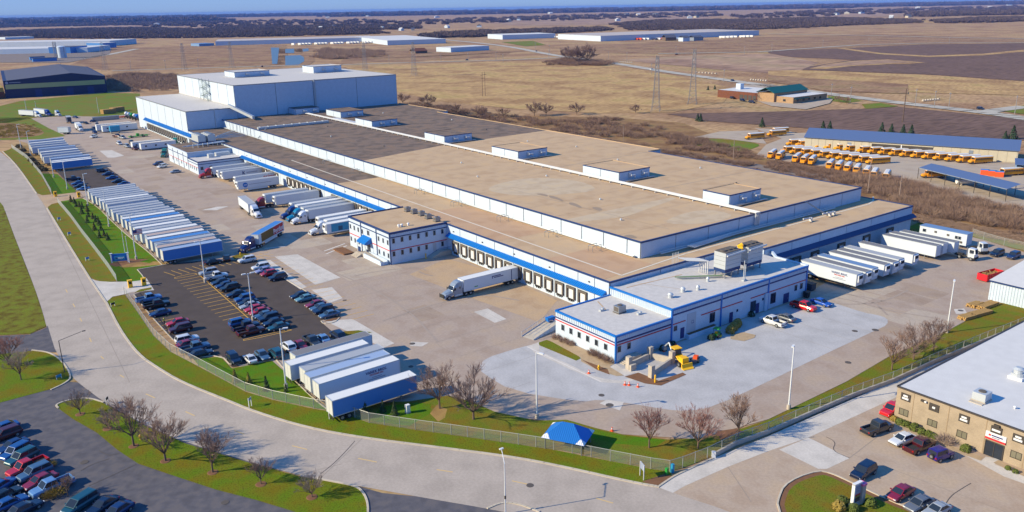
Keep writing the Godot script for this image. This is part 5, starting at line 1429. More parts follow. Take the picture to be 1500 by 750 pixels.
func trailer(x: float, z: float, turn: float, label: String, group: String, o_ := {}) -> Node3D:
	# x, z: middle of the box; the front end points along the local +x axis
	var o := thing("semi_trailer", label, "trailer", Vector3(x, 0.03, z), turn, group)
	var l: float = o_.get("len", 16.1) / 2
	var key := "%.1f" % l
	var side: Material = o_.get("side", M.trailer_white)
	part(o, "box", once("tb" + key, func(): return Geo.new().box(-l, 1.2, -1.29, l, 4.06, 1.29)), side)
	part(o, "roof", once("tr" + key, func(): return Geo.new().flat(pts([-l + 0.08, -1.22, l - 0.08, -1.22, l - 0.08, 1.22, -l + 0.08, 1.22]), 4.1)), o_.get("roof", M.trailer_roof))
	var rail := func() -> Geo:
		var g := Geo.new()
		for s in [-1, 1]:
			g.box(-l - 0.02, 4.0, s * 1.27 - 0.05, l + 0.02, 4.12, s * 1.27 + 0.05)
			g.box(-l - 0.02, 1.12, s * 1.27 - 0.05, l + 0.02, 1.26, s * 1.27 + 0.05)
			for e in [-1, 1]:
				g.box(e * l - 0.08, 1.2, s * 1.25 - 0.07, e * l + 0.05, 4.06, s * 1.25 + 0.08)
		g.box(-l - 0.06, 4.0, -1.27, -l + 0.1, 4.13, 1.27)
		g.box(l - 0.1, 4.0, -1.27, l + 0.04, 4.13, 1.27)
		return g
	part(o, "rail", once("ra" + key, rail), o_.get("rail", M.galv))
	for s in [-1, 1]:
		part(o, "rear_door", once("rd%s%d" % [key, s], func(): return Geo.new().box(-l - 0.05, 1.3, minf(s * 0.03, s * 1.16), -l + 0.02, 3.96, maxf(s * 0.03, s * 1.16))), o_.get("door", M.trailer_door))
	part(o, "chassis", once("ch" + key, func(): return Geo.new().box(-l + 0.3, 0.85, -0.6, l - 0.9, 1.12, -0.45).box(-l + 0.3, 0.85, 0.45, l - 0.9, 1.12, 0.6).box(-l + 0.9, 0.5, -0.5, -l + 3.6, 0.85, 0.5).box(-l, 0.5, -1.15, -l + 0.12, 0.62, 1.15).box(-l, 0.5, -0.5, -l + 0.1, 1.1, -0.4).box(-l, 0.5, 0.4, -l + 0.1, 1.1, 0.5)), M.rubber)
	wheels(o, [[-l + 1.6, 0.95], [-l + 1.6, -0.95], [-l + 2.9, 0.95], [-l + 2.9, -0.95]], 0.51, 0.6, 0.28)
	part(o, "landing_gear", once("lg" + key, func(): return Geo.new().box(l - 3.1, 0.02, -0.95, l - 2.95, 1.12, -0.8).box(l - 3.1, 0.02, 0.8, l - 2.95, 1.12, 0.95).box(l - 3.2, 0.0, -1.05, l - 2.85, 0.06, -0.7).box(l - 3.2, 0.0, 0.7, l - 2.85, 0.06, 1.05).box(l - 3.05, 0.5, -0.8, l - 3.0, 0.6, 0.8)), M.steel)
	if o_.get("reefer", false):
		var u := part(o, "reefer_unit", once("ru" + key, func(): return Geo.new().loft([[Vector3(l, 2.1, -1.05), Vector3(l, 3.95, -1.05), Vector3(l, 3.95, 1.05), Vector3(l, 2.1, 1.05)], [Vector3(l + 0.42, 2.2, -0.95), Vector3(l + 0.36, 3.8, -0.95), Vector3(l + 0.36, 3.8, 0.95), Vector3(l + 0.42, 2.2, 0.95)]])), M.white)
		part(u, "grille", once("rg" + key, func(): return Geo.new().box(l + 0.3, 2.9, -0.7, l + 0.43, 3.65, 0.7)), M.rubber)
	if o_.get("skirt", false):
		part(o, "side_skirt", once("sk" + key, func(): return Geo.new().box(-l + 4.6, 0.45, -1.24, l - 3.6, 1.15, -1.2).box(-l + 4.6, 0.45, 1.2, l - 3.6, 1.15, 1.24)), side)
	return o


func truck(x: float, z: float, turn: float, color: Color, label: String, group := "", day_cab := false) -> Node3D:
	# origin under the fifth wheel; the nose points along the local +x axis
	var o := thing("semi_truck", label, "truck", Vector3(x, 0.03, z), turn, group)
	var m := paint(color, 0.3, 0.1, 0.7)
	if day_cab: # a yard tractor
		part(o, "chassis", once("yc", func(): return Geo.new().box(-1.6, 0.6, -0.5, 3.8, 1.0, 0.5).box(-0.9, 1.0, -0.6, 0.5, 1.25, 0.6).box(3.3, 0.4, -1.2, 3.9, 1.0, 1.2)), M.rubber)
		part(o, "cab", once("yb", func(): return Geo.new().profile([Vector2(1.9, 0.9), Vector2(3.85, 0.9), Vector2(3.85, 1.7), Vector2(3.6, 3.1), Vector2(2.0, 3.2), Vector2(1.9, 3.0)], -0.75, 0.75)), m)
		part(o, "hood", once("yh", func(): return Geo.new().box(2.2, 0.9, 0.76, 3.8, 1.9, 1.25)), m)
		part(o, "windshield", once("yw", func(): return Geo.new().profile([Vector2(3.84, 1.85), Vector2(3.87, 1.85), Vector2(3.67, 3.0), Vector2(3.63, 3.0)], -0.65, 0.65)), M.glass)
		for s in [-1, 1]:
			part(o, "side_window", once("ys%d" % s, func(): return Geo.new().cbox(Vector3(2.85, 2.35, s * 0.75), Vector3(1.1, 0.9, 0.05))), M.glass)
		part(o, "exhaust", once("ye", func(): return Geo.new().tube(Vector3(1.7, 1.0, 0.8), Vector3(1.7, 3.4, 0.8), 0.1, 0.1, 8)), M.steel)
		wheels(o, [[0, 0.95], [0, -0.95], [3.0, 1.0], [3.0, -1.0]], 0.5, 0.5, 0.28)
		return o
	part(o, "chassis", once("tc", func(): return Geo.new().box(-1.5, 0.7, -0.45, 6.2, 0.98, 0.45).box(-0.9, 0.98, -0.6, 0.6, 1.2, 0.6).box(-1.5, 0.5, -1.2, -1.4, 0.8, 1.2)), M.rubber)
	part(o, "cab", once("tcab", func(): return Geo.new().loft([cab_ring(1.7, 0.95, 3.75, 1.2, 1.0), cab_ring(1.9, 0.95, 3.98, 1.23, 1.05), cab_ring(2.7, 0.95, 3.92, 1.23, 1.05), cab_ring(3.4, 0.95, 3.55, 1.22, 1.0), cab_ring(3.95, 0.95, 2.98, 1.2, 0.98), cab_ring(4.5, 0.95, 2.12, 1.15, 1.0)])), m)
	part(o, "hood", once("thood", func(): return Geo.new().loft([cab_ring(4.45, 0.75, 2.1, 1.1, 0.85), cab_ring(5.3, 0.72, 1.92, 1.05, 0.75), cab_ring(6.2, 0.7, 1.62, 0.98, 0.65), cab_ring(6.55, 0.75, 1.3, 0.85, 0.55)])), m)
	part(o, "windshield", once("tws", func(): return Geo.new().quadrel(Vector3(4.5, 2.18, 0.98), Vector3(4.5, 2.18, -0.98), Vector3(4.03, 2.9, -0.9), Vector3(4.03, 2.9, 0.9), 0.05)), M.glass)
	for s in [-1, 1]:
		part(o, "side_window", once("tsw%d" % s, func(): return Geo.new().profile([Vector2(3.5, 2.05), Vector2(4.3, 2.05), Vector2(3.95, 2.65), Vector2(3.5, 2.7)], s * 1.21 - 0.02, s * 1.21 + 0.02)), M.glass)
		part(o, "sleeper_window", once("tsl%d" % s, func(): return Geo.new().cbox(Vector3(2.4, 2.5, s * 1.23), Vector3(0.3, 0.5, 0.03))), M.glass)
		part(o, "fuel_tank", once("tft%d" % s, func(): return Geo.new().tube(Vector3(1.9, 0.72, s * 0.98), Vector3(3.9, 0.72, s * 0.98), 0.32, 0.32, 12)), M.galv)
		part(o, "headlight", once("thl%d" % s, func(): return Geo.new().cbox(Vector3(6.35, 1.05, s * 0.8), Vector3(0.3, 0.28, 0.32))), M.lamp_glass)
		part(o, "side_mirror", once("tmi%d" % s, func(): return Geo.new().cbox(Vector3(4.35, 2.1, s * 1.42), Vector3(0.12, 0.7, 0.22))), M.rubber)
		part(o, "fairing", once("tfa%d" % s, func(): return Geo.new().cbox(Vector3(2.8, 0.72, s * 1.2), Vector3(2.4, 0.55, 0.05))), m)
	part(o, "grille", once("tgr", func(): return Geo.new().box(6.45, 0.8, -0.5, 6.6, 1.35, 0.5)), M.pad)
	part(o, "bumper", once("tbu", func(): return Geo.new().box(6.3, 0.35, -1.15, 6.65, 0.72, 1.15)), m)
	wheels(o, [[5.4, 1.0], [5.4, -1.0]], 0.5, 0.32, 0.3)
	wheels(o, [[-0.65, 0.92], [-0.65, -0.92], [0.65, 0.92], [0.65, -0.92]], 0.51, 0.6, 0.28)
	return o


func cab_ring(x: float, y0: float, y1: float, w: float, t: float) -> Array:
	return [Vector3(x, y0, -w), Vector3(x, y0 + (y1 - y0) * 0.65, -w), Vector3(x, y1 - 0.12, -t), Vector3(x, y1, -t * 0.8), Vector3(x, y1, t * 0.8), Vector3(x, y1 - 0.12, t), Vector3(x, y0 + (y1 - y0) * 0.65, w), Vector3(x, y0, w)]


func bus(x: float, z: float, turn: float, label: String, group: String, nose := true) -> void:
	var o := thing("school_bus", label, "school bus", Vector3(x, 0.05, z), turn, group)
	var sec := func(px: float, k: float) -> Array:
		return [Vector3(px, 0.6, -1.18 * k), Vector3(px, 2.3, -1.2 * k), Vector3(px, 2.75, -1.05 * k), Vector3(px, 2.75, 1.05 * k), Vector3(px, 2.3, 1.2 * k), Vector3(px, 0.6, 1.18 * k)]
	part(o, "body", once("bus body", func(): return Geo.new().loft([sec.call(-5.4, 0.96), sec.call(-5.2, 1.0), sec.call(3.6, 1.0)])), M.bus_yellow)
	part(o, "roof", once("bus roof", func(): return Geo.new().loft([[Vector3(-5.35, 2.76, -1.0), Vector3(-5.35, 3.05, -0.6), Vector3(-5.35, 3.05, 0.6), Vector3(-5.35, 2.76, 1.0)], [Vector3(3.6, 2.76, -1.02), Vector3(3.6, 3.12, -0.6), Vector3(3.6, 3.12, 0.6), Vector3(3.6, 2.76, 1.02)]])), M.bus_roof)
	part(o, "hood", once("bus hood", func(): return Geo.new().loft([ring(3.55, 0.6, 1.75, 1.05), ring(4.9, 0.6, 1.5, 0.98), ring(5.3, 0.65, 1.3, 0.85)])), M.bus_yellow)
	for s in [-1, 1]:
		var g := func() -> Geo:
			var q := Geo.new()
			for i in 11:
				q.box(-5.0 + i * 0.76, 1.75, s * 1.19 - 0.03, -4.4 + i * 0.76, 2.35, s * 1.19 + 0.03)
			return q
		part(o, "side_windows", once("bus win%d" % s, g), M.glass, "stuff")
		part(o, "stripe", once("bus str%d" % s, func(): return Geo.new().box(-5.3, 1.5, s * 1.185 - 0.03, 3.5, 1.57, s * 1.185 + 0.03)), M.black)
		part(o, "taillight", once("bus tl%d" % s, func(): return Geo.new().box(-5.46, 2.2, s * 0.9 - 0.12, -5.38, 2.45, s * 0.9 + 0.12)), M.tail_red)
	part(o, "windshield", once("bus ws", func(): return Geo.new().box(3.58, 1.8, -1.0, 3.64, 2.6, 1.0)), M.glass)
	part(o, "rear_window", once("bus rw", func(): return Geo.new().box(-5.45, 1.7, -0.8, -5.38, 2.3, 0.8)), M.glass)
	part(o, "bumper", once("bus bu", func(): return Geo.new().box(5.2, 0.45, -1.1, 5.45, 0.7, 1.1).box(-5.6, 0.45, -1.15, -5.35, 0.7, 1.15)), M.black)
	wheels(o, [[4.3, 0.95], [4.3, -0.95], [-3.0, 0.9], [-3.0, -0.9]], 0.48, 0.4, 0.26)


func job_trailer(x0: float, z: float, l: float, h: float, label: String) -> void:
	var o := thing("office_trailer", label, "portable office", Vector3(x0 + l / 2, 0, z - 1.8))
	part(o, "body", Geo.new().box(-l / 2, 0.6, -1.8, l / 2, h, 1.8), M.trailer_white)
	part(o, "roof", Geo.new().box(-l / 2 - 0.1, h, -1.9, l / 2 + 0.1, h + 0.12, 1.9), M.white_roof)
	part(o, "skirting", Geo.new().box(-l / 2 + 0.1, 0, -1.7, l / 2 - 0.1, 0.6, 1.7), M.pad)
	for k in 3:
		window(o, Vector3(-l * 0.36 + k * l * 0.28, h * 0.62, 1.8), Vector3.BACK, 0.9, 0.7, M.glass, M.frame)
	part(o, "hitch", Geo.new().box(-l / 2 - 1.2, 0.4, -0.5, -l / 2, 0.6, 0.5), M.steel)


func trailers() -> void:
	var roofs := [M.trailer_roof, M.pale_trailer_roof, M.grey_trailer_roof, M.trailer_silver]
	# long row along the street side: noses to the yard
	var kinds := "sspsspwpsssbwsssspsswssspspsss"
	var n := 27
	for i in n:
		var z: float = -230.3 - i * 3.84 - (2.5 if i > 17 else 0.0)
		var k := kinds[i]
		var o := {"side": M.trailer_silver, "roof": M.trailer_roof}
		var what := "silver box trailer with a grey roof"
		match k:
			"w":
				o = {"side": M.trailer_white, "roof": M.pale_trailer_roof}
				what = "white box trailer with a white roof"
			"p":
				o = {"side": M.trailer_white, "roof": M.trailer_roof, "door": M.trailer_silver}
				what = "white box trailer with a grey roof"
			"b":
				o = {"side": M.blue_or_shade_trailer, "roof": M.blue_or_shade_trailer}
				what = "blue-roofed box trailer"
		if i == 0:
			o = {"side": M.blue_or_shade_trailer, "roof": M.trailer_silver}  # end trailer: blue of its shaded side put into the side colour
			what = "pale-roofed trailer with sides painted shade-blue"
		if i in [1, 5]:
			o.roof = M.tan_trailer_roof
			o.side = M.trailer_door
			what = "tan-roofed box trailer"
		if i == 4 or i == 10 or i == 8:
			o.roof = M.pale_trailer_roof
		if i == 3:
			o.roof = M.blue_or_shade_trailer
			what = "trailer with a blue roof"
		var dx: float = [0.0, -0.3, 0.5, 0.2, -0.2, 0.6, 0.1, -0.5][i % 8]
		trailer(58.8 + dx, z, rng.randf_range(-0.012, 0.012), "%s, %s in the long row from the car park" % [what, nth(i + 1)], "trailers parked in the long row by the lawn", o)
	# far row
	var zs := [-407.5, -411.5, -419.5, -427.0, -435.5, -443.5, -455.0, -463.5, -471.0, -479.5, -488.5]
	for i in zs.size():
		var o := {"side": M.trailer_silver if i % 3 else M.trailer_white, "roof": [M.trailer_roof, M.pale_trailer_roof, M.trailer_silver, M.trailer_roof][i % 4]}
		trailer(58.0 + [0, 0.6, 1.4, -0.4][i % 4], zs[i], rng.randf_range(-0.015, 0.015), "%s box trailer, %s in the far row from the small car park" % ["blue-sided" if i == 0 else "silver" if i % 3 else "white", nth(i + 1)], "trailers parked in the far row by the street", o if i else {"side": M.blue_or_shade_trailer, "roof": M.pale_trailer_roof})  # first one carries painted blue shade on its sides
	# near row behind the fence
	var near := [[59.3, -140.0, {"side": M.trailer_white, "roof": M.grey_trailer_roof}, "white trailer with a dark grey roof beside the parked cars"], [56.8, -136.4, {"side": M.trailer_silver, "roof": M.pale_trailer_roof}, "silver trailer with a cream roof, second from the car park in the near row"], [58.1, -132.6, {"side": M.trailer_white, "roof": M.trailer_roof}, "white trailer with a striped grey roof in the middle of the near row"], [57.6, -129.3, {"side": M.trailer_white, "roof": M.trailer_silver}, "white trailer with a blue-grey roof beside the lettered trailer"], [57.7, -125.9, {"side": M.trailer_white, "roof": M.pale_trailer_roof}, "white trailer lettered VANEK BROS. in the near row"], [56.8, -118.3, {"side": M.blue_or_shade_trailer, "roof": M.pale_trailer_roof}, "trailer with sides painted shade-blue nearest the fence, apart from its row by the small conifers"]]  # last one has the blue of deep shade painted into its sides
	for t in near:
		var r := trailer(t[0], t[1], 0.03 if t[1] < -120 else 0.0, t[3], "trailers parked in the near row behind the fence", t[2])
		if "VANEK" in t[3]:
			vanek(r)
	# docked on the left side, noses away from the wall
	var docked := [
		[-157.0, 108.4, {"reefer": true, "roof": M.pale_trailer_roof}, "white reefer trailer hitched to the silver semi at the near docks"],
		[-227.8, 105.6, {"reefer": true, "roof": M.pale_trailer_roof}, "trailer with a blue picture panel docked beside the two-storey office"],
		[-232.2, 107.9, {"reefer": true, "roof": M.pale_trailer_roof}, "white-roofed reefer trailer docked second from the two-storey office"],
		[-237.0, 107.4, {"reefer": true, "roof": M.pale_trailer_roof}, "white reefer trailer docked third from the two-storey office"],
		[-248.6, 108.8, {"reefer": true}, "long grey-sided reefer trailer hitched to the white semi in the middle docks"],
		[-253.0, 109.0, {"roof": M.trailer_roof}, "trailer hitched to the turquoise semi at the middle docks"],
		[-257.4, 108.8, {"roof": M.pale_trailer_roof}, "trailer hitched to the dark blue semi at the middle docks"],
		[-261.6, 108.6, {"reefer": true}, "grey-roofed trailer docked beyond the dark blue semi's trailer"],
		[-275.6, 108.2, {"reefer": true}, "white trailer docked just past the blank wall, its wheels showing"],
		[-281.0, 106.6, {"reefer": true}, "white trailer docked second past the blank wall"],
		[-310.2, 106.8, {"reefer": true, "skirt": true}, "white trailer with a round blue emblem docked near the shipping office"],
		[-320.2, 109.4, {"reefer": true}, "white trailer with red lettering docked near the shipping office"],
		[-334.4, 108.9, {"reefer": true}, "white trailer with a dark K emblem docked near the shipping office"],
		[-338.5, 108.6, {"reefer": true}, "white trailer docked behind the K trailer"],
		[-347.5, 109.0, {"reefer": true}, "white trailer hitched to the red semi beside the shipping office"],
	]
	for d in docked:
		var r := trailer(d[1], d[0], PI, d[3], "trailers backed up to the left docks", d[2])
		if "round blue" in d[3]:
			var disc := Geo.new().tube(Vector3(5.3, 2.6, -1.31), Vector3(5.3, 2.6, -1.34), 0.95, 0.95, 20)
			part(r, "emblem", disc, M.bright_blue)
			part(r, "emblem_bar", Geo.new().box(4.7, 2.5, -1.36, 5.9, 2.72, -1.3), M.white)
			part(r, "stripe", Geo.new().box(-5.0, 2.6, -1.32, 4.0, 2.7, -1.28), M.navy_line)
		elif "dark K" in d[3]:
			lettering(r, "K", 1.5, M.navy_line, Vector3(-0.4, 2.7, -1.31), PI)
			part(r, "stripe", Geo.new().box(-6.2, 2.5, -1.32, -1.6, 3.0, -1.28), M.dim_blue)
		elif "red lettering" in d[3]:
			lettering(r, "prime", 1.3, M.red_line, Vector3(-5.4, 2.8, -1.31), PI)
		elif "picture panel" in d[3]:
			part(r, "picture_panel", Geo.new().box(-7.6, 1.5, -1.33, 6.6, 3.9, -1.28), M.sky_panel)
			for q in [[3.6, 0.7, 1.3], [0.2, 0.35, 1.8], [-0.5, 0.3, 1.4], [-3.5, 1.4, 0.5]]:
				part(r, "picture_shape", Geo.new().box(q[0] - q[1], 1.7, -1.35, q[0] + q[1], 1.7 + q[2], -1.3), M.deep_panel)
		elif "silver semi" in d[3]:
			part(r, "logo", Geo.new().box(-2.8, 3.2, -1.32, -0.4, 3.42, -1.28).box(-3.6, 2.85, -1.32, -0.8, 3.05, -1.28).box(-0.4, 2.75, -1.32, -0.2, 3.42, -1.28), M.navy_line)
			part(r, "green_mark", Geo.new().box(4.0, 1.75, -1.32, 5.0, 1.95, -1.28), M.green)
			part(r, "rear_frame", Geo.new().box(-6.2, 1.2, -1.31, -6.0, 4.0, -1.28), M.navy_line)
	var semis := [[-157.0, Color(0.5, 0.55, 0.62), "silver semi truck with a bull bar at the near docks", 1.35], [-232.2, Color(0.8, 0.82, 0.85), "white semi truck next to the two-storey office", 1.0], [-248.6, Color(0.8, 0.82, 0.86), "white sleeper semi truck in front of the long grey-sided trailer", 1.1], [-253.0, Color(0.0, 0.45, 0.62), "turquoise semi truck between a white and a dark blue semi", 1.0], [-257.4, Color(0.03, 0.14, 0.42), "dark blue semi truck beside the turquoise semi", 1.0], [-347.5, Color(0.62, 0.02, 0.07), "red semi truck beside the shipping office", 1.0]]
	for s in semis:
		var x := 100.7
		for d in docked:
			if absf(d[0] - s[0]) < 0.1:
				x = d[1] - 8.05 + s[3]
		var t := truck(x, s[0], PI, s[1], s[2], "semi trucks at the left docks")
		if "bull bar" in s[2]:
			part(t, "bull_bar", Geo.new().tube(Vector3(6.8, 0.5, -0.9), Vector3(6.8, 1.5, -0.9), 0.07, 0.07, 6).tube(Vector3(6.8, 0.5, 0.9), Vector3(6.8, 1.5, 0.9), 0.07, 0.07, 6).box(6.75, 0.6, -0.9, 6.85, 1.4, 0.9), M.rubber)
	var bt := truck(98.78, -277.7, -3.094, Color(0.55, 0.02, 0.06), "red bobtail semi truck parked on its own before the docked trailers")
	bt.rotation.y = PI
	# moving rigs in the yard
	var rig := trailer(82.2, -234.8, -2.397, "trailer with a red panel reading Perdue behind the dark blue semi", "trailers standing in the yard", {"side": M.trailer_white, "roof": M.blue_or_shade_trailer, "skirt": true})
	part(rig, "red_panel", Geo.new().box(-7.6, 1.5, -1.33, -1.2, 3.95, -1.28), M.red_line)
	part(rig, "picture_panel", Geo.new().box(-1.1, 1.5, -1.33, 6.4, 3.95, -1.28), M.harvest)
	lettering(rig, "Perdue", 1.5, M.white, Vector3(-4.5, 2.5, -1.34), PI)
	var ax := rig.basis.x
	truck(rig.position.x + ax.x * 7.2, rig.position.z + ax.z * 7.2, rig.rotation.y - 0.25, Color(0.02, 0.09, 0.36), "dark blue semi truck facing the car park with a red and brown panelled trailer")
	rig = trailer(90.74, -276.5, -1.677, "white trailer of the semi crossing the yard beyond the red panel trailer", "trailers standing in the yard", {"len": 14.6, "roof": M.trailer_roof})
	ax = rig.basis.x
	truck(rig.position.x + ax.x * 6.4, rig.position.z + ax.z * 6.4, rig.rotation.y + 0.1, Color(0.82, 0.83, 0.86), "white semi truck crossing the yard with a white trailer")
	rig = trailer(71.26, -651.9, -1.121, "white trailer at the far gate by the lawn", "trailers standing in the yard", {})
	ax = rig.basis.x
	truck(rig.position.x + ax.x * 7.2, rig.position.z + ax.z * 7.2, rig.rotation.y, Color(0.8, 0.82, 0.85), "white semi truck entering by the far gate")
	rig = trailer(79.83, -655.5, -1.294, "white trailer behind the blue semi at the far gate", "trailers standing in the yard", {})
	ax = rig.basis.x
	truck(rig.position.x + ax.x * 7.2, rig.position.z + ax.z * 7.2, rig.rotation.y, Color(0.03, 0.16, 0.5), "blue semi truck at the far gate")
	truck(86.69, -641.6, -1.349, Color(0.75, 0.77, 0.8), "white semi truck turning at the far end of the yard")
	trailer(86.76, -592.3, -1.652, "dark trailer standing alone in the far yard", "trailers standing in the yard", {"side": M.dark_box, "roof": M.trailer_roof, "len": 10.0, "door": M.dark_box})
	rig = trailer(85.13, -550.6, -1.607, "white box of the truck in the far yard", "trailers standing in the yard", {"len": 9.0, "roof": M.pale_trailer_roof})
	ax = rig.basis.x
	truck(rig.position.x + ax.x * 3.6, rig.position.z + ax.z * 3.6, rig.rotation.y, Color(0.8, 0.82, 0.85), "white truck cab pulling a short box in the far yard")
	trailer(75.38, -536.4, 2.388, "small white trailer near the far trailer row", "trailers standing in the yard", {"len": 6.5, "roof": M.trailer_roof})
	truck(100.83, -417, -2.118, Color(0.13, 0.42, 0.38), "teal semi truck beside the shipping office")
	truck(114.54, -449.6, -2.094, Color(0.05, 0.45, 0.4), "green truck beyond the shipping office")
	# right docks, noses towards the near side
	var right := [[176.0, 0, "white reefer trailer lettered VANEK BROS. beside the front office"], [179.3, 2, "grey-roofed reefer second from the front office"], [182.9, 3, "blue-roofed reefer third from the front office"], [187.9, 2, "grey-roofed reefer fourth from the front office"], [191.3, 2, "grey-roofed trailer fifth from the front office"], [194.8, 0, "white trailer in the middle of the right docks"], [201.5, 2, "grey-roofed reefer before the gap in the right docks"], [213.4, 2, "white trailer with a dark roof just past the gap in the right docks"], [216.9, 2, "white trailer beside a yard tractor"], [220.4, 2, "white trailer hitched to the white yard tractor"]]
	for q in right:
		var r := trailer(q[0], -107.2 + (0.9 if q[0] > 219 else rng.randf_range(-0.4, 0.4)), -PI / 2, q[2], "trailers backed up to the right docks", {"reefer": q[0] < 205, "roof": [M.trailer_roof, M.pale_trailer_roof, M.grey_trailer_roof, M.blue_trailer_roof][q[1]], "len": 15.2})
		if "VANEK" in q[2]:
			vanek(r)
	truck(220.6, -97.2, -PI / 2, Color(0.8, 0.82, 0.85), "white yard tractor coupled to the last trailer at the right docks", "yard tractors", true)
	truck(229.76, -97.72, -2.103, Color(0.8, 0.82, 0.85), "white yard tractor standing alone by the fence and portable office", "yard tractors", true)
	var of := thing("portable_office", "long white portable office on wheels with a blue roof by the right fence", "portable office", Vector3(230.2, 0.02, -106.5), -PI / 2)
	part(of, "body", Geo.new().box(-6.6, 1.1, -1.6, 6.6, 4.3, 1.6), M.trailer_white)
	part(of, "roof", Geo.new().box(-6.7, 4.3, -1.7, 6.7, 4.42, 1.7), M.blue_trailer_roof)
	for q in [[-5.2, 3.2], [3.9, 3.0], [4.6, 3.0]]:
		window(of, Vector3(q[0], q[1], 1.6), Vector3.BACK, 0.9, 0.8, M.glass, M.frame)
	for q in [[-2.0, 3.4], [1.5, 3.2], [4.3, 1.8], [5.2, 1.9]]:
		part(of, "wall_unit", Geo.new().cbox(Vector3(q[0], q[1], 1.65), Vector3(0.6, 0.5, 0.3)), M.pad)
	wheels(of, [[-3.0, 1.2], [-3.0, -1.2], [-1.8, 1.2], [-1.8, -1.2]], 0.5, 0.4, 0.28)
	part(of, "landing_gear", Geo.new().box(4.5, 0, -1.0, 4.7, 1.1, -0.8).box(4.5, 0, 0.8, 4.7, 1.1, 1.0), M.steel)
	job_trailer(93.7, -525.8, 19.0, 3.9, "white portable office with a pale roof in the far yard beside the dock wing")
	job_trailer(92.0, -533.5, 19.0, 3.9, "blue-roofed white portable office in the far yard, behind the pale-roofed one")
	job_trailer(94.8, -441.0, 17.0, 3.4, "white portable office in front of the dock wing, with three small windows")
	job_trailer(92.5, -448.5, 14.0, 3.4, "white portable office partly hidden behind another, in front of the dock wing")


func vanek(r: Node3D) -> void:
	lettering(r, "VANEK BROS.", 0.52, M.navy_line, Vector3(3.2, 3.3, 1.31), 0.0)
	lettering(r, "TRUCKING INC.", 0.3, M.red_line, Vector3(3.2, 2.78, 1.31), 0.0)
	part(r, "small_print", Geo.new().box(2.2, 2.18, 1.28, 4.2, 2.28, 1.32).box(1.5, 1.85, 1.28, 4.9, 1.97, 1.32), M.grey_mark)


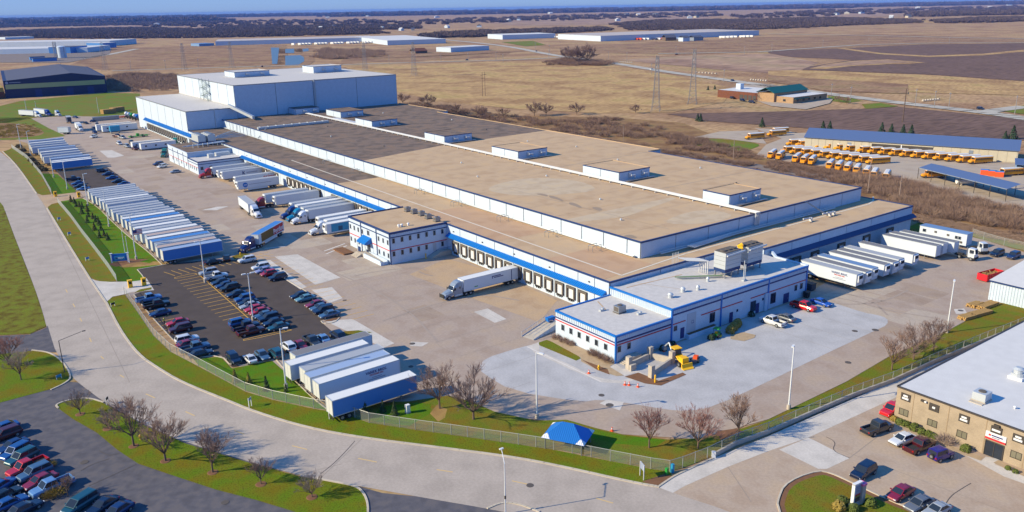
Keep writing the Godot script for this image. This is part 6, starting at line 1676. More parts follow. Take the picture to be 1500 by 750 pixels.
func cars() -> void:
	# [kind, colour, middle, turn]; E points away from the street, W towards it
	var e := 0.0
	var w := PI
	var rows := [
		["by the street kerb, from the gate", "cars parked along the street kerb", [["pickup", "light blue", 39.95, -201.24, e], ["pickup", "black", 40.32, -195.46, e], ["sedan", "dark blue", 39.5, -189.18, w], ["sedan", "red", 41.01, -180.57, w], ["suv", "maroon", 40.38, -176.15, w], ["suv", "white", 39.68, -168.88, e], ["sedan", "crimson", 39.26, -166.42, e], ["pickup", "steel blue", 39.72, -163.3, e], ["sedan", "navy", 39.75, -159.74, e]]],
		["on the yard side of the painted island, from its lamp post", "cars parked on the yard side of the painted island", [["suv", "silver", 57.68, -212.79, w], ["pickup", "white", 58.24, -208.1, e], ["sedan", "navy", 57.69, -202.84, w], ["sedan", "dark blue", 57.77, -199.66, w], ["suv", "black", 57.91, -196.5, w], ["sedan", "navy", 57.7, -191.12, w], ["suv", "blue", 58.06, -186.41, w], ["sedan", "navy", 57.79, -183.57, w], ["sedan", "silver", 57.35, -180.95, w], ["sedan", "red", 57.55, -178.16, w], ["sedan", "red", 57.72, -175.56, w], ["sedan", "steel blue", 57.77, -172.72, w], ["suv", "navy", 57.81, -170.12, w], ["sedan", "navy", 57.74, -167.08, w], ["sedan", "teal", 57.53, -163.77, w]]],
		["on the street side of the painted island, from the lamp post", "cars parked on the street side of the painted island", [["suv", "blue", 51.74, -171.43, e], ["pickup", "navy", 51.93, -168.32, e], ["pickup", "maroon", 51.83, -164.87, e]]],
		["along the yard kerb, from the grass corner", "cars parked along the yard kerb", [["suv", "white", 69.57, -217.38, w], ["suv", "white", 70.14, -208.45, w], ["sedan", "lavender", 69.83, -205.23, w], ["hatchback", "red", 69.8, -201.87, w], ["suv", "navy", 70.38, -196.99, w], ["sedan", "navy", 69.37, -180.27, w], ["sedan", "pale teal", 69.45, -177.39, w], ["sedan", "crimson", 69.69, -172.05, w], ["sedan", "steel blue", 69.66, -169.38, w], ["suv", "navy", 69.41, -166.88, w], ["sedan", "steel blue", 69.37, -163.72, w]]],
		["below the long trailer row, from the lamp post", "cars parked below the long trailer row", [["sedan", "black", 61.76, -221.82, 0.05], ["sedan", "black", 65.81, -223.03, 1.3]]],
		["facing the near trailers, from the street kerb", "cars parked facing the near trailers", [["suv", "navy", 44.06, -152.84, -1.57], ["coupe", "white", 46.67, -150.95, 1.57], ["sedan", "steel blue", 49.19, -151.05, -1.57], ["suv", "teal", 51.69, -150.11, 1.57], ["suv", "white", 54.91, -151.72, 1.57], ["sedan", "crimson", 57.17, -151.03, -1.57], ["pickup", "dark grey", 59.85, -151.4, -1.57], ["sedan", "light blue", 62.26, -151.57, 1.57], ["suv", "navy", 65.44, -151.1, 1.57]]],
		["street side of the small upper lot, from the far trailers", "cars in the small upper car park", [["pickup", "navy", 53.36, -379.5, e], ["sedan", "blue", 53.28, -368.5, w], ["sedan", "navy", 52.96, -361.7, w], ["sedan", "light blue", 52.9, -354.9, w]]],
		["yard side of the small upper lot, from the far trailers", "cars in the small upper car park", [["suv", "navy", 66.88, -391.7, e], ["sedan", "dark blue", 67.23, -381.8, w], ["sedan", "blue", 66.74, -371.5, w], ["sedan", "navy", 66.97, -361.9, w], ["sedan", "blue", 67.73, -354.6, w]]],
		["in the lot across the street, from the road", "cars in the lot across the street", [["sedan", "blue", 4.29, -149, -2.918], ["suv", "maroon", 4.33, -146.07, -2.910], ["sedan", "dark blue", 4.82, -141.24, -2.728], ["suv", "blue", 4.94, -138.5, -2.608], ["suv", "teal", 5.49, -136, -2.670], ["pickup", "red", 5.77, -132.27, -2.807], ["suv", "steel blue", 6.44, -129.79, -2.833], ["sedan", "crimson", 6.72, -126.87, -2.790], ["pickup", "light blue", 7.83, -123.96, -2.893]]],
		["in the second row of the lot across the street, from the road", "cars in the second row across the street", [["sedan", "blue", 2.02, -129.06, 0.601], ["sedan", "black", 2.19, -125.71, 0.472], ["sedan", "blue", 2.4, -122.97, 0.341], ["sedan", "navy", 3.91, -120.23, 0.376]]],
		["beside the mulch bed across the street, from the mulch", "cars beside the mulch bed across the street", [["van", "teal", 10.3, -116.59, -2.624], ["coupe", "navy", 12.66, -114.31, -2.630], ["sedan", "dark blue", 13.95, -111.44, -2.633]]],
		["in front of the tan building, from the white driveway", "cars in front of the tan building", [["pickup", "dark grey", 116.26, -60.07, -0.164], ["sedan", "white", 116.08, -55.78, 2.981], ["pickup", "maroon", 116.15, -53.09, -0.112], ["jeep", "purple", 116.05, -49.82, -0.194]]],
		["facing the lawn island, from the street", "cars facing the lawn island of the tan building", [["suv", "navy", 102.73, -54.32, -3.121], ["sedan", "crimson", 101.8, -48.24, 3.081], ["sedan", "grey", 101.28, -45.31, 3.039], ["coupe", "silver", 101.75, -43.13, 3.030]]],
		["on the pale slab behind the front office, from the hedge", "cars parked behind the front office", [["pickup", "white", 142.01, -99.05, 1.579], ["sedan", "grey", 146.06, -98.86, 1.562], ["pickup", "bright red", 154.99, -100.35, -1.506], ["sedan", "bright blue", 160.36, -99.41, -1.617]]],
		["by the right fence, from the portable office", "cars by the right fence", [["suv", "navy", 229.51, -92.02, 3.104], ["suv", "dark blue", 230.5, -88.32, 3.129]]],
		["in the far yard by the portable offices", "vehicles in the far yard", [["van", "white", 90.82, -471, -1.537], ["van", "silver", 91.84, -458, -1.463], ["pickup", "maroon", 93.08, -446.8, -1.499], ["suv", "black", 96.74, -470.1, -1.519], ["pickup", "silver", 97.01, -492.6, -1.367], ["pickup", "maroon", 96.01, -500.3, -1.126], ["suv", "white", 85.48, -508.4, -2.415], ["sedan", "black", 93.99, -578.1, -1.386], ["sedan", "dark blue", 99.48, -586.2, 0.887], ["sedan", "navy", 98.48, -567.4, -1.662], ["suv", "navy", 92.38, -544.3, -1.518], ["suv", "dark blue", 89.64, -527.7, -1.513], ["sedan", "dark blue", 94.55, -617, -1.192]]],
		["before the shipping office", "cars before the shipping office", [["suv", "dark blue", 90.49, -392, -2.860], ["suv", "white", 90.19, -384.5, -2.614], ["sedan", "silver", 91.33, -367.5, -3.131]]],
	]
	for row in rows:
		for i in row[2].size():
			var c: Array = row[2][i]
			var d := Vector2(c[2], c[3]).length()
			car(c[0], c[1], c[2], c[3], c[4], "%s %s, %s %s" % [c[1], {"suv": "SUV", "van": "van", "pickup": "pickup truck"}.get(c[0], c[0]), nth(i + 1), row[0]], row[1], d > 330)
	car("pickup", "bright red", 124.09, -61.86, -3.137, "red pickup truck half hidden behind the tan building's corner", "")


func buses() -> void:
	var g := "school buses parked in rows in the bus yard"
	var where_back := [Vector2(339.8, -232.42), Vector2(355.4, -155.91)]
	for i in 18:
		var t := i / 17.0
		var p: Vector2 = where_back[0].lerp(where_back[1], t + (0.012 if i > 6 else -0.006))
		bus(p.x + 5.0, p.y - 2.0, 2.73, "yellow school bus, %s from the driveway end of the row by the blue-roofed garage" % nth(i + 1), g)
	var mid := [Vector2(321.1, -222.54), Vector2(323.7, -182.1)]
	for i in 10:
		var t := i / 9.0
		var p: Vector2 = mid[0].lerp(mid[1], t)
		bus(p.x + 5.0, p.y - 2.0, 2.73, "yellow school bus, %s from the driveway end of the middle row" % nth(i + 1), g)
	var front := [Vector2(307.3, -220.83), Vector2(307.1, -216.42), Vector2(306.8, -207.87), Vector2(306.6, -203.71), Vector2(307, -200.18), Vector2(303.9, -189.64), Vector2(304, -185.65), Vector2(303.4, -181.34), Vector2(303, -177.03), Vector2(301.5, -171.91), Vector2(299.4, -167.53), Vector2(299.3, -162.44)]
	for i in 12:
		bus(front[i].x + 2.0, front[i].y - 2.0, 0.42 + PI, "school bus nosing the railway brush, %s from the driveway end" % nth(i + 1), "school buses along the railway brush")
	bus(346.4, -260.8, 2.9, "yellow school bus standing alone on the grey lot past the grass patch", g)
	bus(362.7, -259.7, 2.85, "yellow school bus at the bus yard entrance, nearer of a pair", g)
	bus(370.6, -263.7, 2.85, "yellow school bus at the bus yard entrance, farther of a pair", g)
	bus(318.4, -154.35, -0.55 + PI, "orange-yellow school bus parked at the end of the long blue canopy", g)
	bus(343.2, -137.84, 2.73, "cream-roofed bus under the open blue shelter at the edge", g)


func bare_tree(seed_: int, h: float, spread: float, levels := 5, thin := 0.016) -> Array: # trunk and limbs, twigs
	var r := RandomNumberGenerator.new()
	r.seed = seed_
	var limbs := Geo.new()
	var twigs := Geo.new()
	var th := h * r.randf_range(0.16, 0.24)
	limbs.tube(Vector3.ZERO, Vector3(0, th, 0), h * 0.022, h * 0.018, 7, false)
	var tips := []
	var n := 10
	for i in n:
		var a := TAU * (i + r.randf_range(-0.3, 0.3)) / n
		var lean := r.randf_range(0.3, 1.3) if i < n - 1 else 0.05
		tips.append([Vector3(0, th * r.randf_range(0.8, 1.05), 0), Vector3(cos(a) * lean * spread, 1.0, sin(a) * lean * spread).normalized(), h * r.randf_range(0.3, 0.4), h * 0.011])
	for k in levels:
		var next := []
		for t in tips:
			var a: Vector3 = t[0]
			var d: Vector3 = t[1]
			var l: float = t[2]
			var b := a + d * l
			var g := limbs if k < 2 else twigs
			g.tube(a, b, t[3], t[3] * 0.6, 5 if k == 0 else 3, false)
			var m := 4 if k < 4 else 3
			for c in m:
				var f := r.randf_range(0.35, 1.0) if c else 1.0
				var side := Vector3(r.randf_range(-1, 1), r.randf_range(-0.3, 0.9), r.randf_range(-1, 1))
				var e := (d + side * 0.62).normalized()
				next.append([a + d * l * f, e, l * r.randf_range(0.5, 0.72), maxf(t[3] * 0.52, thin)])
		tips = next
	return [limbs.mesh(), twigs.mesh()]


func slivers(seed_: int, n: int, spread: Vector3, w: float, l: float, up := 0.8) -> ArrayMesh: # a bare bush: thin stems fanning out from the ground
	var r := RandomNumberGenerator.new()
	r.seed = seed_
	var g := Geo.new()
	for i in n:
		var a := r.randf() * TAU
		var q := sqrt(r.randf())
		var p := Vector3(cos(a) * q * spread.x, r.randf_range(0.0, 0.7) * spread.y * (1.0 - q * 0.5), sin(a) * q * spread.z)
		var d := Vector3(cos(a) * q + r.randf_range(-0.5, 0.5), up + r.randf() * 0.5, sin(a) * q + r.randf_range(-0.5, 0.5)).normalized() * l * r.randf_range(0.5, 1.2)
		var s := d.cross(Vector3(r.randf_range(-1, 1), r.randf_range(-1, 1), r.randf_range(-1, 1))).normalized() * w
		g.tri(p - s, p + s, p + d)
	return g.mesh()


func leafy(seed_: int, n: int, at: Callable, size: float) -> ArrayMesh: # many small leaf faces placed by at(r) -> [point, way it faces]
	var r := RandomNumberGenerator.new()
	r.seed = seed_
	var g := Geo.new()
	for i in n:
		var q: Array = at.call(r)
		var nrm: Vector3 = (q[1] + Vector3(r.randf_range(-0.6, 0.6), r.randf_range(-0.6, 0.6), r.randf_range(-0.6, 0.6))).normalized()
		var s := nrm.cross(Vector3(r.randf_range(-1, 1), r.randf_range(-1, 1), r.randf_range(-1, 1))).normalized() * size * r.randf_range(0.6, 1.3)
		var t := nrm.cross(s)
		g.tri(q[0] - s, q[0] + s, q[0] + t * 1.5)
	return g.mesh()


func conifer_mesh(seed_: int, n: int) -> ArrayMesh: # unit height, unit width
	return leafy(seed_, n, func(r: RandomNumberGenerator) -> Array:
		var y := pow(r.randf(), 1.3)
		var a := r.randf() * TAU
		var lump := 0.8 + 0.2 * sin(a * 5.0 + y * 9.0)
		var rad := (1.0 - y) * 0.5 * lump * sqrt(r.randf_range(0.45, 1.0))
		return [Vector3(cos(a) * rad, y * 0.97 + 0.03, sin(a) * rad), Vector3(cos(a), 0.7, sin(a))], 0.06)


func shrub_mesh(seed_: int, n: int) -> ArrayMesh: # a clipped round shrub, unit size
	return leafy(seed_, n, func(r: RandomNumberGenerator) -> Array:
		var d := Vector3(r.randf_range(-1, 1), r.randf_range(-0.2, 1), r.randf_range(-1, 1)).normalized()
		return [Vector3(d.x * 0.5, 0.15 + d.y * 0.75, d.z * 0.5) * r.randf_range(0.85, 1.03), d], 0.09)


func plant(base: String, label: String, cat: String, group: String, p: Vector2, turn: float, s: Vector3, parts: Array) -> Node3D:
	var o := thing(base, label, cat, Vector3(p.x, 0.03, p.y), turn, group)
	for q in parts:
		var i := part(o, q[0], q[1], q[2])
		i.scale = s
	return o


func trees() -> void:
	var kinds := []
	for i in 5:
		kinds.append(bare_tree(100 + i, 8.0, [0.95, 1.1, 1.0, 1.25, 0.85][i]))
	var g1 := "bare trees on the lawn strip beside the old lot"
	var g2 := "bare trees at the edge of the yard by the fence"
	var far_kinds := [bare_tree(201, 8.0, 1.3, 5, 0.028), bare_tree(202, 8.0, 1.2, 5, 0.028), bare_tree(203, 8.0, 1.4, 5, 0.028)]
	var spots := [
		[Vector2(15.58, -147.5), 4.7, "small bare tree at the drive end of the lawn strip across the street", g1], [Vector2(18.25, -138.84), 3.9, "low bare tree beside the black sign on the lawn strip", g1], [Vector2(20.31, -130.07), 8.3, "tall bare tree by the yellow hydrant on the lawn strip", g1],
		[Vector2(23.11, -122.2), 8.2, "broad bare tree in the middle of the lawn strip across the street", g1], [Vector2(27.85, -114.3), 7.0, "bare tree fourth along the lawn strip, its shadow crossing the road", g1], [Vector2(32.43, -106.65), 4.2, "small bare tree second from the tip of the lawn strip", g1], [Vector2(36.96, -98.89), 4.2, "small rounded bare tree at the tip of the lawn strip", g1],
		[Vector2(9.34, -169.95), 5.8, "thin pale bare tree on the corner lawn by the driveway", ""], [Vector2(8.28, -179.54), 6.8, "bare reddish tree at the edge of the corner lawn, by the old driveway", ""], [Vector2(9.36, -120.88), 3.2, "small bare tree in the mulch bed of the lot across the street", ""],
		[Vector2(65.44, -110.59), 8.4, "slender bare tree beside the end of the near trailers", g2], [Vector2(67.82, -103.7), 9.6, "largest bare tree, between the near trailers and the white lamp post", g2], [Vector2(84.1, -79.02), 6.5, "bare tree on the lawn nearest the blue canopy roof", g2], [Vector2(89.87, -74.2), 7.2, "bare tree between two others on the lawn corner by the white driveway", g2],
		[Vector2(97.56, -72.64), 7.3, "dense bare tree beside the start of the low retaining wall", g2], [Vector2(139.82, -70.92), 7.0, "bare tree first of three by the lumber stacks, nearest the street", g2], [Vector2(147.45, -70.86), 7.5, "bare tree in the middle of three before the lumber stacks", g2], [Vector2(154.37, -70.57), 6.6, "bare tree next to the lamp post by the lumber stacks", g2],
	]
	for i in spots.size():
		var s: float = spots[i][1] / 8.0
		var k: Array = kinds[i % 5]
		plant("bare_tree", spots[i][2], "tree", spots[i][3], spots[i][0], i * 1.7, Vector3(s, s, s) * Vector3(1.0, 1.0, 1.0), [["trunk", k[0], M.bark], ["crown", k[1], M.red_twig if i in [8, 12, 13] else M.pale_twig if i in [7, 0, 1, 6] else M.twig]])
		if i < 7:
			solo("mulch_ring", Geo.new().tube(Vector3(spots[i][0].x, 0.0, spots[i][0].y), Vector3(spots[i][0].x, 0.1, spots[i][0].y), 0.9, 0.7, 14), M.mulch, "round mulch ring under the %s tree along the lawn strip from the drive" % nth(i + 1), "mulch ring", "mulch rings under the lawn strip trees")
	# bare trees out on the prairie edge
	var far := [[Vector2(300.9, -505.1), 9, "round bare tree behind the end wall of the freezer building, farther of two"], [Vector2(296.6, -533.5), 8, "bare tree close to the end wall of the freezer building"], [Vector2(289.9, -451.9), 7, "bare tree above the warehouse roof notch on the prairie edge"], [Vector2(297.2, -435.2), 7, "dense bare tree along the prairie edge, left of the wide pair"], [Vector2(304, -419.3), 6.5, "bare bushy tree on the prairie edge before the wide pair"], [Vector2(322.3, -410.8), 9, "wide bare tree on the prairie edge, first of a pair"], [Vector2(329.7, -408.3), 8, "wide bare tree on the prairie edge, second of a pair"], [Vector2(345.9, -397.3), 8, "round bare tree standing alone on the prairie edge by the lattice tower"], [Vector2(377.2, -376.4), 5.5, "low round bare tree at the foot of the lattice towers"], [Vector2(667.9, -784.1), 20, "tall bare tree in the thicket by the country road, first of three"], [Vector2(658.6, -756.9), 22, "tall bare tree in the middle of the thicket by the country road"], [Vector2(674.4, -756.4), 22, "tall bare tree at the end of the thicket by the country road"], [Vector2(517.7, -322.8), 5, "bare reddish tree behind the brick fire station"], [Vector2(514.3, -314.5), 5, "bare tree beside the reddish one behind the fire station"]]
	for i in far.size():
		var s: float = far[i][1] / 8.0
		var k: Array = far_kinds[i % 3]
		plant("bare_tree", far[i][2], "tree", "bare trees along the prairie edge", far[i][0], i * 2.3, Vector3(s * 1.25, s, s * 1.25), [["trunk", k[0], M.bark], ["crown", k[1], M.twig]])
	# young conifers along the lawn by the long trailer row
	var con := conifer_mesh(7, 420)
	var g3 := "young conifers on the lawn by the long trailer row"
	var at := [Vector2(45.15, -334.5), Vector2(45.72, -331.1), Vector2(45.16, -324.5), Vector2(46.03, -323.1), Vector2(46.38, -320), Vector2(44.67, -310.9), Vector2(46.87, -313.6), Vector2(45.54, -304.5), Vector2(43.64, -295.8), Vector2(46.24, -300.8), Vector2(46.17, -295.4), Vector2(46.01, -289.7), Vector2(43.49, -283.4), Vector2(45.13, -282), Vector2(42.85, -272.3), Vector2(44.37, -273.6), Vector2(44.24, -267.6)]
	for i in at.size():
		var h: float = [2.6, 2.3, 2.5, 2.2, 2.4, 2.8][i % 6]
		plant("young_conifer", "young conifer on the bright lawn, %s along the planting from the upper gate" % nth(i + 1), "conifer", g3, at[i], i * 1.3, Vector3(h * 0.8, h, h * 0.8), [["foliage", con, M.needles if i % 3 else M.brown_needles]])
	at = [Vector2(41.11, -143.29), Vector2(42.91, -141.1), Vector2(44.47, -136.24), Vector2(47, -133.5), Vector2(54.56, -117.14), Vector2(57.07, -115.46), Vector2(58.16, -113.34)]
	var what := ["yellowish conifer behind the fence below the parked cars, first of four", "yellowish conifer behind the fence below the parked cars, second of four", "yellow-green conifer behind the fence beside the lamp post", "small conifer at the lamp post foot by the near trailers", "small dark conifer in front of the last near trailer", "round conifer in the middle of three before the last near trailer", "pointed conifer nearest the yard of three before the last near trailer"]
	for i in 7:
		var h: float = [2.6, 2.2, 2.8, 1.6, 2.4, 2.3, 2.5][i]
		plant("young_conifer", what[i], "conifer", "conifers behind the street fence", at[i], i * 1.1, Vector3(h * 0.75, h, h * 0.75), [["foliage", con, M.needles if i != 1 and i != 0 else M.yellow_needles]])
	at = [Vector2(377, -322.7), Vector2(378.1, -325.8), Vector2(384, -284.6), Vector2(394.3, -253.4), Vector2(396.8, -251), Vector2(409.5, -228.99), Vector2(410.8, -224.49), Vector2(408.5, -216.99), Vector2(409.3, -213.12), Vector2(436, -176.21), Vector2(433.4, -178.58), Vector2(531.2, -441.6), Vector2(523.2, -441.8)]
	what = ["dark conifer of the pair on the plowed field edge, nearer the bus yard", "dark conifer of the pair on the plowed field edge, nearer the prairie", "lone dark conifer near the two entrance buses", "dark conifer behind the near end of the blue-roofed garage", "dark conifer beside another behind the near end of the garage", "dark conifer behind the garage roof, first of the middle four", "dark conifer behind the garage roof, second of the middle four", "dark conifer behind the garage roof, third of the middle four", "dark conifer behind the garage roof, last of the middle four", "large dark conifer beyond the far end of the garage", "small dark conifer beyond the far end of the garage", "tiny conifer at the fire station driveway", "tiny conifer farther along the fire station driveway"]
	for i in at.size():
		var h: float = [4.5, 4.2, 5.0, 5.2, 5.2, 5.4, 5, 5.6, 5.8, 6.5, 4, 3.4, 3.4][i]
		plant("conifer", what[i], "conifer", "dark conifers round the bus yard", at[i], i * 0.7, Vector3(h * 1.0, h, h * 1.0), [["foliage", con, M.dark_needles]])
	# clipped shrubs
	var sh := shrub_mesh(9, 420)
	at = [Vector2(121.78, -60.37), Vector2(121.47, -59.14), Vector2(121.59, -58.17), Vector2(121.32, -56.67), Vector2(121.08, -55.31), Vector2(121.29, -54.32), Vector2(121.3, -53.35), Vector2(121.17, -48.56), Vector2(120.71, -42.27), Vector2(120.59, -41.2), Vector2(93.96, -52.17), Vector2(96.58, -49.5), Vector2(92.45, -51.72), Vector2(93.75, -50.3)]
	what = ["brownish clipped shrub at the corner of the tan building", "green shrub second from the tan building's corner", "green shrub third from the tan building's corner", "upright green shrub beside the tan wall, fourth from the corner", "low green shrub fifth from the tan building's corner", "low green shrub sixth from the tan building's corner", "small shrub between the low shrubs and the twiggy bush", "green shrub alone in the bed before the door of the tan building", "small dark shrub past the door of the tan building, nearer it", "small dark shrub past the door of the tan building, farther from it", "round shrub behind the pylon sign", "green shrub in the shade beside the pylon sign", "round yellowish shrub in front of the pylon sign", "round green shrub at the foot of the pylon sign"]
	for i in at.size():
		var s: float = [1.3, 1.5, 1.4, 1.6, 1.5, 1.4, 1.2, 1.7, 0.9, 0.9, 1.8, 1.7, 1.9, 1.6][i] * 0.75
		plant("shrub", what[i], "shrub", "clipped shrubs of the tan building", at[i], i * 0.9, Vector3(s * 1.25, s * (1.0 if i != 3 else 1.2), s * 1.25), [["foliage", sh, M.shrub if i not in [0, 12] else M.yellow_shrub]])
	var bush := slivers(5, 500, Vector3(0.9, 1.2, 0.9), 0.02, 0.8, 0.5)
	plant("twiggy_bush", "round leafless tan bush by the wall between the maroon pickup and the door", "bush", "", Vector2(121.25, -51.77), 0.0, Vector3(1.3, 1.3, 1.3), [["stems", bush, M.pale_twig]])
	var hedge := thing("hedge", "boxy yellow-brown hedge behind the front office, beside the green mower", "hedge", v3(Vector2(133.5, -102.38), 0.0), 0.35)
	for k in 3:
		var i := part(hedge, "foliage", sh, M.yellow_shrub)
		i.position = Vector3(-2.0 + k * 2.0, 0, 0)
		i.scale = Vector3(3.0, 1.9, 2.0)
	at = [Vector2(100.96, -121.96), Vector2(101, -119.59), Vector2(101.16, -117.63), Vector2(101.5, -111.19), Vector2(101.56, -109.86), Vector2(101.61, -108.14), Vector2(101.55, -106.53)]
	for i in 7:
		plant("leafless_bush", "small leafless bush along the front office wall, %s from the loading docks" % nth(i + 1), "bush", "leafless bushes along the front office wall", at[i], i, Vector3.ONE * (0.9 if i < 3 else 1.15), [["stems", bush, M.twig]])
	at = [Vector2(125.47, -101.67), Vector2(113.65, -103.99), Vector2(116.66, -104.22), Vector2(142.46, -104.92)]
	for i in 4:
		plant("dark_shrub", ["dark shrub by the planter beside the front office", "dark shrub in the shade of the front office, nearer the backhoe", "dark shrub in the shade of the front office by the stoop", "dark shrub against the shaded office wall by the red bins"][i], "shrub", "", at[i], i, Vector3(1.6, 1.3, 1.6), [["foliage", sh, M.dark_needles]])
	at = [Vector2(102.67, -217.52), Vector2(102.11, -214.15), Vector2(102.55, -212.82), Vector2(8.75, -131.59), Vector2(8.09, -122.31), Vector2(7.21, -122.34)]
	for i in 6:
		plant("ornamental_grass", ["round brown bush at the corner of the two-storey office bed", "brown bush in the raised bed of the two-storey office", "low brown bush at the end of the raised bed", "clump of dry grass beyond the parked pickup across the street", "yellow clump of ornamental grass in the mulch bed, taller", "yellow clump of ornamental grass in the mulch bed, lower"][i], "plant", "", at[i], i, Vector3.ONE * [1.3, 0.9, 0.8, 0.8, 1.3, 1.1][i], [["stems", bush, M.twig if i < 3 else M.yellow_shrub]])
	at = [Vector2(47.58, -498.3), Vector2(47.4, -481.3), Vector2(47.2, -462.8), Vector2(46.77, -445.7), Vector2(46.63, -431.7), Vector2(46.74, -418.3), Vector2(47.28, -412.5)]
	for i in 7:
		plant("dark_shrub", "dark shrub in the strip beside the far trailer row, %s from the far gate" % nth(i + 1), "shrub", "dark shrubs beside the far trailer row", at[i], i, Vector3(3.4, 2.0, 3.4), [["foliage", sh, M.brown_needles]])


func scatter(base: String, label: String, cat: String, poly: PackedVector2Array, n: int, meshes: Array, mat: Material, s0: float, s1: float, tall := 1.0) -> void:
	var box := Rect2(poly[0], Vector2.ZERO)
	for p in poly:
		box = box.expand(p)
	var where := []
	var tries := 0
	while where.size() < n and tries < n * 40:
		tries += 1
		var p := Vector2(rng.randf_range(box.position.x, box.end.x), rng.randf_range(box.position.y, box.end.y))
		if Geometry2D.is_point_in_polygon(p, poly):
			where.append(p + Vector2(rng.randfn(), rng.randfn()) * s1 * 0.8)
	for k in meshes.size():
		var mm := MultiMesh.new()
		mm.transform_format = MultiMesh.TRANSFORM_3D
		mm.mesh = meshes[k]
		var mine := []
		for i in range(k, where.size(), meshes.size()):
			mine.append(where[i])
		mm.instance_count = mine.size()
		for i in mine.size():
			var s := rng.randf_range(s0, s1)
			var b := Basis(Vector3.UP, rng.randf() * TAU).scaled(Vector3(s, s * tall * rng.randf_range(0.75, 1.2), s))
			mm.set_instance_transform(i, Transform3D(b, Vector3(mine[i].x, 0.0, mine[i].y)))
		var o := MultiMeshInstance3D.new()
		o.name = called(base)
		o.multimesh = mm
		o.material_override = mat
		tag(o, label, cat, "", "stuff")
		add_child(o, true)


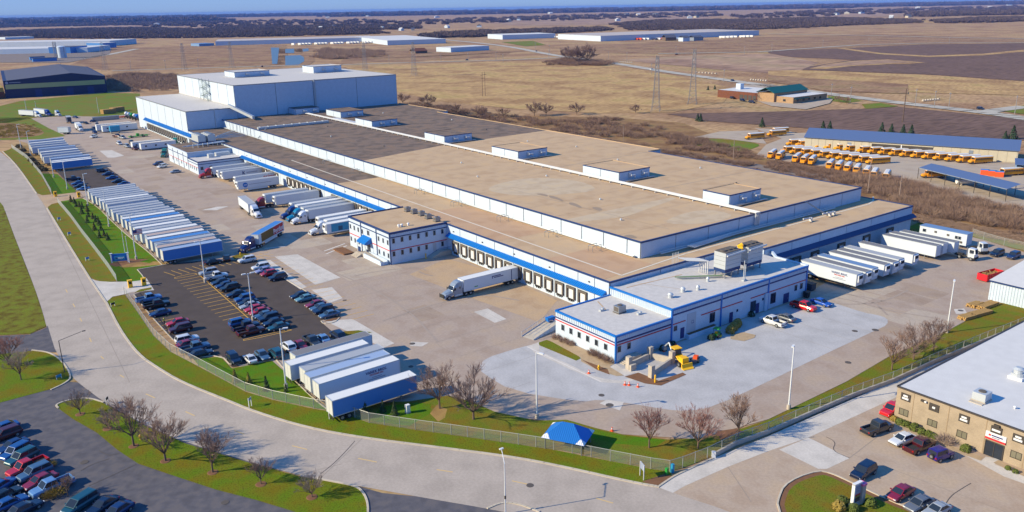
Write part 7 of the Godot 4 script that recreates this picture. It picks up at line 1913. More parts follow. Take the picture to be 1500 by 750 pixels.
func woods() -> void:
	var clump := []
	for k in 3:
		clump.append(slivers(40 + k, 130, Vector3(0.5, 0.8, 0.5), 0.07, 0.42, 0.55))
	var bushes := []
	for k in 3:
		bushes.append(slivers(50 + k, 260, Vector3(0.9, 1.0, 0.9), 0.016, 0.9, 0.6))
	# brush along the railway and behind the warehouse
	scatter("railway_brush", "dense leafless brush along the railway behind the bus yard", "brush", pts([288.8, -176.87, 299.8, -174.34, 301.2, -155.67, 289.8, -134.67, 286.1, -121.47, 277.3, -93.56, 259.4, -86.81, 261.9, -102.46, 259.5, -117.5, 262.1, -134.38, 276.9, -157.75]), 520, bushes, M.far_bush, 1.2, 2.8)
	scatter("railway_brush", "paler leafless brush mixed in along the railway behind the bus yard", "brush", pts([288.8, -176.87, 299.8, -174.34, 301.2, -155.67, 289.8, -134.67, 286.1, -121.47, 277.3, -93.56, 259.4, -86.81, 261.9, -102.46, 259.5, -117.5, 262.1, -134.38, 276.9, -157.75]), 420, bushes, M.pale_bush, 1.0, 2.6)
	scatter("railway_brush", "leafless brush between the warehouse and the railway bed", "brush", pts([271.7, -325.3, 279.1, -260.6, 280, -203.03, 279.6, -163.18, 287.3, -167.88, 287.3, -208.45, 288.7, -269.7, 288.2, -339.2]), 260, bushes, M.far_bush, 0.9, 2.0)
	scatter("railway_brush", "thin brush between the parked buses and the railway", "brush", pts([298.6, -215.15, 301.3, -184.22, 295.1, -157.66, 293.2, -151.3, 286.2, -152.66, 291.9, -181.27, 288.3, -207.52]), 260, bushes, M.far_bush, 0.9, 1.7)
	scatter("grass_bank", "rough bank of dry grass beyond the right fence", "grass", pts([256.7, -129.17, 256, -111.68, 254.9, -85.12, 244.87, -81.37, 246.57, -107.23, 248.38, -124.7]), 900, bushes, M.pale_bush, 0.35, 0.7)
	scatter("prairie_brush", "brown leafless thicket along the prairie edge behind the warehouse", "brush", pts([300.2, -529.9, 308, -486.7, 311.1, -412.4, 324.3, -381.8, 353.7, -371.1, 333.8, -317.4, 305, -294.5, 287.1, -340.2, 281.4, -414.4, 277.2, -489.8]), 260, bushes, M.far_bush, 1.2, 3.0)
	scatter("prairie_brush", "brown brush between the grey lot and the railway", "brush", pts([324.6, -308.6, 326.1, -290.6, 312.4, -240.41, 302.5, -225.18, 295.8, -231.14, 297.3, -264.5]), 220, bushes, M.far_bush, 0.9, 2.2)
	scatter("thicket", "leafless thicket beyond the lawn behind the dark blue sports hall", "brush", pts([160.51, -863.5, 195.6, -1013, 228.78, -1033, 252.7, -948, 205.59, -777.5, 180.42, -786.1, 155.03, -812.8]), 330, bushes, M.pale_bush, 2.0, 4.5)
	scatter("thicket", "dark thicket round the tall trees by the country road", "brush", pts([654.1, -801.5, 701.5, -826.2, 693.1, -752.6, 676.2, -716.7, 653.2, -709.3, 626.3, -759.8]), 150, bushes, M.far_bush, 3.0, 6.0, 0.9)
	scatter("thicket", "brown thicket beside the ponds", "brush", pts([506.7, -1180, 632.7, -1413, 651.8, -1231, 572.6, -1093, 493.4, -1094]), 300, bushes, M.pale_bush, 3.0, 5.5)
	scatter("thicket", "brush on the bare mound by the far gate", "brush", pts([36.78, -626.6, 64.61, -604.5, 67.55, -564.6, 61.33, -537.1, 31.47, -557.9]), 300, bushes, M.yellow_shrub, 0.6, 1.2)
	# far woods: masses that read as one
	var far := [
		["wide dark belt of leafless woods behind the left factories", [128.82, -4331, 440.5, -4485, 617.4, -4573, 810.9, -4669, 1010, -4423, 1081, -3578, 1342, -4115, 1587, -4134, 1295, -3233, 1229, -2707, 1231, -2340, 1132, -2132, 992, -2186, 701.2, -2331, 513.8, -2583, 390.2, -2919, 93.59, -3251], 7500, 8.0, 15.0],
		["dark woods along the left horizon", [590.2, -13849, 1175, -8635, 1532, -6687, 2020, -6184, 1519, -5019, 1080, -5563, 713.5, -5798, 232.03, -5614], 3600, 14.0, 26.0],
		["leafless woods behind the long dark warehouse on the right", [2223, -2342, 2755, -2642, 2908, -2317, 3312, -2163, 2853, -1509, 2510, -1337, 2267, -1369, 1862, -1372, 1714, -1450, 1677, -1711], 5200, 8.0, 14.0],
		["narrow tree belt right of the far fields", [4113, -2215, 4697, -2211, 4775, -1844, 3976, -1534, 3711, -1745, 3436, -1834], 900, 16.0, 30.0],
		["low belt of trees before the far right fields", [2765, -1406, 3068, -1395, 3288, -1266, 2887, -1111, 2621, -1171, 2523, -1262], 800, 12.0, 20.0],
		["dark tree line behind the white warehouses in the middle", [1138, -1883, 1370, -2005, 1522, -1946, 1746, -1898, 1609, -1722, 1338, -1682, 1142, -1671, 1040, -1691], 1300, 10.0, 18.0],
		["tree belt among houses left of the middle fields", [1263, -3330, 1614, -3550, 1747, -3050, 1514, -2586, 1361, -2562, 1189, -2618, 1133, -2957], 1200, 12.0, 22.0],
		["farthest dark tree line on the horizon", [303.8, -19131, 3302, -16907, 6307, -14713, 9302, -12492, 12315, -10292, 15306, -8073, 18327, -5868, 17536, -5614, 14646, -7725, 11783, -9848, 8901, -11953, 6035, -14078, 3159, -16178, 290.2, -18306], 1500, 45.0, 80.0],
		["dark tree line along the left half of the horizon", [263.9, -16719, 1792, -15578, 3323, -14461, 4856, -13343, 6381, -12204, 7916, -11084, 9452, -9963, 9011, -9499, 7558, -10584, 6093, -11653, 4636, -12740, 3173, -13808, 1711, -14875, 251.4, -15965], 900, 45.0, 80.0],
		["tree line before the left horizon", [226.28, -14443, 1070, -13796, 1911, -13205, 2756, -12576, 3601, -11948, 4441, -11338, 5285, -10710, 5045, -10223, 4239, -10822, 3437, -11405, 2630, -12004, 1824, -12604, 1021, -13169, 215.41, -13786], 700, 45.0, 80.0],
		["dark tree line along the right half of the horizon", [8815, -9899, 9935, -9075, 11058, -8266, 12160, -7430, 13278, -6606, 14405, -5794, 15525, -4969, 14844, -4751, 13773, -5540, 12697, -6316, 11627, -7104, 10572, -7903, 9499, -8677, 8429, -9465], 700, 45.0, 80.0],
		["broken tree line across the middle farmland", [4003, -8784, 4779, -8211, 5557, -7627, 6340, -7063, 7117, -6490, 7893, -5908, 8678, -5341, 8228, -5064, 7484, -5601, 6747, -6153, 6011, -6696, 5269, -7232, 4531, -7785, 3795, -8328], 500, 45.0, 80.0],
		["broken tree line across the far right farmland", [8840, -6341, 9404, -5942, 9942, -5518, 10507, -5118, 11072, -4717, 11608, -4296, 12174, -3894, 11617, -3715, 11077, -4099, 10565, -4501, 10026, -4883, 9488, -5266, 8973, -5669, 8436, -6051], 420, 45.0, 80.0],
		["tree line before the far left woods", [128.35, -8521, 476.5, -8270, 828.3, -8003, 1176, -7745, 1524, -7493, 1875, -7227, 2224, -6975, 2121, -6654, 1788, -6895, 1454, -7148, 1121, -7388, 789.6, -7635, 454, -7889, 121.86, -8129], 500, 45.0, 80.0],
		["scattered trees across the middle farmland", [2158, -4057, 3167, -4629, 4319, -4552, 5473, -4571, 3686, -3030, 3011, -3172, 2189, -3093, 1727, -3128], 420, 14.0, 30.0],
		["scattered trees across the right farmland", [3686, -3030, 5858, -3890, 7596, -3143, 5097, -2106, 3975, -2442, 3037, -2348], 420, 14.0, 34.0],
		["scattered trees across the left farmland", [1653, -7213, 2455, -6113, 2566, -4822, 1862, -3501, 1407, -3509, 1099, -4527], 360, 14.0, 30.0],
	]
	for f in far:
		scatter("woods", f[0], "woods", pts(f[1]), f[2], clump, M.far_wood, f[3], f[4], 0.75)


func lamp_post(p: Vector2, h: float, arms: Array, label: String, group := "white yard lamp posts") -> void:
	var o := thing("lamp_post", label, "lamp post", v3(p, 0.0), 0.0, group)
	part(o, "base", Geo.new().tube(Vector3.ZERO, Vector3(0, 0.9, 0), 0.34, 0.34, 10), M.concrete)
	part(o, "pole", Geo.new().tube(Vector3(0, 0.9, 0), Vector3(0, h, 0), 0.15, 0.1, 8), M.lamp_pole)
	for a in arms:
		var d := Vector3(cos(a), 0, sin(a))
		part(o, "arm", Geo.new().tube(Vector3(0, h - 0.15, 0), Vector3(0, h - 0.05, 0) + d * 0.7, 0.06, 0.06, 6), M.lamp_pole)
		var g := Geo.new()
		g.at = Transform3D(Basis(Vector3.UP, -a), Vector3(0, h - 0.02, 0) + d * 0.95)
		g.box(-0.45, -0.1, -0.2, 0.45, 0.1, 0.2)
		part(o, "lamp_head", g, M.lamp_pole)


func fence(line: PackedVector2Array, h: float, step: float, label: String, wire: Material) -> void:
	var o := thing("chain_link_fence", label, "fence")
	var rail := Geo.new()
	var net := Geo.new()
	for i in line.size() - 1:
		var a := line[i]
		var b := line[i + 1]
		var n := maxi(1, roundi(a.distance_to(b) / step))
		rail.tube(v3(a, h), v3(b, h), 0.04, 0.04, 5, false)
		net.quad(v3(a, 0.05), v3(b, 0.05), v3(b, h - 0.02), v3(a, h - 0.02))
		for k in n + (1 if i == line.size() - 2 else 0):
			var post := part(o, "post", once("post%.1f" % h, func(): return Geo.new().tube(Vector3.ZERO, Vector3(0, h + 0.08, 0), 0.06, 0.06, 6)), M.fence_post)
			post.position = v3(a.lerp(b, float(k) / n), 0.0)
	part(o, "top_rail", rail, M.fence_post)
	part(o, "mesh_panel", net, wire)


func fences() -> void:
	fence(pts([36.51, -210.4, 35.92, -196.18, 35, -177.24, 35.49, -165.89, 37.81, -154.88, 39.79, -145.09, 41.22, -138.12, 43.92, -131.82, 48.27, -124.06, 51.34, -119.71, 53.49, -113.54, 58.35, -106.67, 62.08, -101.63, 67.07, -94.79, 72.07, -87.75, 76.69, -79.88, 79.86, -74.57, 81.53, -72.31]), 1.9, 3.0, "long chain-link fence curving along the street past the car park", M.wire)
	fence(pts([81.53, -72.31, 83.78, -71.87, 88.73, -71.38, 95.38, -71.43, 102.39, -70.54, 112.55, -70.11, 124.47, -69.51, 135.42, -68.3, 150.57, -67.82, 168.13, -66.72, 182.27, -65.6, 199.59, -64.37]), 1.9, 3.0, "chain-link fence beside the white driveway, on the low retaining wall", M.wire)
	fence(pts([41.07, -336.5, 40.48, -306.9, 39.41, -280.2, 38.77, -258.8, 37.94, -235.64, 37.23, -222.38]), 1.9, 3.0, "chain-link fence between the street verge and the bright lawn", M.dense_wire)
	fence(pts([44.37, -498.3, 45.93, -453.8, 44.63, -401.5, 41.87, -355.6]), 1.9, 3.0, "chain-link fence at the upper street bend beside the far trailers", M.dense_wire)
	fence(pts([244.17, -105.32, 242.48, -101.48, 240.72, -95.18, 240.06, -89.6, 238.18, -78.86]), 2.2, 4.5, "chain-link fence with white posts behind the yard tractors", M.wire)
	var g := Geo.new()
	var line := pts([89.7, -70.99, 95.13, -71.23, 102.12, -70.34, 112.24, -69.9, 124.12, -69.29, 135.02, -68.08, 150.1, -67.59, 167.59, -66.47, 181.62, -65.33, 199.13, -64.19])
	for i in line.size() - 1:
		var a := line[i]
		var b := line[i + 1]
		var d := (b - a).normalized()
		var s := Vector2(-d.y, d.x) * 0.15
		g.prism(PackedVector2Array([a - s, b - s, b + s, a + s]), 0.0, 0.75)
	solo("retaining_wall", g, M.concrete, "low concrete retaining wall between the lawn and the white driveway", "wall")
	solo("wall_end", Geo.new().tube(v3(line[0], 0), v3(line[0], 1.0), 0.4, 0.4, 4), M.white, "white concrete block at the end of the retaining wall", "block")


func street_lamp(p: Vector2, h: float, arm: Vector2, label: String, m: Material) -> void:
	var o := thing("street_lamp", label, "street lamp", v3(p, 0.0))
	part(o, "pole", Geo.new().tube(Vector3.ZERO, Vector3(0, h, 0), 0.1, 0.07, 8), m)
	part(o, "arm", Geo.new().tube(Vector3(0, h, 0), Vector3(arm.x, h + 0.5, arm.y), 0.05, 0.05, 6), m)
	part(o, "lamp_head", Geo.new().cbox(Vector3(arm.x * 1.1, h + 0.5, arm.y * 1.1), Vector3(0.6, 0.14, 0.3)), m)
	part(o, "band", Geo.new().tube(Vector3(0, 2.4, 0), Vector3(0, 2.9, 0), 0.14, 0.14, 8), M.pad)


func two_post_sign(p: Vector2, turn: float, w: float, h: float, top: float, face: Material, label: String) -> Node3D:
	var o := thing("sign", label, "sign", v3(p, 0.0), turn)
	for s in [-1, 1]:
		part(o, "post", Geo.new().box(s * w / 2 - 0.05, 0, -0.05, s * w / 2 + 0.05, top, 0.05), M.white)
	part(o, "board", Geo.new().box(-w / 2, top - h, 0.05, w / 2, top, 0.1), face)
	return o


func details() -> void:
	var left := PI
	lamp_post(Vector2(76.39, -97.41), 12.0, [1.2], "white lamp post standing beside the blue canopy roof")
	lamp_post(Vector2(111.82, -73.43), 11.9, [left - 0.4], "white lamp post on the verge between the pale slab and the tan building")
	lamp_post(Vector2(165.7, -73.6), 11.7, [left - 0.4], "white lamp post by the lumber stacks and three bare trees")
	lamp_post(Vector2(47.59, -134.88), 11.7, [0.3], "white lamp post at the end of the near trailer row")
	lamp_post(Vector2(55, -206.96), 11.0, [0.0, left], "twin-headed lamp post at the upper end of the painted island")
	lamp_post(Vector2(55.15, -172.82), 11.0, [0.0, left], "twin-headed lamp post at the lower end of the painted island")
	lamp_post(Vector2(48.8, -323.3), 11.7, [0.0], "lamp post by the upper gate, at the start of the long trailer row")
	lamp_post(Vector2(48.19, -285.6), 12.0, [0.0], "lamp post on the lawn, second along the long trailer row")
	lamp_post(Vector2(46.09, -240.29), 13.0, [0.0], "lamp post with a flag beside the blue entrance sign")
	lamp_post(Vector2(48.23, -361.1), 11.0, [0.0], "lamp post on the lawn next to the small upper car park")
	lamp_post(Vector2(48.09, -392.5), 9.0, [0.0], "lamp post at the end of the far trailer row")
	lamp_post(Vector2(48.39, -461.7), 12.3, [0.0], "lamp post beside the middle of the far trailer row")
	lamp_post(Vector2(48.11, -494.9), 12.3, [0.0], "lamp post at the far gate end of the far trailer row")
	lamp_post(Vector2(112.44, -635.5), 11.0, [], "bare white pole by the lumber in the far yard", "white poles at the far lawn")
	lamp_post(Vector2(75.82, -697.7), 8.0, [], "white pole on the far lawn above the entering semi", "white poles at the far lawn")
	lamp_post(Vector2(83.53, -709.6), 5.0, [], "short white pole on the far lawn behind the entering semi", "white poles at the far lawn")
	street_lamp(Vector2(16.52, -168.55), 6.6, Vector2(4.2, -1.0), "dark street lamp with a long arm over the road at the corner lawn", M.pad)
	street_lamp(Vector2(56.18, -78.74), 7.8, Vector2(1.3, -2.4), "grey street lamp with a bent arm at the bottom of the road", M.lamp_pole)
	for q in [[Vector2(45.17, -249.78), 6.4, "bare flagpole behind the blue entrance sign"], [Vector2(43.74, -237.82), 7.6, "bare flagpole at the end of the blue entrance sign"]]:
		var o := thing("flagpole", q[2], "flagpole", v3(q[0], 0.0), 0.0, "flagpoles at the entrance sign")
		part(o, "pole", Geo.new().tube(Vector3.ZERO, Vector3(0, q[1], 0), 0.1, 0.05, 8), M.lamp_pole)
		part(o, "finial", Geo.new().tube(Vector3(0, q[1], 0), Vector3(0, q[1] + 0.2, 0), 0.1, 0.02, 8), M.lamp_pole)
	var flag := thing("flag", "striped flag hanging from the lamp post beside the blue entrance sign", "flag", v3(Vector2(46.09, -240.29), 6.9))
	for k in 7:
		part(flag, "stripe", Geo.new().box(0.2, 1.35 - k * 0.2, -0.03 + 0.02 * (k % 2), 2.6, 1.55 - k * 0.2, 0.03 + 0.02 * (k % 2)), M.red_line if k % 2 == 0 else M.white)
	part(flag, "canton", Geo.new().box(0.2, 0.75, -0.07, 1.15, 1.55, 0.08), M.navy_line)
	# entrance sign: a slatted blue board between two white posts
	var a: Vector2 = Vector2(39.89, -240.85)
	var b: Vector2 = Vector2(43.72, -238.92)
	var o := thing("entrance_sign", "slatted blue entrance sign between white posts on the mulch bed", "sign", v3((a + b) / 2, 0.0), atan2(-(b.y - a.y), b.x - a.x))
	var w := a.distance_to(b) / 2
	for s in [-1, 1]:
		part(o, "post", Geo.new().box(s * w - 0.16, 0, -0.16, s * w + 0.16, 2.7, 0.16), M.white)
		part(o, "post_cap", Geo.new().box(s * w - 0.4, 2.7, -0.22, s * w + 0.4, 2.84, 0.22), M.white)
	for k in 6:
		part(o, "slat", Geo.new().box(-w + 0.16, 0.5 + k * 0.36, -0.08, w - 0.16, 0.82 + k * 0.36, 0.1), M.bright_blue)
	part(o, "sign_panel", Geo.new().box(-w * 0.6, 0.9, 0.1, w * 0.66, 1.9, 0.16), M.sky_panel)
	part(o, "emblem", Geo.new().box(-w * 0.5, 1.2, 0.16, -w * 0.28, 1.6, 0.2), M.navy_line)
	part(o, "sign_text", Geo.new().box(-w * 0.2, 1.45, 0.16, w * 0.6, 1.58, 0.19).box(-w * 0.2, 1.18, 0.16, w * 0.4, 1.28, 0.19), M.white)
	# gate machines
	for q in [[Vector2(38.9, -215.09), "yellow gate pedestal nearest the street at the car park entrance"], [Vector2(42.04, -214.57), "yellow gate pedestal at the car park side of the entrance"], [Vector2(49.02, -341.6), "orange gate pedestal at the upper entrance by the first trailers"], [Vector2(42.28, -349), "yellow gate post at the street side of the upper entrance"]]:
		var p := thing("gate_pedestal", q[1], "gate", v3(q[0], 0.0))
		part(p, "cabinet", Geo.new().box(-0.5, 0, -0.4, 0.5, 1.9, 0.4), M.yellow)
		part(p, "cap", Geo.new().box(-0.55, 1.9, -0.45, 0.55, 2.0, 0.45), M.yellow)
		part(p, "panel", Geo.new().box(-0.3, 1.0, 0.4, 0.3, 1.6, 0.45), M.black)
	solo("barrier_pole", Geo.new().tube(v3(Vector2(42.24, -215.09), 1.1), v3(Vector2(43.4, -212.07), 1.1), 0.07, 0.07, 6), M.black, "dark barrier arm across the car park entrance", "barrier")
	# small signs
	two_post_sign(Vector2(49.41, -119.36), 0.6, 1.5, 1.2, 2.3, M.trailer_silver, "blue-grey two-post notice by the street fence near the last trailer")
	two_post_sign(Vector2(77.11, -73.68), 1.2, 1.3, 1.1, 2.4, M.dim_blue, "tall two-post notice by the fence corner and white driveway")
	two_post_sign(Vector2(39.83, -131.75), 0.6, 0.7, 0.5, 1.8, M.dim_blue, "small sign on a post by the street fence below the lamp post")
	two_post_sign(Vector2(32.26, -202.69), 0.3, 0.9, 0.5, 1.0, M.black, "low black sign on the verge by the car park entrance")
	two_post_sign(Vector2(20.2, -148.7), 0.9, 0.7, 0.5, 1.4, M.black, "small black sign behind a low bare tree on the lawn strip")
	two_post_sign(Vector2(72.62, -199.34), 0.2, 0.5, 0.6, 2.2, M.black, "small dark sign post between the parked cars and the yard")
	for q in [[Vector2(36.77, -305.8), "first from the upper gate"], [Vector2(35.94, -281.8), "second from the upper gate"], [Vector2(34.95, -247.87), "third from the upper gate"]]:
		two_post_sign(q[0], 0.3, 0.9, 0.6, 1.1, M.blue_or_shade_trailer, "small blue sign on the street verge, " + q[1])
	two_post_sign(Vector2(15.17, -165.93), 0.3, 0.9, 0.5, 0.9, M.sky_panel, "small bright blue sign on the corner lawn by the street lamp")
	# fire hydrants
	for q in [[Vector2(21.72, -131.62), "yellow fire hydrant on the lawn strip between bare trees"], [Vector2(97.48, -105.19), "yellow fire hydrant in the planting bed before the front office"], [Vector2(70.41, -225.19), "yellow fire hydrant on the grass corner above the car park"]]:
		var p := thing("fire_hydrant", q[1], "fire hydrant", v3(q[0], 0.0))
		part(p, "barrel", Geo.new().tube(Vector3.ZERO, Vector3(0, 0.75, 0), 0.17, 0.17, 10), M.yellow)
		part(p, "bonnet", Geo.new().tube(Vector3(0, 0.75, 0), Vector3(0, 1.0, 0), 0.22, 0.06, 10), M.yellow)
		part(p, "nozzle", Geo.new().tube(Vector3(-0.32, 0.55, 0), Vector3(0.32, 0.55, 0), 0.09, 0.09, 8), M.yellow)
	for q in [[Vector2(94.91, -105.12), "orange traffic cone at the pale footpath before the front office"], [Vector2(96.73, -97.34), "orange traffic cone in front of the mulch, left of a pair"], [Vector2(97.21, -96.77), "dark orange cone beside another in front of the mulch bed"], [Vector2(97.96, -95.28), "orange traffic cone standing alone before the unfinished walls"], [Vector2(83.23, -86.44), "red marker cone on the kerb beside the bright lawn"], [Vector2(113.26, -103.44), "orange safety drum beside the office wall behind the backhoe, nearer the stoop"], [Vector2(115.8, -102.7), "orange safety drum beside the office wall behind the backhoe, farther out"]]:
		var p := thing("traffic_cone", q[1], "traffic cone", v3(q[0], 0.02))
		var k := 1.6 if "drum" in q[1] else 1.0
		part(p, "base", Geo.new().box(-0.28, 0, -0.28, 0.28, 0.06, 0.28), M.orange)
		part(p, "cone", Geo.new().tube(Vector3(0, 0.06, 0), Vector3(0, 0.75 * k, 0), 0.2, 0.05 * k * k, 10), M.orange)
		part(p, "collar", Geo.new().tube(Vector3(0, 0.38 * k, 0), Vector3(0, 0.52 * k, 0), 0.145, 0.12, 10), M.white)
	for q in [[Vector2(101.68, -94.64), "yellow bollard at the front of the unfinished plinth walls"], [Vector2(109.39, -188.45), "yellow bollard by the stair of the two-storey office"]]:
		solo("bollard", Geo.new().tube(v3(q[0], 0.0), v3(q[0], 1.5), 0.16, 0.16, 10).tube(v3(q[0], 1.5), v3(q[0], 1.6), 0.16, 0.05, 10), M.yellow, q[1], "bollard", "yellow bollards")
	var ub := thing("utility_box", "white utility cabinet on the lawn between the conifers and slender bare tree", "utility box", v3(Vector2(60.31, -112.57), 0.0))
	part(ub, "cabinet", Geo.new().box(-0.35, 0.3, -0.3, 0.35, 1.6, 0.3), M.white)
	part(ub, "base", Geo.new().box(-0.4, 0, -0.35, 0.4, 0.3, 0.35), M.concrete)
	var gb := thing("electric_box", "light blue and green utility boxes at the fence corner by the driveway", "utility box", v3(Vector2(81.3, -72.37), 0.0))
	part(gb, "cabinet", Geo.new().box(0.2, 0, 0.2, 0.6, 1.4, 0.6), M.sky_panel)
	part(gb, "green_box", Geo.new().box(-0.9, 0, 0.1, -0.5, 1.1, 0.5), M.green)
	# blue picnic canopy by the fence
	var c := thing("canopy_roof", "bright blue hipped metal shelter roof with white corner pieces by the fence", "shelter", Vector3(74.7, 0.0, -87.4), -1.05)
	var e := [Vector3(-3.5, 2.0, -2.6), Vector3(3.5, 2.0, -2.6), Vector3(3.5, 2.0, 2.6), Vector3(-3.5, 2.0, 2.6)]
	var rg := [Vector3(-0.9, 4.0, 0.0), Vector3(0.9, 4.0, 0.0)]
	part(c, "roof_slope", Geo.new().quad4(e[3], e[2], rg[1], rg[0]), M.bright_blue)
	part(c, "roof_slope", Geo.new().quad4(e[1], e[0], rg[0], rg[1]), M.bright_blue)
	part(c, "roof_slope", Geo.new().tri3(e[2], e[1], rg[1]), M.bright_blue)
	part(c, "roof_slope", Geo.new().tri3(e[0], e[3], rg[0]), M.bright_blue)
	for k in 4:
		part(c, "post", Geo.new().tube(Vector3(e[k].x * 0.85, 0, e[k].z * 0.85), Vector3(e[k].x * 0.85, 2.3, e[k].z * 0.85), 0.1, 0.1, 8), M.steel)
		var nx: Vector3 = e[(k + 1) % 4]
		var pv: Vector3 = e[(k + 3) % 4]
		var top: Vector3 = rg[0] if k in [0, 3] else rg[1]
		var q: Vector3 = e[k].lerp(top, 0.3)
		var up := Vector3(0, 0.04, 0)
		part(c, "corner_piece", Geo.new().tri3(e[k] + up, e[k].lerp(nx, 0.2) + up, q + up).tri3(e[k] + up, q + up, e[k].lerp(pv, 0.2) + up), M.white)
	var ribs := Geo.new()
	for i in 22:
		var t := (i + 0.5) / 22.0
		for s in [[3, 2, 0, 1], [1, 0, 1, 0]]:
			var lo: Vector3 = e[s[0]].lerp(e[s[1]], t)
			var x := clampf(lo.x, rg[0].x, rg[1].x)
			var f := 1.0 - absf(lo.x - x) / 2.6
			var hi := Vector3(x, 4.0, 0.0)
			var ed := Vector3(lo.x, lerpf(2.0, 4.0, f), lo.z * (1.0 - f))
			if f < 0.999:
				hi = ed
			ribs.tube(lo + Vector3(0, 0.03, 0), Vector3(lo.x, hi.y + 0.03, hi.z), 0.035, 0.035, 4, false)
	part(c, "roof_rib", ribs, M.bright_blue, "stuff")
	# red dumpster with scrap, lumber stacks
	var du := thing("dumpster", "red roll-off dumpster full of scrap beside the white metal shed", "dumpster", v3(Vector2(208.08, -84.17), 0.0), -0.140)
	var dg := Geo.new()
	dg.box(-3.4, 0.25, -1.25, 3.4, 0.45, 1.25).box(-3.4, 0.45, 1.15, 3.4, 1.9, 1.25).box(-3.4, 0.45, -1.25, 3.4, 1.9, -1.15).box(-3.4, 0.45, -1.15, -3.3, 1.9, 1.15).box(3.3, 0.45, -1.15, 3.4, 1.9, 1.15)
	part(du, "bin", dg, M.red_bin)
	var dr := Geo.new()
	for k in 9:
		for s in [-1, 1]:
			dr.box(-3.3 + k * 0.82, 0.3, s * 1.28 - 0.04, -3.2 + k * 0.82, 1.85, s * 1.28 + 0.04)
	part(du, "rib", dr, M.red_bin)
	var sc := Geo.new()
	for k in 40:
		var p := Vector3(rng.randf_range(-3.0, 3.0), rng.randf_range(1.2, 1.75), rng.randf_range(-0.95, 0.95))
		sc.tube(p, p + Vector3(rng.randf_range(-1, 1), rng.randf_range(-0.1, 0.3), rng.randf_range(-0.5, 0.5)), 0.08, 0.08, 4)
	sc.box(-3.2, 0.5, -1.1, 3.2, 1.25, 1.1)
	part(du, "scrap", sc, M.wood)
	for q in [[186.14, -77.42, -0.125, 1, "short stack of yellow lumber farthest from the street verge"], [187.67, -75.61, -0.077, 0, "long lumber stack in the middle beside the white metal shed"], [181.48, -74.3, -0.176, 0, "dark-sided lumber stack nearest the bare trees"], [177.04, -74.97, -0.163, 1, "low lumber pile at the near end of the stacks"]]:
		var lu := thing("lumber_stack", q[4], "lumber", Vector3(q[0], 0.0, q[1]), q[2], "lumber stacks by the metal shed")
		var l: float = 1.9 if q[3] else 3.0
		for k in 5:
			for j in 2:
				part(lu, "plank", Geo.new().box(-l + rng.randf_range(-0.3, 0.3), 0.1 + j * 0.34, -0.95 + k * 0.39, l + rng.randf_range(-0.3, 0.3), 0.4 + j * 0.34, -0.62 + k * 0.39), M.wood)
		part(lu, "bearer", Geo.new().box(-l * 0.7, 0, -1, -l * 0.6, 0.1, 1).box(l * 0.6, 0, -1, l * 0.7, 0.1, 1), M.bark)
	for q in [[117.3, -628.2, 0.287, "yellow timber stack in the far yard, beside the low blue container"], [124.91, -637.1, 0.403, "yellow timber stack in the far yard, closer to the dock wing"]]:
		var lu := thing("timber_stack", q[3], "lumber", Vector3(q[0], 0.0, q[1]), q[2], "timber stacks in the far yard")
		for j in 4:
			for k in 3:
				part(lu, "bundle", Geo.new().box(-4.5, 0.2 + j * 0.75, -2.0 + k * 1.4, 4.5, 0.85 + j * 0.75, -0.75 + k * 1.4), M.wood)
	solo("storage_container", Geo.new().box(100, 0.1, -592, 116, 2.4, -589), M.steel, "low blue-grey container by the bare pole in the far yard", "container")
	# unfinished plinth walls before the front office
	var pl := thing("plinth_walls", "low unfinished block walls with four square piers before the front office", "wall")
	var k0: Array = [Vector2(102.22, -101.98), Vector2(102.72, -96.58), Vector2(110.39, -98.61), Vector2(108.76, -102.81)]
	for i in 4:
		var p0: Vector2 = k0[i]
		var p1: Vector2 = k0[(i + 1) % 4]
		part(pl, "pier", Geo.new().cbox(v3(p0, 1.25), Vector3(0.9, 2.5, 0.9)), M.concrete)
		if i != 0:
			var d := (p1 - p0).normalized()
			var s := Vector2(-d.y, d.x) * 0.2
			part(pl, "wall", Geo.new().prism(PackedVector2Array([p0 + d * 0.5 - s, p1 - d * 0.5 - s, p1 - d * 0.5 + s, p0 + d * 0.5 + s]), 0.0, 1.2), M.concrete)
		else:
			part(pl, "wall", Geo.new().cbox(v3(p0.lerp(p1, 0.18), 0.6), Vector3(1.4, 1.2, 0.5)), M.concrete)
	var pw := thing("planter", "white-walled raised planter against the shaded front office", "planter", v3(Vector2(126.14, -105.89), 0.0), 0.0)
	part(pw, "wall", Geo.new().box(-4.5, 0, -1.6, 4.5, 1.0, 1.6), M.wall)
	part(pw, "soil", Geo.new().box(-4.3, 1.0, -1.4, 4.3, 1.05, 1.4), M.mulch)
	for k in 3:
		part(pw, "light", Geo.new().tube(Vector3(-2.6 + k * 2.4, 1.05, 0.4), Vector3(-2.6 + k * 2.4, 1.8, 0.4), 0.16, 0.1, 8), M.white)
	var ra := thing("loading_ramp", "concrete loading ramp with rails at the left end of the front office", "ramp")
	var r0: Vector2 = Vector2(96.33, -125.7)
	var r1: Vector2 = Vector2(104.88, -127.61)
	var rd := (r1 - r0).normalized()
	var rs := Vector2(-rd.y, rd.x)
	part(ra, "slab", Geo.new().quad4(v3(r0 - rs * 1.5, 0.05), v3(r0 + rs * 1.5, 0.05), v3(r1 + rs * 1.5, 1.2), v3(r1 - rs * 1.5, 1.2)), M.concrete)
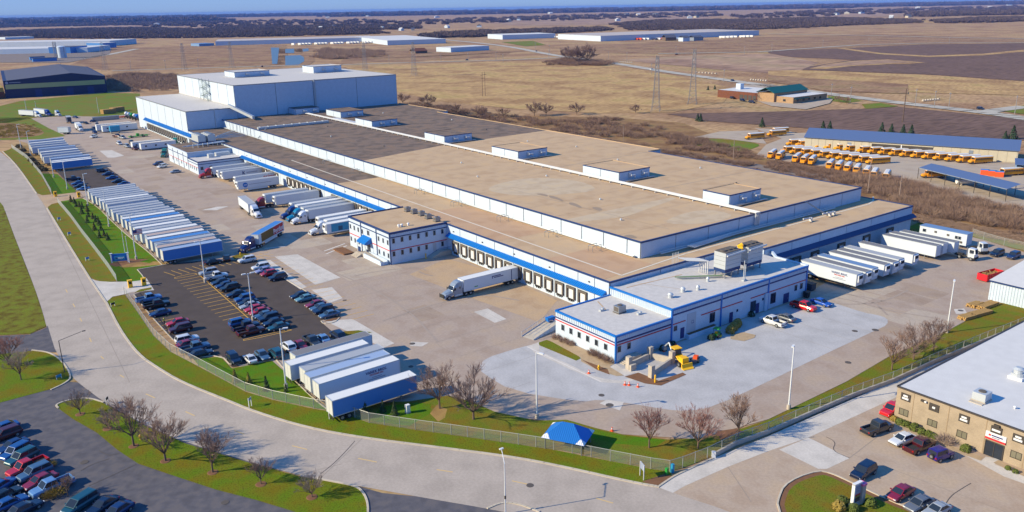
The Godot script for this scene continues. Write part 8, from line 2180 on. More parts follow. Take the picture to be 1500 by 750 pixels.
	for s in [-1.6, 1.6]:
		part(ra, "side_wall", Geo.new().quad4(v3(r0 + rs * s, 0.0), v3(r1 + rs * s, 0.0), v3(r1 + rs * s, 1.4), v3(r0 + rs * s, 0.25)), M.wall)
		var rail := Geo.new().tube(v3(r0 + rs * s, 1.1), v3(r1 + rs * s, 2.3), 0.05, 0.05, 5)
		for i in 6:
			rail.tube(v3(r0.lerp(r1, i / 5.0) + rs * s, 0.0), v3(r0.lerp(r1, i / 5.0) + rs * s, 1.1 + i * 0.24), 0.04, 0.04, 5)
		part(ra, "handrail", rail, M.galv)
	solo("blue_cart", Geo.new().box(-1.0, 0.4, -0.5, 1.0, 1.0, 0.5).tube(Vector3(-0.7, 0.2, -0.5), Vector3(-0.7, 0.2, 0.5), 0.2, 0.2, 8).tube(Vector3(0.7, 0.2, -0.5), Vector3(0.7, 0.2, 0.5), 0.2, 0.2, 8), M.bright_blue, "blue cart at the top of the loading ramp", "cart").position = v3(Vector2(104.31, -128.07), 1.2)
	for q in [[Vector2(147.36, -109.85), M.orange, "orange bin against the shaded office wall"], [Vector2(143.81, -108.2), M.black, "dark bin in front of the orange one by the office wall"], [Vector2(162.04, -104.37), M.black, "dark bin at the right corner of the front office"]]:
		var p := thing("wheeled_bin", q[2], "bin", v3(q[0], 0.0))
		part(p, "bin", Geo.new().loft([[Vector3(-0.5, 0.1, -0.5), Vector3(-0.5, 0.1, 0.5), Vector3(0.5, 0.1, 0.5), Vector3(0.5, 0.1, -0.5)], [Vector3(-0.6, 1.4, -0.6), Vector3(-0.6, 1.4, 0.6), Vector3(0.6, 1.4, 0.6), Vector3(0.6, 1.4, -0.6)]]), q[1])
		part(p, "lid", Geo.new().box(-0.65, 1.4, -0.65, 0.65, 1.5, 0.65), q[1])
	var dm := thing("waste_container", "dark green waste container at the end wall of the front office", "dumpster", v3(Vector2(167.4, -107.48), 0.0))
	part(dm, "bin", Geo.new().box(-0.9, 0.2, -1.4, 0.9, 1.7, 1.4), M.dark_box)
	part(dm, "lid", Geo.new().box(-0.95, 1.7, -1.45, 0.95, 1.8, 1.45), M.black)
	machines()
	person(Vector2(38.71, -182.61), PI * 0.8)
	pylon()


func machines() -> void:
	var b := thing("backhoe_loader", "yellow backhoe loader with a raised grey arm beside the unfinished walls", "backhoe", v3(Vector2(111.41, -97.8), 0.0), 1.346)
	part(b, "body", Geo.new().box(-2.0, 0.9, -0.5, 0.4, 1.7, 0.5).box(-2.2, 0.6, -0.7, -1.0, 1.9, 0.7), M.yellow)
	part(b, "cab", Geo.new().loft([[Vector3(0.2, 1.0, -0.8), Vector3(0.2, 1.0, 0.8), Vector3(1.7, 1.0, 0.8), Vector3(1.7, 1.0, -0.8)], [Vector3(0.4, 2.8, -0.7), Vector3(0.4, 2.8, 0.7), Vector3(1.6, 2.8, 0.7), Vector3(1.6, 2.8, -0.7)]]), M.glass)
	part(b, "cab_roof", Geo.new().box(0.2, 2.8, -0.85, 1.8, 2.95, 0.85), M.yellow)
	part(b, "bucket", Geo.new().profile([Vector2(-3.4, 0.1), Vector2(-2.6, 0.1), Vector2(-2.5, 1.0), Vector2(-2.7, 1.0), Vector2(-2.9, 0.3)], -1.2, 1.2), M.yellow)
	part(b, "loader_arm", Geo.new().tube(Vector3(0, 1.6, -0.7), Vector3(-2.7, 0.7, -0.7), 0.12, 0.12, 6).tube(Vector3(0, 1.6, 0.7), Vector3(-2.7, 0.7, 0.7), 0.12, 0.12, 6), M.yellow)
	part(b, "boom", Geo.new().tube(Vector3(1.9, 1.2, 0), Vector3(3.4, 3.0, 0), 0.2, 0.16, 6).tube(Vector3(3.4, 3.0, 0), Vector3(4.9, 1.6, 0), 0.15, 0.12, 6), M.galv)
	part(b, "digging_bucket", Geo.new().box(4.6, 0.9, -0.35, 5.3, 1.6, 0.35), M.steel)
	wheels(b, [[1.0, 1.0], [1.0, -1.0]], 0.75, 0.5, 0.4)
	wheels(b, [[-1.5, 0.9], [-1.5, -0.9]], 0.5, 0.4, 0.28)
	b = thing("riding_mower", "green and yellow riding mower with a canopy by the hedge", "mower", v3(Vector2(127.48, -101.92), 0.0), 0.3)
	part(b, "body", Geo.new().loft([ring(-0.9, 0.4, 0.9, 0.45), ring(0.3, 0.4, 0.95, 0.45), ring(1.1, 0.45, 0.85, 0.35)]), M.green)
	part(b, "canopy", Geo.new().loft([[Vector3(-0.9, 1.9, -0.7), Vector3(-0.9, 1.9, 0.7), Vector3(0.6, 1.9, 0.7), Vector3(0.6, 1.9, -0.7)], [Vector3(-0.7, 2.05, -0.5), Vector3(-0.7, 2.05, 0.5), Vector3(0.4, 2.05, 0.5), Vector3(0.4, 2.05, -0.5)]]), M.green)
	part(b, "canopy_post", Geo.new().tube(Vector3(-0.8, 0.8, -0.5), Vector3(-0.8, 1.9, -0.5), 0.04, 0.04, 5).tube(Vector3(-0.8, 0.8, 0.5), Vector3(-0.8, 1.9, 0.5), 0.04, 0.04, 5), M.black)
	part(b, "seat", Geo.new().box(-0.6, 0.9, -0.25, -0.1, 1.05, 0.25).box(-0.7, 0.9, -0.25, -0.6, 1.4, 0.25), M.yellow)
	part(b, "mower_deck", Geo.new().box(-0.5, 0.15, -0.9, 0.6, 0.35, 0.9), M.yellow)
	wheels(b, [[-0.7, 0.6], [-0.7, -0.6]], 0.42, 0.35, 0.22)
	wheels(b, [[0.9, 0.5], [0.9, -0.5]], 0.28, 0.2, 0.15)
	b = thing("equipment_trailer", "small trailer with red parts in the yard behind the backhoe", "trailer", v3(Vector2(114.33, -96.26), 0.0), 0.4)
	part(b, "deck", Geo.new().box(-1.6, 0.5, -0.6, 1.2, 0.62, 0.6), M.pad)
	part(b, "tool", Geo.new().box(-0.2, 0.62, -0.4, 0.8, 1.2, 0.4), M.orange)
	wheels(b, [[-0.2, 0.75], [-0.2, -0.75]], 0.35, 0.22, 0.2)
	b = thing("farm_implement", "green farm implement in front of the dock wing", "machine", v3(Vector2(105.33, -492.7), 0.0), 0.0)
	part(b, "frame", Geo.new().box(-5, 0.5, -1, 5, 0.9, 1).box(-1, 0.9, -0.8, 0.4, 2.2, 0.8), M.green)
	part(b, "boom", Geo.new().tube(Vector3(0.4, 1.6, 0), Vector3(6.5, 1.0, 0), 0.2, 0.15, 6), M.green)
	wheels(b, [[-3.5, 1.2], [-3.5, -1.2], [2.5, 1.2], [2.5, -1.2]], 0.6, 0.4, 0.3)
	b = thing("fuel_tank", "blue tank beside the maroon pickup in the far yard", "tank", v3(Vector2(98.96, -519.9), 0.0), 0.0)
	part(b, "tank", Geo.new().box(-2.6, 1.2, -1.4, 2.6, 4.2, 1.4), M.sky_panel)
	part(b, "stand", Geo.new().box(-2.4, 0, -1.3, -2.0, 1.2, 1.3).box(2.0, 0, -1.3, 2.4, 1.2, 1.3), M.steel)
	for i in 5:
		b = thing("cement_mixer", "round-drummed mixer truck in the group behind the dock wing, %s from the orange barrier" % nth(i + 1), "truck", v3(Vector2(121.95, -595.6).lerp(Vector2(123.96, -574.6), i / 4.0), 0.0), 1.2, "mixer trucks behind the dock wing")
		part(b, "drum", Geo.new().tube(Vector3(-2.4, 2.4, 0), Vector3(0, 2.7, 0), 0.7, 1.25, 10).tube(Vector3(0, 2.7, 0), Vector3(2.0, 2.4, 0), 1.25, 0.9, 10), [M.white, M.galv, M.green, M.white, M.bright_blue][i])
		part(b, "cab", Geo.new().box(2.2, 0.7, -1.1, 4.0, 2.6, 1.1), [M.bright_blue, M.white, M.green, M.green, M.white][i])
		part(b, "chassis", Geo.new().box(-3.2, 0.6, -0.8, 4.0, 1.0, 0.8), M.rubber)
		wheels(b, [[-2, 1.0], [-2, -1.0], [3, 1.0], [3, -1.0]], 0.5, 0.5, 0.3)
	solo("barrier", Geo.new().box(-3, 0, -0.3, 3, 0.9, 0.3), M.orange, "orange barrier beside the mixer trucks behind the dock wing", "barrier").position = v3(Vector2(120.55, -596.9), 0.0)


func pylon() -> void:
	var p := Vector2(95.3, -50.9)
	var o := thing("pylon_sign", "white pylon sign with a pink-capped pillar on the lawn island", "sign", v3(p, 0.0), -0.08)
	o.scale = Vector3.ONE * 0.66
	part(o, "frame", Geo.new().box(-1.5, 0.6, -0.35, -1.15, 5.3, 0.35).box(-1.5, 5.0, -0.35, 1.0, 5.35, 0.35), M.white)
	part(o, "board", Geo.new().box(-1.15, 2.7, -0.2, 0.8, 5.0, 0.2), M.dim_blue)
	for k in 4:
		part(o, "tenant_panel", Geo.new().box(-1.1, 2.35 - k * 0.5, -0.18, 0.8, 2.75 - k * 0.5, 0.18), [M.red_line, M.yellow_shrub, M.dark_frame, M.bark][k])
	part(o, "sign_text", Geo.new().box(-0.9, 4.3, 0.2, 0.5, 4.42, 0.24).box(-0.9, 3.9, 0.2, 0.6, 3.98, 0.24).box(-0.9, 3.4, 0.2, 0.3, 3.48, 0.24), M.grey_mark)
	part(o, "pillar", Geo.new().box(0.85, 0, -0.6, 2.0, 4.3, 0.6), M.concrete)
	part(o, "pillar_cap", Geo.new().box(0.75, 4.3, -0.7, 2.1, 4.75, 0.7), M.pink)
	part(o, "base", Geo.new().box(-1.9, 0, -0.5, 0.85, 0.6, 0.5), M.concrete)


func person(p: Vector2, turn: float) -> void:
	# one continuous surface: tapered capsules joined on a grid (surface nets)
	var o := thing("person", "person in a yellow hi-vis vest and dark trousers standing by the red sedan", "person", v3(p, 0.03), turn)
	var bones := [
		[Vector3(0, 1.62, 0), Vector3(0.01, 1.70, 0), 0.085, 0.095], [Vector3(0, 1.42, 0), Vector3(0, 1.58, 0), 0.06, 0.055], [Vector3(0, 1.0, 0), Vector3(0, 1.36, 0), 0.14, 0.15], [Vector3(0, 1.36, -0.17), Vector3(0, 1.36, 0.17), 0.075, 0.075],
		[Vector3(0, 0.92, -0.08), Vector3(0, 0.92, 0.08), 0.12, 0.12], [Vector3(0, 0.9, 0.1), Vector3(0.02, 0.5, 0.12), 0.085, 0.06], [Vector3(0.02, 0.5, 0.12), Vector3(-0.02, 0.09, 0.13), 0.058, 0.042], [Vector3(-0.02, 0.05, 0.13), Vector3(0.16, 0.04, 0.14), 0.045, 0.035],
		[Vector3(0, 0.9, -0.1), Vector3(0.05, 0.5, -0.12), 0.085, 0.06], [Vector3(0.05, 0.5, -0.12), Vector3(0.0, 0.09, -0.14), 0.058, 0.042], [Vector3(0.0, 0.05, -0.14), Vector3(0.18, 0.04, -0.15), 0.045, 0.035],
		[Vector3(0, 1.35, 0.2), Vector3(0.0, 1.08, 0.28), 0.055, 0.045], [Vector3(0.0, 1.08, 0.28), Vector3(0.12, 0.86, 0.27), 0.043, 0.033], [Vector3(0.12, 0.86, 0.27), Vector3(0.16, 0.76, 0.26), 0.034, 0.022],
		[Vector3(0, 1.35, -0.2), Vector3(0.02, 1.08, -0.28), 0.055, 0.045], [Vector3(0.02, 1.08, -0.28), Vector3(0.16, 0.9, -0.24), 0.043, 0.033], [Vector3(0.16, 0.9, -0.24), Vector3(0.22, 0.82, -0.22), 0.034, 0.022], [Vector3(0.1, 1.68, 0), Vector3(0.105, 1.66, 0), 0.016, 0.018],
	]
	for k in 4:
		bones.append([Vector3(0.155, 0.78, 0.235 + k * 0.016), Vector3(0.18, 0.70 + 0.008 * absf(k - 1.4), 0.235 + k * 0.016), 0.009, 0.008])
		bones.append([Vector3(0.215, 0.83, -0.245 + k * 0.016), Vector3(0.255, 0.76 + 0.008 * absf(k - 1.4), -0.245 + k * 0.016), 0.009, 0.008])
	var field := func(q: Vector3) -> float:
		var s := 0.0
		for b in bones:
			var ab: Vector3 = b[1] - b[0]
			var t := clampf((q - b[0]).dot(ab) / ab.length_squared(), 0.0, 1.0)
			var d: float = q.distance_to(b[0] + ab * t) - lerpf(b[2], b[3], t)
			s += exp(-d * 60.0)
		return -log(maxf(s, 1e-12)) / 60.0
	var c := 0.03
	var lo := Vector3(-0.24, -0.03, -0.42)
	var n := Vector3i(18, 62, 28)
	var val := PackedFloat32Array()
	val.resize((n.x + 1) * (n.y + 1) * (n.z + 1))
	var id := func(i: int, j: int, k: int) -> int: return (i * (n.y + 1) + j) * (n.z + 1) + k
	for i in n.x + 1:
		for j in n.y + 1:
			for k in n.z + 1:
				val[(i * (n.y + 1) + j) * (n.z + 1) + k] = field.call(lo + Vector3(i, j, k) * c)
	var vert := {}
	for i in n.x:
		for j in n.y:
			for k in n.z:
				var sum := Vector3.ZERO
				var m := 0
				for e in [[0, 0, 0, 1, 0, 0], [0, 0, 0, 0, 1, 0], [0, 0, 0, 0, 0, 1], [1, 1, 1, 0, 1, 1], [1, 1, 1, 1, 0, 1], [1, 1, 1, 1, 1, 0], [1, 0, 0, 1, 1, 0], [1, 0, 0, 1, 0, 1], [0, 1, 0, 1, 1, 0], [0, 1, 0, 0, 1, 1], [0, 0, 1, 1, 0, 1], [0, 0, 1, 0, 1, 1]]:
					var a: float = val[id.call(i + e[0], j + e[1], k + e[2])]
					var b: float = val[id.call(i + e[3], j + e[4], k + e[5])]
					if (a < 0) != (b < 0):
						sum += Vector3(i + e[0], j + e[1], k + e[2]).lerp(Vector3(i + e[3], j + e[4], k + e[5]), a / (a - b))
						m += 1
				if m:
					vert[Vector3i(i, j, k)] = lo + sum / m * c
	var skin := Geo.new()
	var vest := Geo.new()
	for key in vert:
		var q: Vector3i = key
		for ax in 3:
			var d := Vector3i(0, 0, 0)
			d[ax] = 1
			var a: float = val[id.call(q.x, q.y, q.z)]
			var b: float = val[id.call(q.x + d.x, q.y + d.y, q.z + d.z)]
			if (a < 0) == (b < 0):
				continue
			var u := Vector3i(0, 0, 0)
			var w := Vector3i(0, 0, 0)
			u[(ax + 1) % 3] = 1
			w[(ax + 2) % 3] = 1
			if not (vert.has(q - u) and vert.has(q - w) and vert.has(q - u - w)):
				continue
			if a < 0:
				skin.quad(vert[q], vert[q - u], vert[q - u - w], vert[q - w])
			else:
				skin.quad(vert[q], vert[q - w], vert[q - u - w], vert[q - u])
	var mid := func(y0: float, y1: float, grow: float, arms: bool) -> Geo:
		var g := Geo.new()
		for t in range(0, skin.v.size(), 3):
			var cc := (skin.v[t] + skin.v[t + 1] + skin.v[t + 2]) / 3.0
			if cc.y > y0 and cc.y < y1 and (arms or absf(cc.z) < 0.2):
				var nn := (skin.v[t + 2] - skin.v[t]).cross(skin.v[t + 1] - skin.v[t]).normalized() * -grow
				for r in 3:
					g.v.push_back(skin.v[t + r] - nn)
		return g
	part(o, "body", skin, M.skin)
	part(o, "vest", mid.call(0.95, 1.46, 0.015, false), M.hi_vis)
	part(o, "sleeves", mid.call(1.0, 1.44, 0.008, true), M.black)
	part(o, "trousers", mid.call(0.1, 0.96, 0.01, false), M.dark_box)
	part(o, "hair", mid.call(1.7, 1.9, 0.012, false), M.bark)


# A plain long building: walls by panel bays, roof, windows or dock doors along the side that faces the camera.
func hall(base: String, label: String, cat: String, a: Vector2, b: Vector2, depth: float, h: float, rise: float, wall: Material, roof: Material, bays: int, group := "") -> Node3D:
	# a to b: the front edge, seen from the camera; the hall reaches back behind it
	var d := b - a
	var o := thing(base, label, cat, v3(a, 0.0), atan2(-d.y, d.x), group)
	var l := d.length()
	part(o, "wall", Geo.new().box(0, 0, -depth, l, h, 0), wall)
	if rise > 0.0:
		part(o, "roof", Geo.new().profile([Vector2(0.6, h), Vector2(-depth / 2, h + rise), Vector2(-depth - 0.6, h), Vector2(-depth - 0.6, h + 0.25), Vector2(-depth / 2, h + rise + 0.3), Vector2(0.6, h + 0.25)], -l - 0.4, 0.4), roof).rotation.y = -PI / 2
	else:
		part(o, "roof", Geo.new().box(-0.15, h, -depth - 0.15, l + 0.15, h + 0.2, 0.15), roof)
	for i in bays:
		part(o, "panel", Geo.new().box(l * i / bays + 0.15, 0.2, 0, l * (i + 1) / bays - 0.15, h - 0.3, 0.12), wall)
	return o


func far_buildings() -> void:
	# dark blue sports hall with a pale band
	var a := Vector2(75, -811)
	var b := Vector2(152, -804)
	var o := hall("sports_hall", "dark blue gabled hall with a pale yellow band beyond the lawn", "building", a, b, 160, 14.2, 0.0, M.hall_blue, M.hall_blue, 8)
	var l := a.distance_to(b)
	part(o, "gable", Geo.new().profile([Vector2(0, 14.2), Vector2(l, 14.2), Vector2(l * 0.66, 18.2)], -160, 0.05), M.hall_roof)
	part(o, "gable_wall", Geo.new().profile([Vector2(0.3, 14.3), Vector2(l - 0.3, 14.3), Vector2(l * 0.66, 18.0)], 0.05, 0.2), M.hall_blue)
	part(o, "band", Geo.new().box(1.0, 7.4, 0.1, l - 1.0, 11.2, 0.3), M.hall_band)
	part(o, "emblem", Geo.new().tube(Vector3(2.4, 12.6, 0.2), Vector3(2.4, 12.6, 0.35), 1.1, 1.1, 12), M.dim_blue)
	part(o, "sign_text", Geo.new().box(4.2, 12.4, 0.15, 12.5, 12.9, 0.32), M.dim_blue)
	for x in [22, 46, 62]:
		part(o, "door", Geo.new().box(x, 0, 0.1, x + 5, 6.0, 0.25), M.navy_line)
	o = hall("annex", "low brick and yellow annex at the end of the dark blue hall", "building", Vector2(52, -812), Vector2(74.5, -811), 60, 5.5, 0.0, M.brick, M.hall_roof, 3)
	part(o, "band", Geo.new().box(0, 5.6, -60, 22.4, 9.0, 0.1), M.yellow_shrub)
	# factories at the upper left
	var plants := [
		["factory", "long low factory with a white ribbed roof behind the silo", Vector2(107.35, -1810), Vector2(298.1, -1694), 110, 8.5, 0.0, M.wall, M.bright_roof, 14],
		["factory", "pale long factory behind the one with the silo", Vector2(133.36, -2205), Vector2(397, -1993), 120, 11.0, 0.0, M.wall, M.bright_roof, 12],
		["factory", "deep blue factory block beside the white silo", Vector2(269.1, -1689), Vector2(304.9, -1732), 40, 11.0, 0.0, M.blue_or_shade_trailer, M.hall_roof, 4],
		["factory", "round-ended blue factory block at the road end of the pale factory", Vector2(361.6, -1883), Vector2(388.3, -1893), 60, 10.0, 0.0, M.blue_or_shade_trailer, M.bright_roof, 3],
		["warehouse", "small white-roofed building before the dark woods, near the left edge", Vector2(293.4, -2887), Vector2(369.8, -2903), 60, 6.0, 0.0, M.wall, M.bright_roof, 4],
		["warehouse", "low blue building behind the factories", Vector2(312.1, -2351), Vector2(402.5, -2346), 50, 6.0, 0.0, M.blue_or_shade_trailer, M.bright_roof, 5],
		["warehouse", "very long pale blue warehouse before the dark woods", Vector2(554.2, -1774), Vector2(866.6, -1659), 130, 8.5, 0.0, M.wall, M.hall_dust, 22],
		["warehouse", "small blue sheds at the end of the very long warehouse", Vector2(520.5, -1773), Vector2(552.4, -1777), 40, 5.0, 0.0, M.pale_blue_wall, M.pale_blue_wall, 3],
		["warehouse", "white-roofed blue warehouse in the middle distance", Vector2(780, -1450), Vector2(894, -1421), 300, 8.6, 0.0, M.wall, M.bright_roof, 8],
		["warehouse", "smaller blue and white warehouse nearer than the white-roofed one", Vector2(712, -1118), Vector2(788, -1122), 40, 7.0, 0.0, M.wall, M.bright_roof, 6],
		["warehouse", "blue distribution warehouse with a white end, left of the long grey-roofed one", Vector2(1069, -1471), Vector2(1190, -1440), 90, 9.3, 0.0, M.wall, M.bright_roof, 8],
		["warehouse", "longest warehouse on the right, with a grey roof and orange trailers before it", Vector2(1114, -1211), Vector2(1501, -1137), 170, 10.2, 0.0, M.wall, M.hall_dust, 26],
		["barn", "brown-roofed house with a dark side by the field road", Vector2(657, -1133), Vector2(677, -1131), 22, 3.6, 4.0, M.bark, M.brick, 3],
		["farmhouse", "dark farm shed among trees before the longest warehouse", Vector2(1195, -1118), Vector2(1214, -1109), 20, 6.0, 5.0, M.bark, M.hall_roof, 2],
		["farmhouse", "white farmhouse among trees before the longest warehouse", Vector2(1189, -1069), Vector2(1204, -1066), 14, 7.0, 3.0, M.wall, M.hall_roof, 2],
		["farmhouse", "grey farm shed at the end of the farm before the longest warehouse", Vector2(1222, -1072), Vector2(1244, -1068), 18, 6.0, 3.0, M.grey_mark, M.hall_roof, 2],
	]
	for p in plants:
		hall(p[0], p[1], "house" if p[0] in ["barn", "farmhouse"] else "factory" if p[0] == "factory" else "warehouse", p[2], p[3], p[4], p[5], p[6], p[7], p[8], p[9], "" if p[0] != "warehouse" else "distant warehouses")
	var s := thing("silo", "fat white silo tank standing in front of the deep blue factory block", "silo", v3(Vector2(228.97, -1518), 0.0))
	part(s, "tank", Geo.new().tube(Vector3.ZERO, Vector3(0, 17.5, 0), 6.5, 6.5, 24), M.wall)
	part(s, "dome", Geo.new().tube(Vector3(0, 17.5, 0), Vector3(0, 19.0, 0), 6.5, 2.0, 24), M.wall)
	part(s, "ladder", Geo.new().tube(Vector3(2.5, 0, 6.3), Vector3(2.5, 18, 6.3), 0.3, 0.3, 4), M.steel)
	s = thing("lattice_tower", "thin grey elevator tower beside the white silo", "tower", v3(Vector2(217.92, -1504), 0.0))
	part(s, "frame", lattice(26.0, 2.2, 2.0, 10, 0.25), M.steel)
	for q in [[Vector2(188.71, -1486), 10, "low conveyor shed left of the elevator tower"], [Vector2(191.22, -1431), 16, "blue pump house in front of the factories"]]:
		s = thing("plant_shed", q[2], "shed", v3(q[0], 0.0))
		part(s, "body", Geo.new().box(-q[1], 0, -5, q[1], 5, 5), M.blue_or_shade_trailer)
		part(s, "roof", Geo.new().box(-q[1] - 0.5, 5, -5.5, q[1] + 0.5, 5.5, 5.5), M.hall_roof)
	# trailers along the far docks
	var rows := [[Vector2(1167, -1232), Vector2(1267, -1105), 22], [Vector2(1169, -1529), Vector2(1203, -1381), 14], [Vector2(1347, -1108), Vector2(1418, -1085), 8], [Vector2(663.6, -1629), Vector2(821.5, -1573), 26]]
	var hues := [M.orange, M.white, M.trailer_silver, M.white, M.orange, M.hall_blue, M.white]
	var what := ["before the longest warehouse on the right", "before the blue distribution warehouse", "at the far end of the longest warehouse", "before the very long pale blue warehouse"]
	for k in rows.size():
		for i in rows[k][2]:
			if (i * 7 + k) % 5 == 0:
				continue
			var p: Vector2 = rows[k][0].lerp(rows[k][1], float(i) / rows[k][2])
			var m: Material = hues[(i * 3 + k) % 7] if k == 0 else M.white
			solo("parked_trailer", Geo.new().box(p.x - 1.4, 1.1, p.y - 7, p.x + 1.4, 4.1, p.y + 7).box(p.x - 1.2, 0, p.y - 6, p.x + 1.2, 1.1, p.y - 3).box(p.x - 0.3, 0, p.y + 3, p.x + 0.3, 1.1, p.y + 4), m, "small distant %s trailer %s, %s along its row" % ["orange" if m == M.orange else "pale" if m != M.hall_blue else "dark", what[k], nth(i + 1)], "trailer", "distant trailers at warehouse docks")
	# brick fire station with a green roof
	var f := Vector2(488, -342)
	o = thing("fire_station", "brick fire station with a green metal roof beside the country road", "building")
	part(o, "wall", Geo.new().box(488, 0, -352, 527, 4.4, -338), M.sand_brick)
	part(o, "flat_roof", Geo.new().flat(pts([488.2, -352, 526.8, -352, 526.8, -338.2, 488.2, -338.2]), 4.45), M.bright_roof)
	part(o, "hall_wall", Geo.new().box(486, 0, -366, 524, 6.2, -352.1), M.sand_brick)
	part(o, "green_roof", Geo.new().profile([Vector2(-351.4, 6.2), Vector2(-359, 9.6), Vector2(-366.6, 6.2), Vector2(-366.6, 6.5), Vector2(-359, 9.9), Vector2(-351.4, 6.5)], -525, -485), M.green_roof).rotation.y = -PI / 2
	part(o, "bay_wall", Geo.new().box(487, 0, -402, 520, 5.4, -366.1), M.brick)
	part(o, "flat_roof", Geo.new().flat(pts([487.3, -401.8, 519.8, -401.8, 519.8, -366.3, 487.3, -366.3]), 5.45), M.bright_roof)
	for k in 4:
		part(o, "bay_door", Geo.new().box(486.85, 0, -382 + k * 3.8, 487.1, 3.4, -379 + k * 3.8), M.dark_frame)
	part(o, "tower", Geo.new().box(500, 5, -396, 504, 9.5, -392), M.wall)
	for k in 5:
		window(o, Vector3(493 + k * 6.5, 2.2, -338), Vector3.BACK, 2.2, 1.4, M.glass, M.dark_frame)
	window(o, Vector3(488, 2.0, -345), Vector3.LEFT, 2.0, 1.3, M.glass, M.dark_frame)
	part(o, "green_awning", Geo.new().box(489, 3.0, -338, 505, 3.4, -336.8), M.green_roof)
	for q in [[512.2, -415.7, 1.069, "blue", "at the end of its drive"], [485.5, -387, -1.881, "black", "first along the lot"], [478.8, -372.9, -1.878, "navy", "second along the lot"], [473.8, -361.1, -1.596, "navy", "third along the lot"], [491.3, -358.7, -2.039, "grey", "close to the brick wall"]]:
		car("suv", q[3], q[0], q[1], q[2], "%s car parked by the fire station, %s" % [q[3], q[4]], "cars parked at the fire station", true)
	for q in [[649, -626, 1.172, "white", "white van on the country road between the two lattice towers"], [598.1, -477.8, -1.983, "navy", "dark car on the country road before the fire station"], [542.2, -240.46, -1.874, "navy", "dark blue car at the junction of the country road"], [806.7, -1022, -2.048, "black", "dark car far along the country road"], [868.8, -791.5, -0.167, "maroon", "dark vehicle on the farm road behind the lattice towers"], [614.2, -926, -2.681, "black", "dark car on the field road in the middle distance"], [373.8, -1024, 1.501, "maroon", "dark red car beside the ponds"]]:
		car("van" if q[3] == "white" else "suv", q[3], q[0], q[1], q[2], q[4], "", true)
	# bus garage and canopies
	o = hall("bus_garage", "long cream bus garage with a blue metal roof", "building", Vector2(341, -228), Vector2(372.5, -147.5), 17, 5.0, 0.0, M.cream, M.cream, 0)
	l = Vector2(341, -228).distance_to(Vector2(372.5, -147.5))
	part(o, "blue_roof", Geo.new().profile([Vector2(0.7, 5.0), Vector2(-8.5, 8.2), Vector2(-17.7, 5.0), Vector2(-17.7, 5.3), Vector2(-8.5, 8.5), Vector2(0.7, 5.3)], -l - 0.5, 0.5), M.blue_roof).rotation.y = -PI / 2
	part(o, "gable", Geo.new().profile([Vector2(0, 5.0), Vector2(-17, 5.0), Vector2(-8.5, 8.1)], -l, 0), M.cream).rotation.y = -PI / 2
	part(o, "open_bay", Geo.new().box(l * 0.34, 0.2, 0.0, l * 0.63, 4.2, 0.1), M.dark_frame)
	part(o, "bay_post", Geo.new().box(l * 0.48, 0, 0.1, l * 0.485, 4.4, 0.3), M.white)
	part(o, "bay_lintel", Geo.new().box(l * 0.34, 4.2, 0.05, l * 0.63, 4.7, 0.2), M.cream)
	for k in 9:
		part(o, "panel", Geo.new().box(l * (k * 0.0365 + 0.005), 0.2, 0, l * (k * 0.0365 + 0.0345), 4.6, 0.1), M.cream)
		part(o, "panel", Geo.new().box(l * (k * 0.0405 + 0.635), 0.2, 0, l * (k * 0.0405 + 0.672), 4.6, 0.1), M.cream)
	for x in [0.22, 0.79]:
		part(o, "vent", Geo.new().box(l * x, 2.6, 0.1, l * x + 1.6, 4.0, 0.25), M.grey_mark)
	a = Vector2(311.5, -157.5)
	b = Vector2(296.5, -119.0)
	var cn := thing("bus_canopy", "long open blue-roofed canopy shading parked buses", "shelter")
	var d := (b - a).normalized()
	var sd := Vector2(-d.y, d.x)
	if sd.x < 0:
		sd = -sd
	var e0 := a + sd * 11.0
	var e1 := b + sd * 11.0
	part(cn, "roof_slope", Geo.new().quad4(v3(a, 4.3), v3(b, 4.3), v3(b + sd * 5.5, 5.6), v3(a + sd * 5.5, 5.6)), M.blue_roof)
	part(cn, "roof_slope", Geo.new().quad4(v3(a + sd * 5.5, 5.6), v3(b + sd * 5.5, 5.6), v3(e1, 4.3), v3(e0, 4.3)), M.blue_roof)
	part(cn, "fascia", Geo.new().quad4(v3(a, 4.05), v3(b, 4.05), v3(b, 4.32), v3(a, 4.32)).quad4(v3(b, 4.05), v3(e1, 4.05), v3(e1, 4.32), v3(b, 4.32)), M.grey_mark)
	for k in 7:
		for q in [[a, b], [e0, e1]]:
			var p: Vector2 = q[0].lerp(q[1], k / 6.0)
			part(cn, "post", Geo.new().tube(v3(p, 0.0), v3(p, 4.3), 0.12, 0.12, 6), M.dark_frame)
	o = thing("bus_shelter", "open-fronted blue-roofed shelter at the edge past the orange containers", "shelter", Vector3(346, 0, -137), -1.15)
	part(o, "back_wall", Geo.new().box(0, 0, -8, 30, 4.2, -7.8).box(0, 0, -8, 0.2, 4.2, 0), M.pale_blue_wall)
	part(o, "roof", Geo.new().quad4(Vector3(-0.5, 4.3, 0.8), Vector3(30, 4.3, 0.8), Vector3(30, 5.2, -8.5), Vector3(-0.5, 5.2, -8.5)).quad4(Vector3(-0.5, 4.05, 0.8), Vector3(30, 4.05, 0.8), Vector3(30, 4.3, 0.8), Vector3(-0.5, 4.3, 0.8)), M.blue_roof)
	for q in [[Vector2(337.6, -144.54), "orange container nearest the blue canopy"], [Vector2(337.7, -141.75), "orange container between two others by the blue shelter"], [Vector2(337.6, -139.17), "orange container next to the blue shelter"]]:
		s = thing("orange_container", q[1], "container", v3(q[0], 0.0), -1.15, "orange containers by the blue shelter")
		part(s, "box", Geo.new().box(-1.5, 0.1, -1.0, 1.5, 2.0, 1.0), M.orange)
		part(s, "lid", Geo.new().box(-1.55, 2.0, -1.05, 1.55, 2.12, 1.05), M.blue_or_shade_trailer)
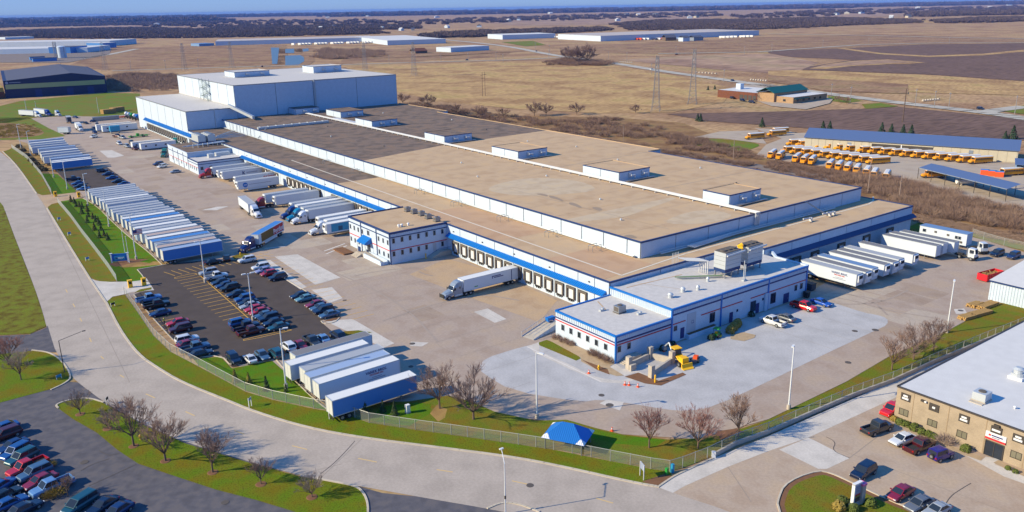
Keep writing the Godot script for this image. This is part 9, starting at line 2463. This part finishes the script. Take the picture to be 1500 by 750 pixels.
	s = thing("white_tank", "long white tank lying in the brush below the blue canopy", "tank", v3(Vector2(313.3, -139.29), 0.0), -0.65)
	part(s, "tank", Geo.new().tube(Vector3(-4.5, 1.6, 0), Vector3(4.5, 1.6, 0), 0.9, 0.9, 12), M.white)
	part(s, "saddle", Geo.new().box(-3, 0, -0.7, -2.6, 1, 0.7).box(2.6, 0, -0.7, 3, 1, 0.7), M.concrete)
	# power lines
	for q in [[Vector2(394, -374.9), 35.0, 6.0, "tall lattice transmission tower in the tan field, nearer of two"], [Vector2(439.3, -384.1), 37.0, 6.5, "tall lattice transmission tower in the tan field, nearer the fire station"], [Vector2(430.5, -747.1), 34.0, 6.0, "faint lattice tower in the middle distance above the freezer building"], [Vector2(431.7, -858.7), 32.0, 6.0, "faint lattice tower far off by the thicket and ponds"], [Vector2(283.1, -1033), 32.0, 6.0, "faint lattice tower behind the freezer building's far corner"], [Vector2(339.8, -1034), 32.0, 6.0, "faint lattice tower above the freezer building's roof"], [Vector2(212.57, -1116), 34.0, 6.0, "faint lattice tower beside the silo field road"]]:
		o = thing("transmission_tower", q[3], "pylon", v3(q[0], 0.0), 0.6, "lattice transmission towers")
		part(o, "mast", lattice(q[1], q[2] * 0.5, 0.8, 12, 0.11), M.tower)
		for k in 3:
			var y: float = q[1] * (0.72 + k * 0.11)
			part(o, "crossarm", Geo.new().tube(Vector3(-4.5 + k * 0.6, y, 0), Vector3(4.5 - k * 0.6, y, 0), 0.14, 0.14, 4).tube(Vector3(-4.5 + k * 0.6, y, 0), Vector3(0, y + 1.6, 0), 0.08, 0.08, 4).tube(Vector3(4.5 - k * 0.6, y, 0), Vector3(0, y + 1.6, 0), 0.08, 0.08, 4), M.tower)
			part(o, "insulator", Geo.new().tube(Vector3(-4.3 + k * 0.6, y, 0), Vector3(-4.3 + k * 0.6, y - 1.4, 0), 0.12, 0.12, 5).tube(Vector3(4.3 - k * 0.6, y, 0), Vector3(4.3 - k * 0.6, y - 1.4, 0), 0.12, 0.12, 5), M.galv)
	for q in [[Vector2(455.8, -243.08), 18.7, "two-legged timber power pole in the plowed field", 2.0], [Vector2(368.9, -533.8), 18.7, "two-legged timber power pole in the tan field by the freezer building", 4.2]]:
		o = thing("power_pole", q[2], "power pole", v3(q[0], 0.0), 0.4, "timber power poles")
		for sx in [-0.5, 0.5]:
			part(o, "leg", Geo.new().tube(Vector3(sx * q[3], 0, 0), Vector3(sx * q[3] * 0.8, q[1], 0), 0.2, 0.14, 6), M.bark)
		part(o, "crossarm", Geo.new().box(-q[3], q[1] - 2.5, -0.1, q[3], q[1] - 2.2, 0.1).box(-q[3] * 0.7, q[1] - 5, -0.08, q[3] * 0.7, q[1] - 4.8, 0.08), M.bark)
	var where := [508, -943, 616.7, -848.4, 573, -924, 603.7, -907, 643.6, -901, 715, -879, 734.5, -783.7, 730.3, -746.2, 802.3, -985, 854.1, -1085, 722.1, -799.6, 606.7, -585, 532.7, -338.3, 523, -317.4, 534.1, -277.9, 531.9, -264.2, 527.8, -253.1, 535.1, -217.37, 238.43, -1102, 276.6, -1092, 314, -1084, 173.84, -1178, 1242, -732.5, 1322, -646.6, 1151, -753.1, 1001, -734.9, 885.5, -808.1, 927, -723.7, 588.6, -479.9]
	for i in where.size() / 2:
		o = thing("roadside_pole", "slim pale roadside pole, %s in the line of poles along the country roads" % nth(i + 1), "power pole", Vector3(where[i * 2], 0, where[i * 2 + 1]), 0.0, "slim poles along the country roads")
		part(o, "pole", once("slim pole", func(): return Geo.new().tube(Vector3.ZERO, Vector3(0, 11, 0), 0.22, 0.16, 6)), M.tower)
		part(o, "crossarm", once("slim arm", func(): return Geo.new().box(-1.2, 10.0, -0.08, 1.2, 10.2, 0.08)), M.lamp_pole)
	for q in [[Vector2(271, -142.51), 9.0, "timber pole by the end of the warehouse's tan roof", 1.0], [Vector2(273.9, -155.75), 12.0, "timber pole with a bracket behind the far corner of the warehouse roof", 1.0], [Vector2(291.8, -230.17), 9.0, "slim pole in the brush beside the railway", 0.7], [Vector2(292.5, -300), 8.0, "slim white pole beside the railway by the roof notch", 0.4]]:
		o = thing("railway_pole", q[2], "power pole", v3(q[0], 0.0), 0.3, "poles along the railway")
		part(o, "pole", Geo.new().tube(Vector3.ZERO, Vector3(0, q[1], 0), 0.16, 0.12, 6), M.pale_twig)
		part(o, "bracket", Geo.new().box(-q[3], q[1] * 0.75, -0.1, q[3], q[1] * 0.75 + 0.2, 0.1), M.pale_twig)
	# jersey barriers by the road
	var bars := [Vector2(712.3, -738.4), Vector2(711.9, -719.3), Vector2(648.2, -563.3), Vector2(647.4, -538.3), Vector2(615.2, -471.1), Vector2(615.5, -455.4), Vector2(559.9, -286.1), Vector2(574.5, -283.3)]
	for k in 4:
		for i in 7:
			var p: Vector2 = bars[k * 2].lerp(bars[k * 2 + 1], i / 6.0)
			solo("concrete_block", Geo.new().profile([Vector2(-0.9, 0), Vector2(0.9, 0), Vector2(0.4, 1.1), Vector2(-0.4, 1.1)], -0.6, 0.6), M.concrete, "white block in the roadside row %s, %s along it" % [["past the thicket", "behind the lattice tower", "behind the fire station", "at the road junction"][k], nth(i + 1)], "concrete block", "white blocks beside the country road").position = v3(p, 0.4)
	# little farmhouses far off
	var homes := [1240, -2891, 1308, -2937, 1435, -3095, 1409, -2651, 1530, -2799, 1346, -2404, 1363, -2360, 1611, -2548, 1713, -2497, 2417, -3274, 2677, -3537, 5346, -6547, 2999, -3533, 2616, -2735, 4294, -4399, 3995, -3985, 4240, -4068, 3173, -2816, 3332, -2913, 7695, -6048, 3992, -2550, 4195, -2618, 4405, -2658, 3176, -1790, 3302, -1790, 7305, -3879, 6889, -3247, 6746, -3029, 9304, -3995, 8069, -5831, 8655, -5930, 3404, -5523, 4152, -8098, 3160, -6937, 1718, -5670, 1313, -5247]
	for i in homes.size() / 2:
		o = thing("farmhouse", "tiny pale farmhouse in the distance, %s from the city side" % nth(i + 1), "house", Vector3(homes[i * 2], 0, homes[i * 2 + 1]), i * 0.7, "tiny farmhouses far off")
		var k: float = maxf(1.0, Vector2(homes[i * 2], homes[i * 2 + 1]).length() / 2600.0)
		part(o, "wall", once("home wall %d" % (i % 2), func(): return Geo.new().box(-7, 0, -5, 7, 5, 5)), M.wall if i % 3 else M.cream).scale = Vector3(k, minf(k, 1.6), k)
		part(o, "roof", once("home roof", func(): return Geo.new().profile([Vector2(-7.6, 5), Vector2(7.6, 5), Vector2(0, 9)], -5.5, 5.5)), M.bright_roof if i % 2 else M.hall_roof).scale = Vector3(k, minf(k, 1.6), k)


func lattice(h: float, w0: float, w1: float, n: int, r: float) -> Geo:
	var g := Geo.new()
	var corner := func(i: int, t: float) -> Vector3:
		var w := lerpf(w0, w1, sqrt(t)) if w0 > w1 else lerpf(w0, w1, t)
		return Vector3([-1, 1, 1, -1][i % 4] * w, h * t, [-1, -1, 1, 1][i % 4] * w)
	for i in 4:
		for k in n:
			var t0 := float(k) / n
			var t1 := float(k + 1) / n
			g.tube(corner.call(i, t0), corner.call(i, t1), r, r, 4, false)
			g.tube(corner.call(i, t0), corner.call(i + 1, t1), r * 0.55, r * 0.55, 3, false)
			g.tube(corner.call(i + 1, t0), corner.call(i, t1), r * 0.55, r * 0.55, 3, false)
			g.tube(corner.call(i, t1), corner.call(i + 1, t1), r * 0.55, r * 0.55, 3, false)
	return g


func _ready() -> void:
	rng.seed = 2024
	light_and_camera()
	materials()
	fields()
	site()
	warehouse()
	high_bay()
	for q in [[-141.9, -151.4, "smallest white penthouse on the roof's near end"], [-185.5, -202.8, "white penthouse second from the near end of the pipe run"], [-238.5, -255.2, "white penthouse third from the near end, in the middle of the tan roof"], [-289.0, -305.0, "white penthouse fourth from the near end, where the roof turns grey"], [-353.4, -370.9, "white penthouse fifth along the pipe run on the grey roof"]]:
		penthouse(179.4, q[0], 193.0, q[1], 12.36, 15.5, M.tan_roof if q[0] > -280 else M.grey_roof, q[2])
	penthouse(184.3, -397.7, 197.2, -415.5, 12.36, 15.5, M.grey_roof, "white penthouse sixth along the pipe run, near the freezer building")
	penthouse(172.2, -428.0, 185.7, -437.2, 12.36, 15.5, M.grey_roof, "white penthouse touching the shaded wall of the freezer building")
	penthouse(162.1, -490.0, 183.0, -508.0, 29.2, 32.4, M.white_roof, "white penthouse on top of the freezer building, nearer the dock wing")
	penthouse(209.5, -486.0, 228.0, -503.0, 29.2, 33.2, M.white_roof, "white penthouse on top of the freezer building, away from the dock wing")
	front_office()
	dispatch_office()
	shipping_office()
	tan_building()
	far_buildings()
	trailers()
	cars()
	buses()
	fences()
	trees()
	woods()
	details()
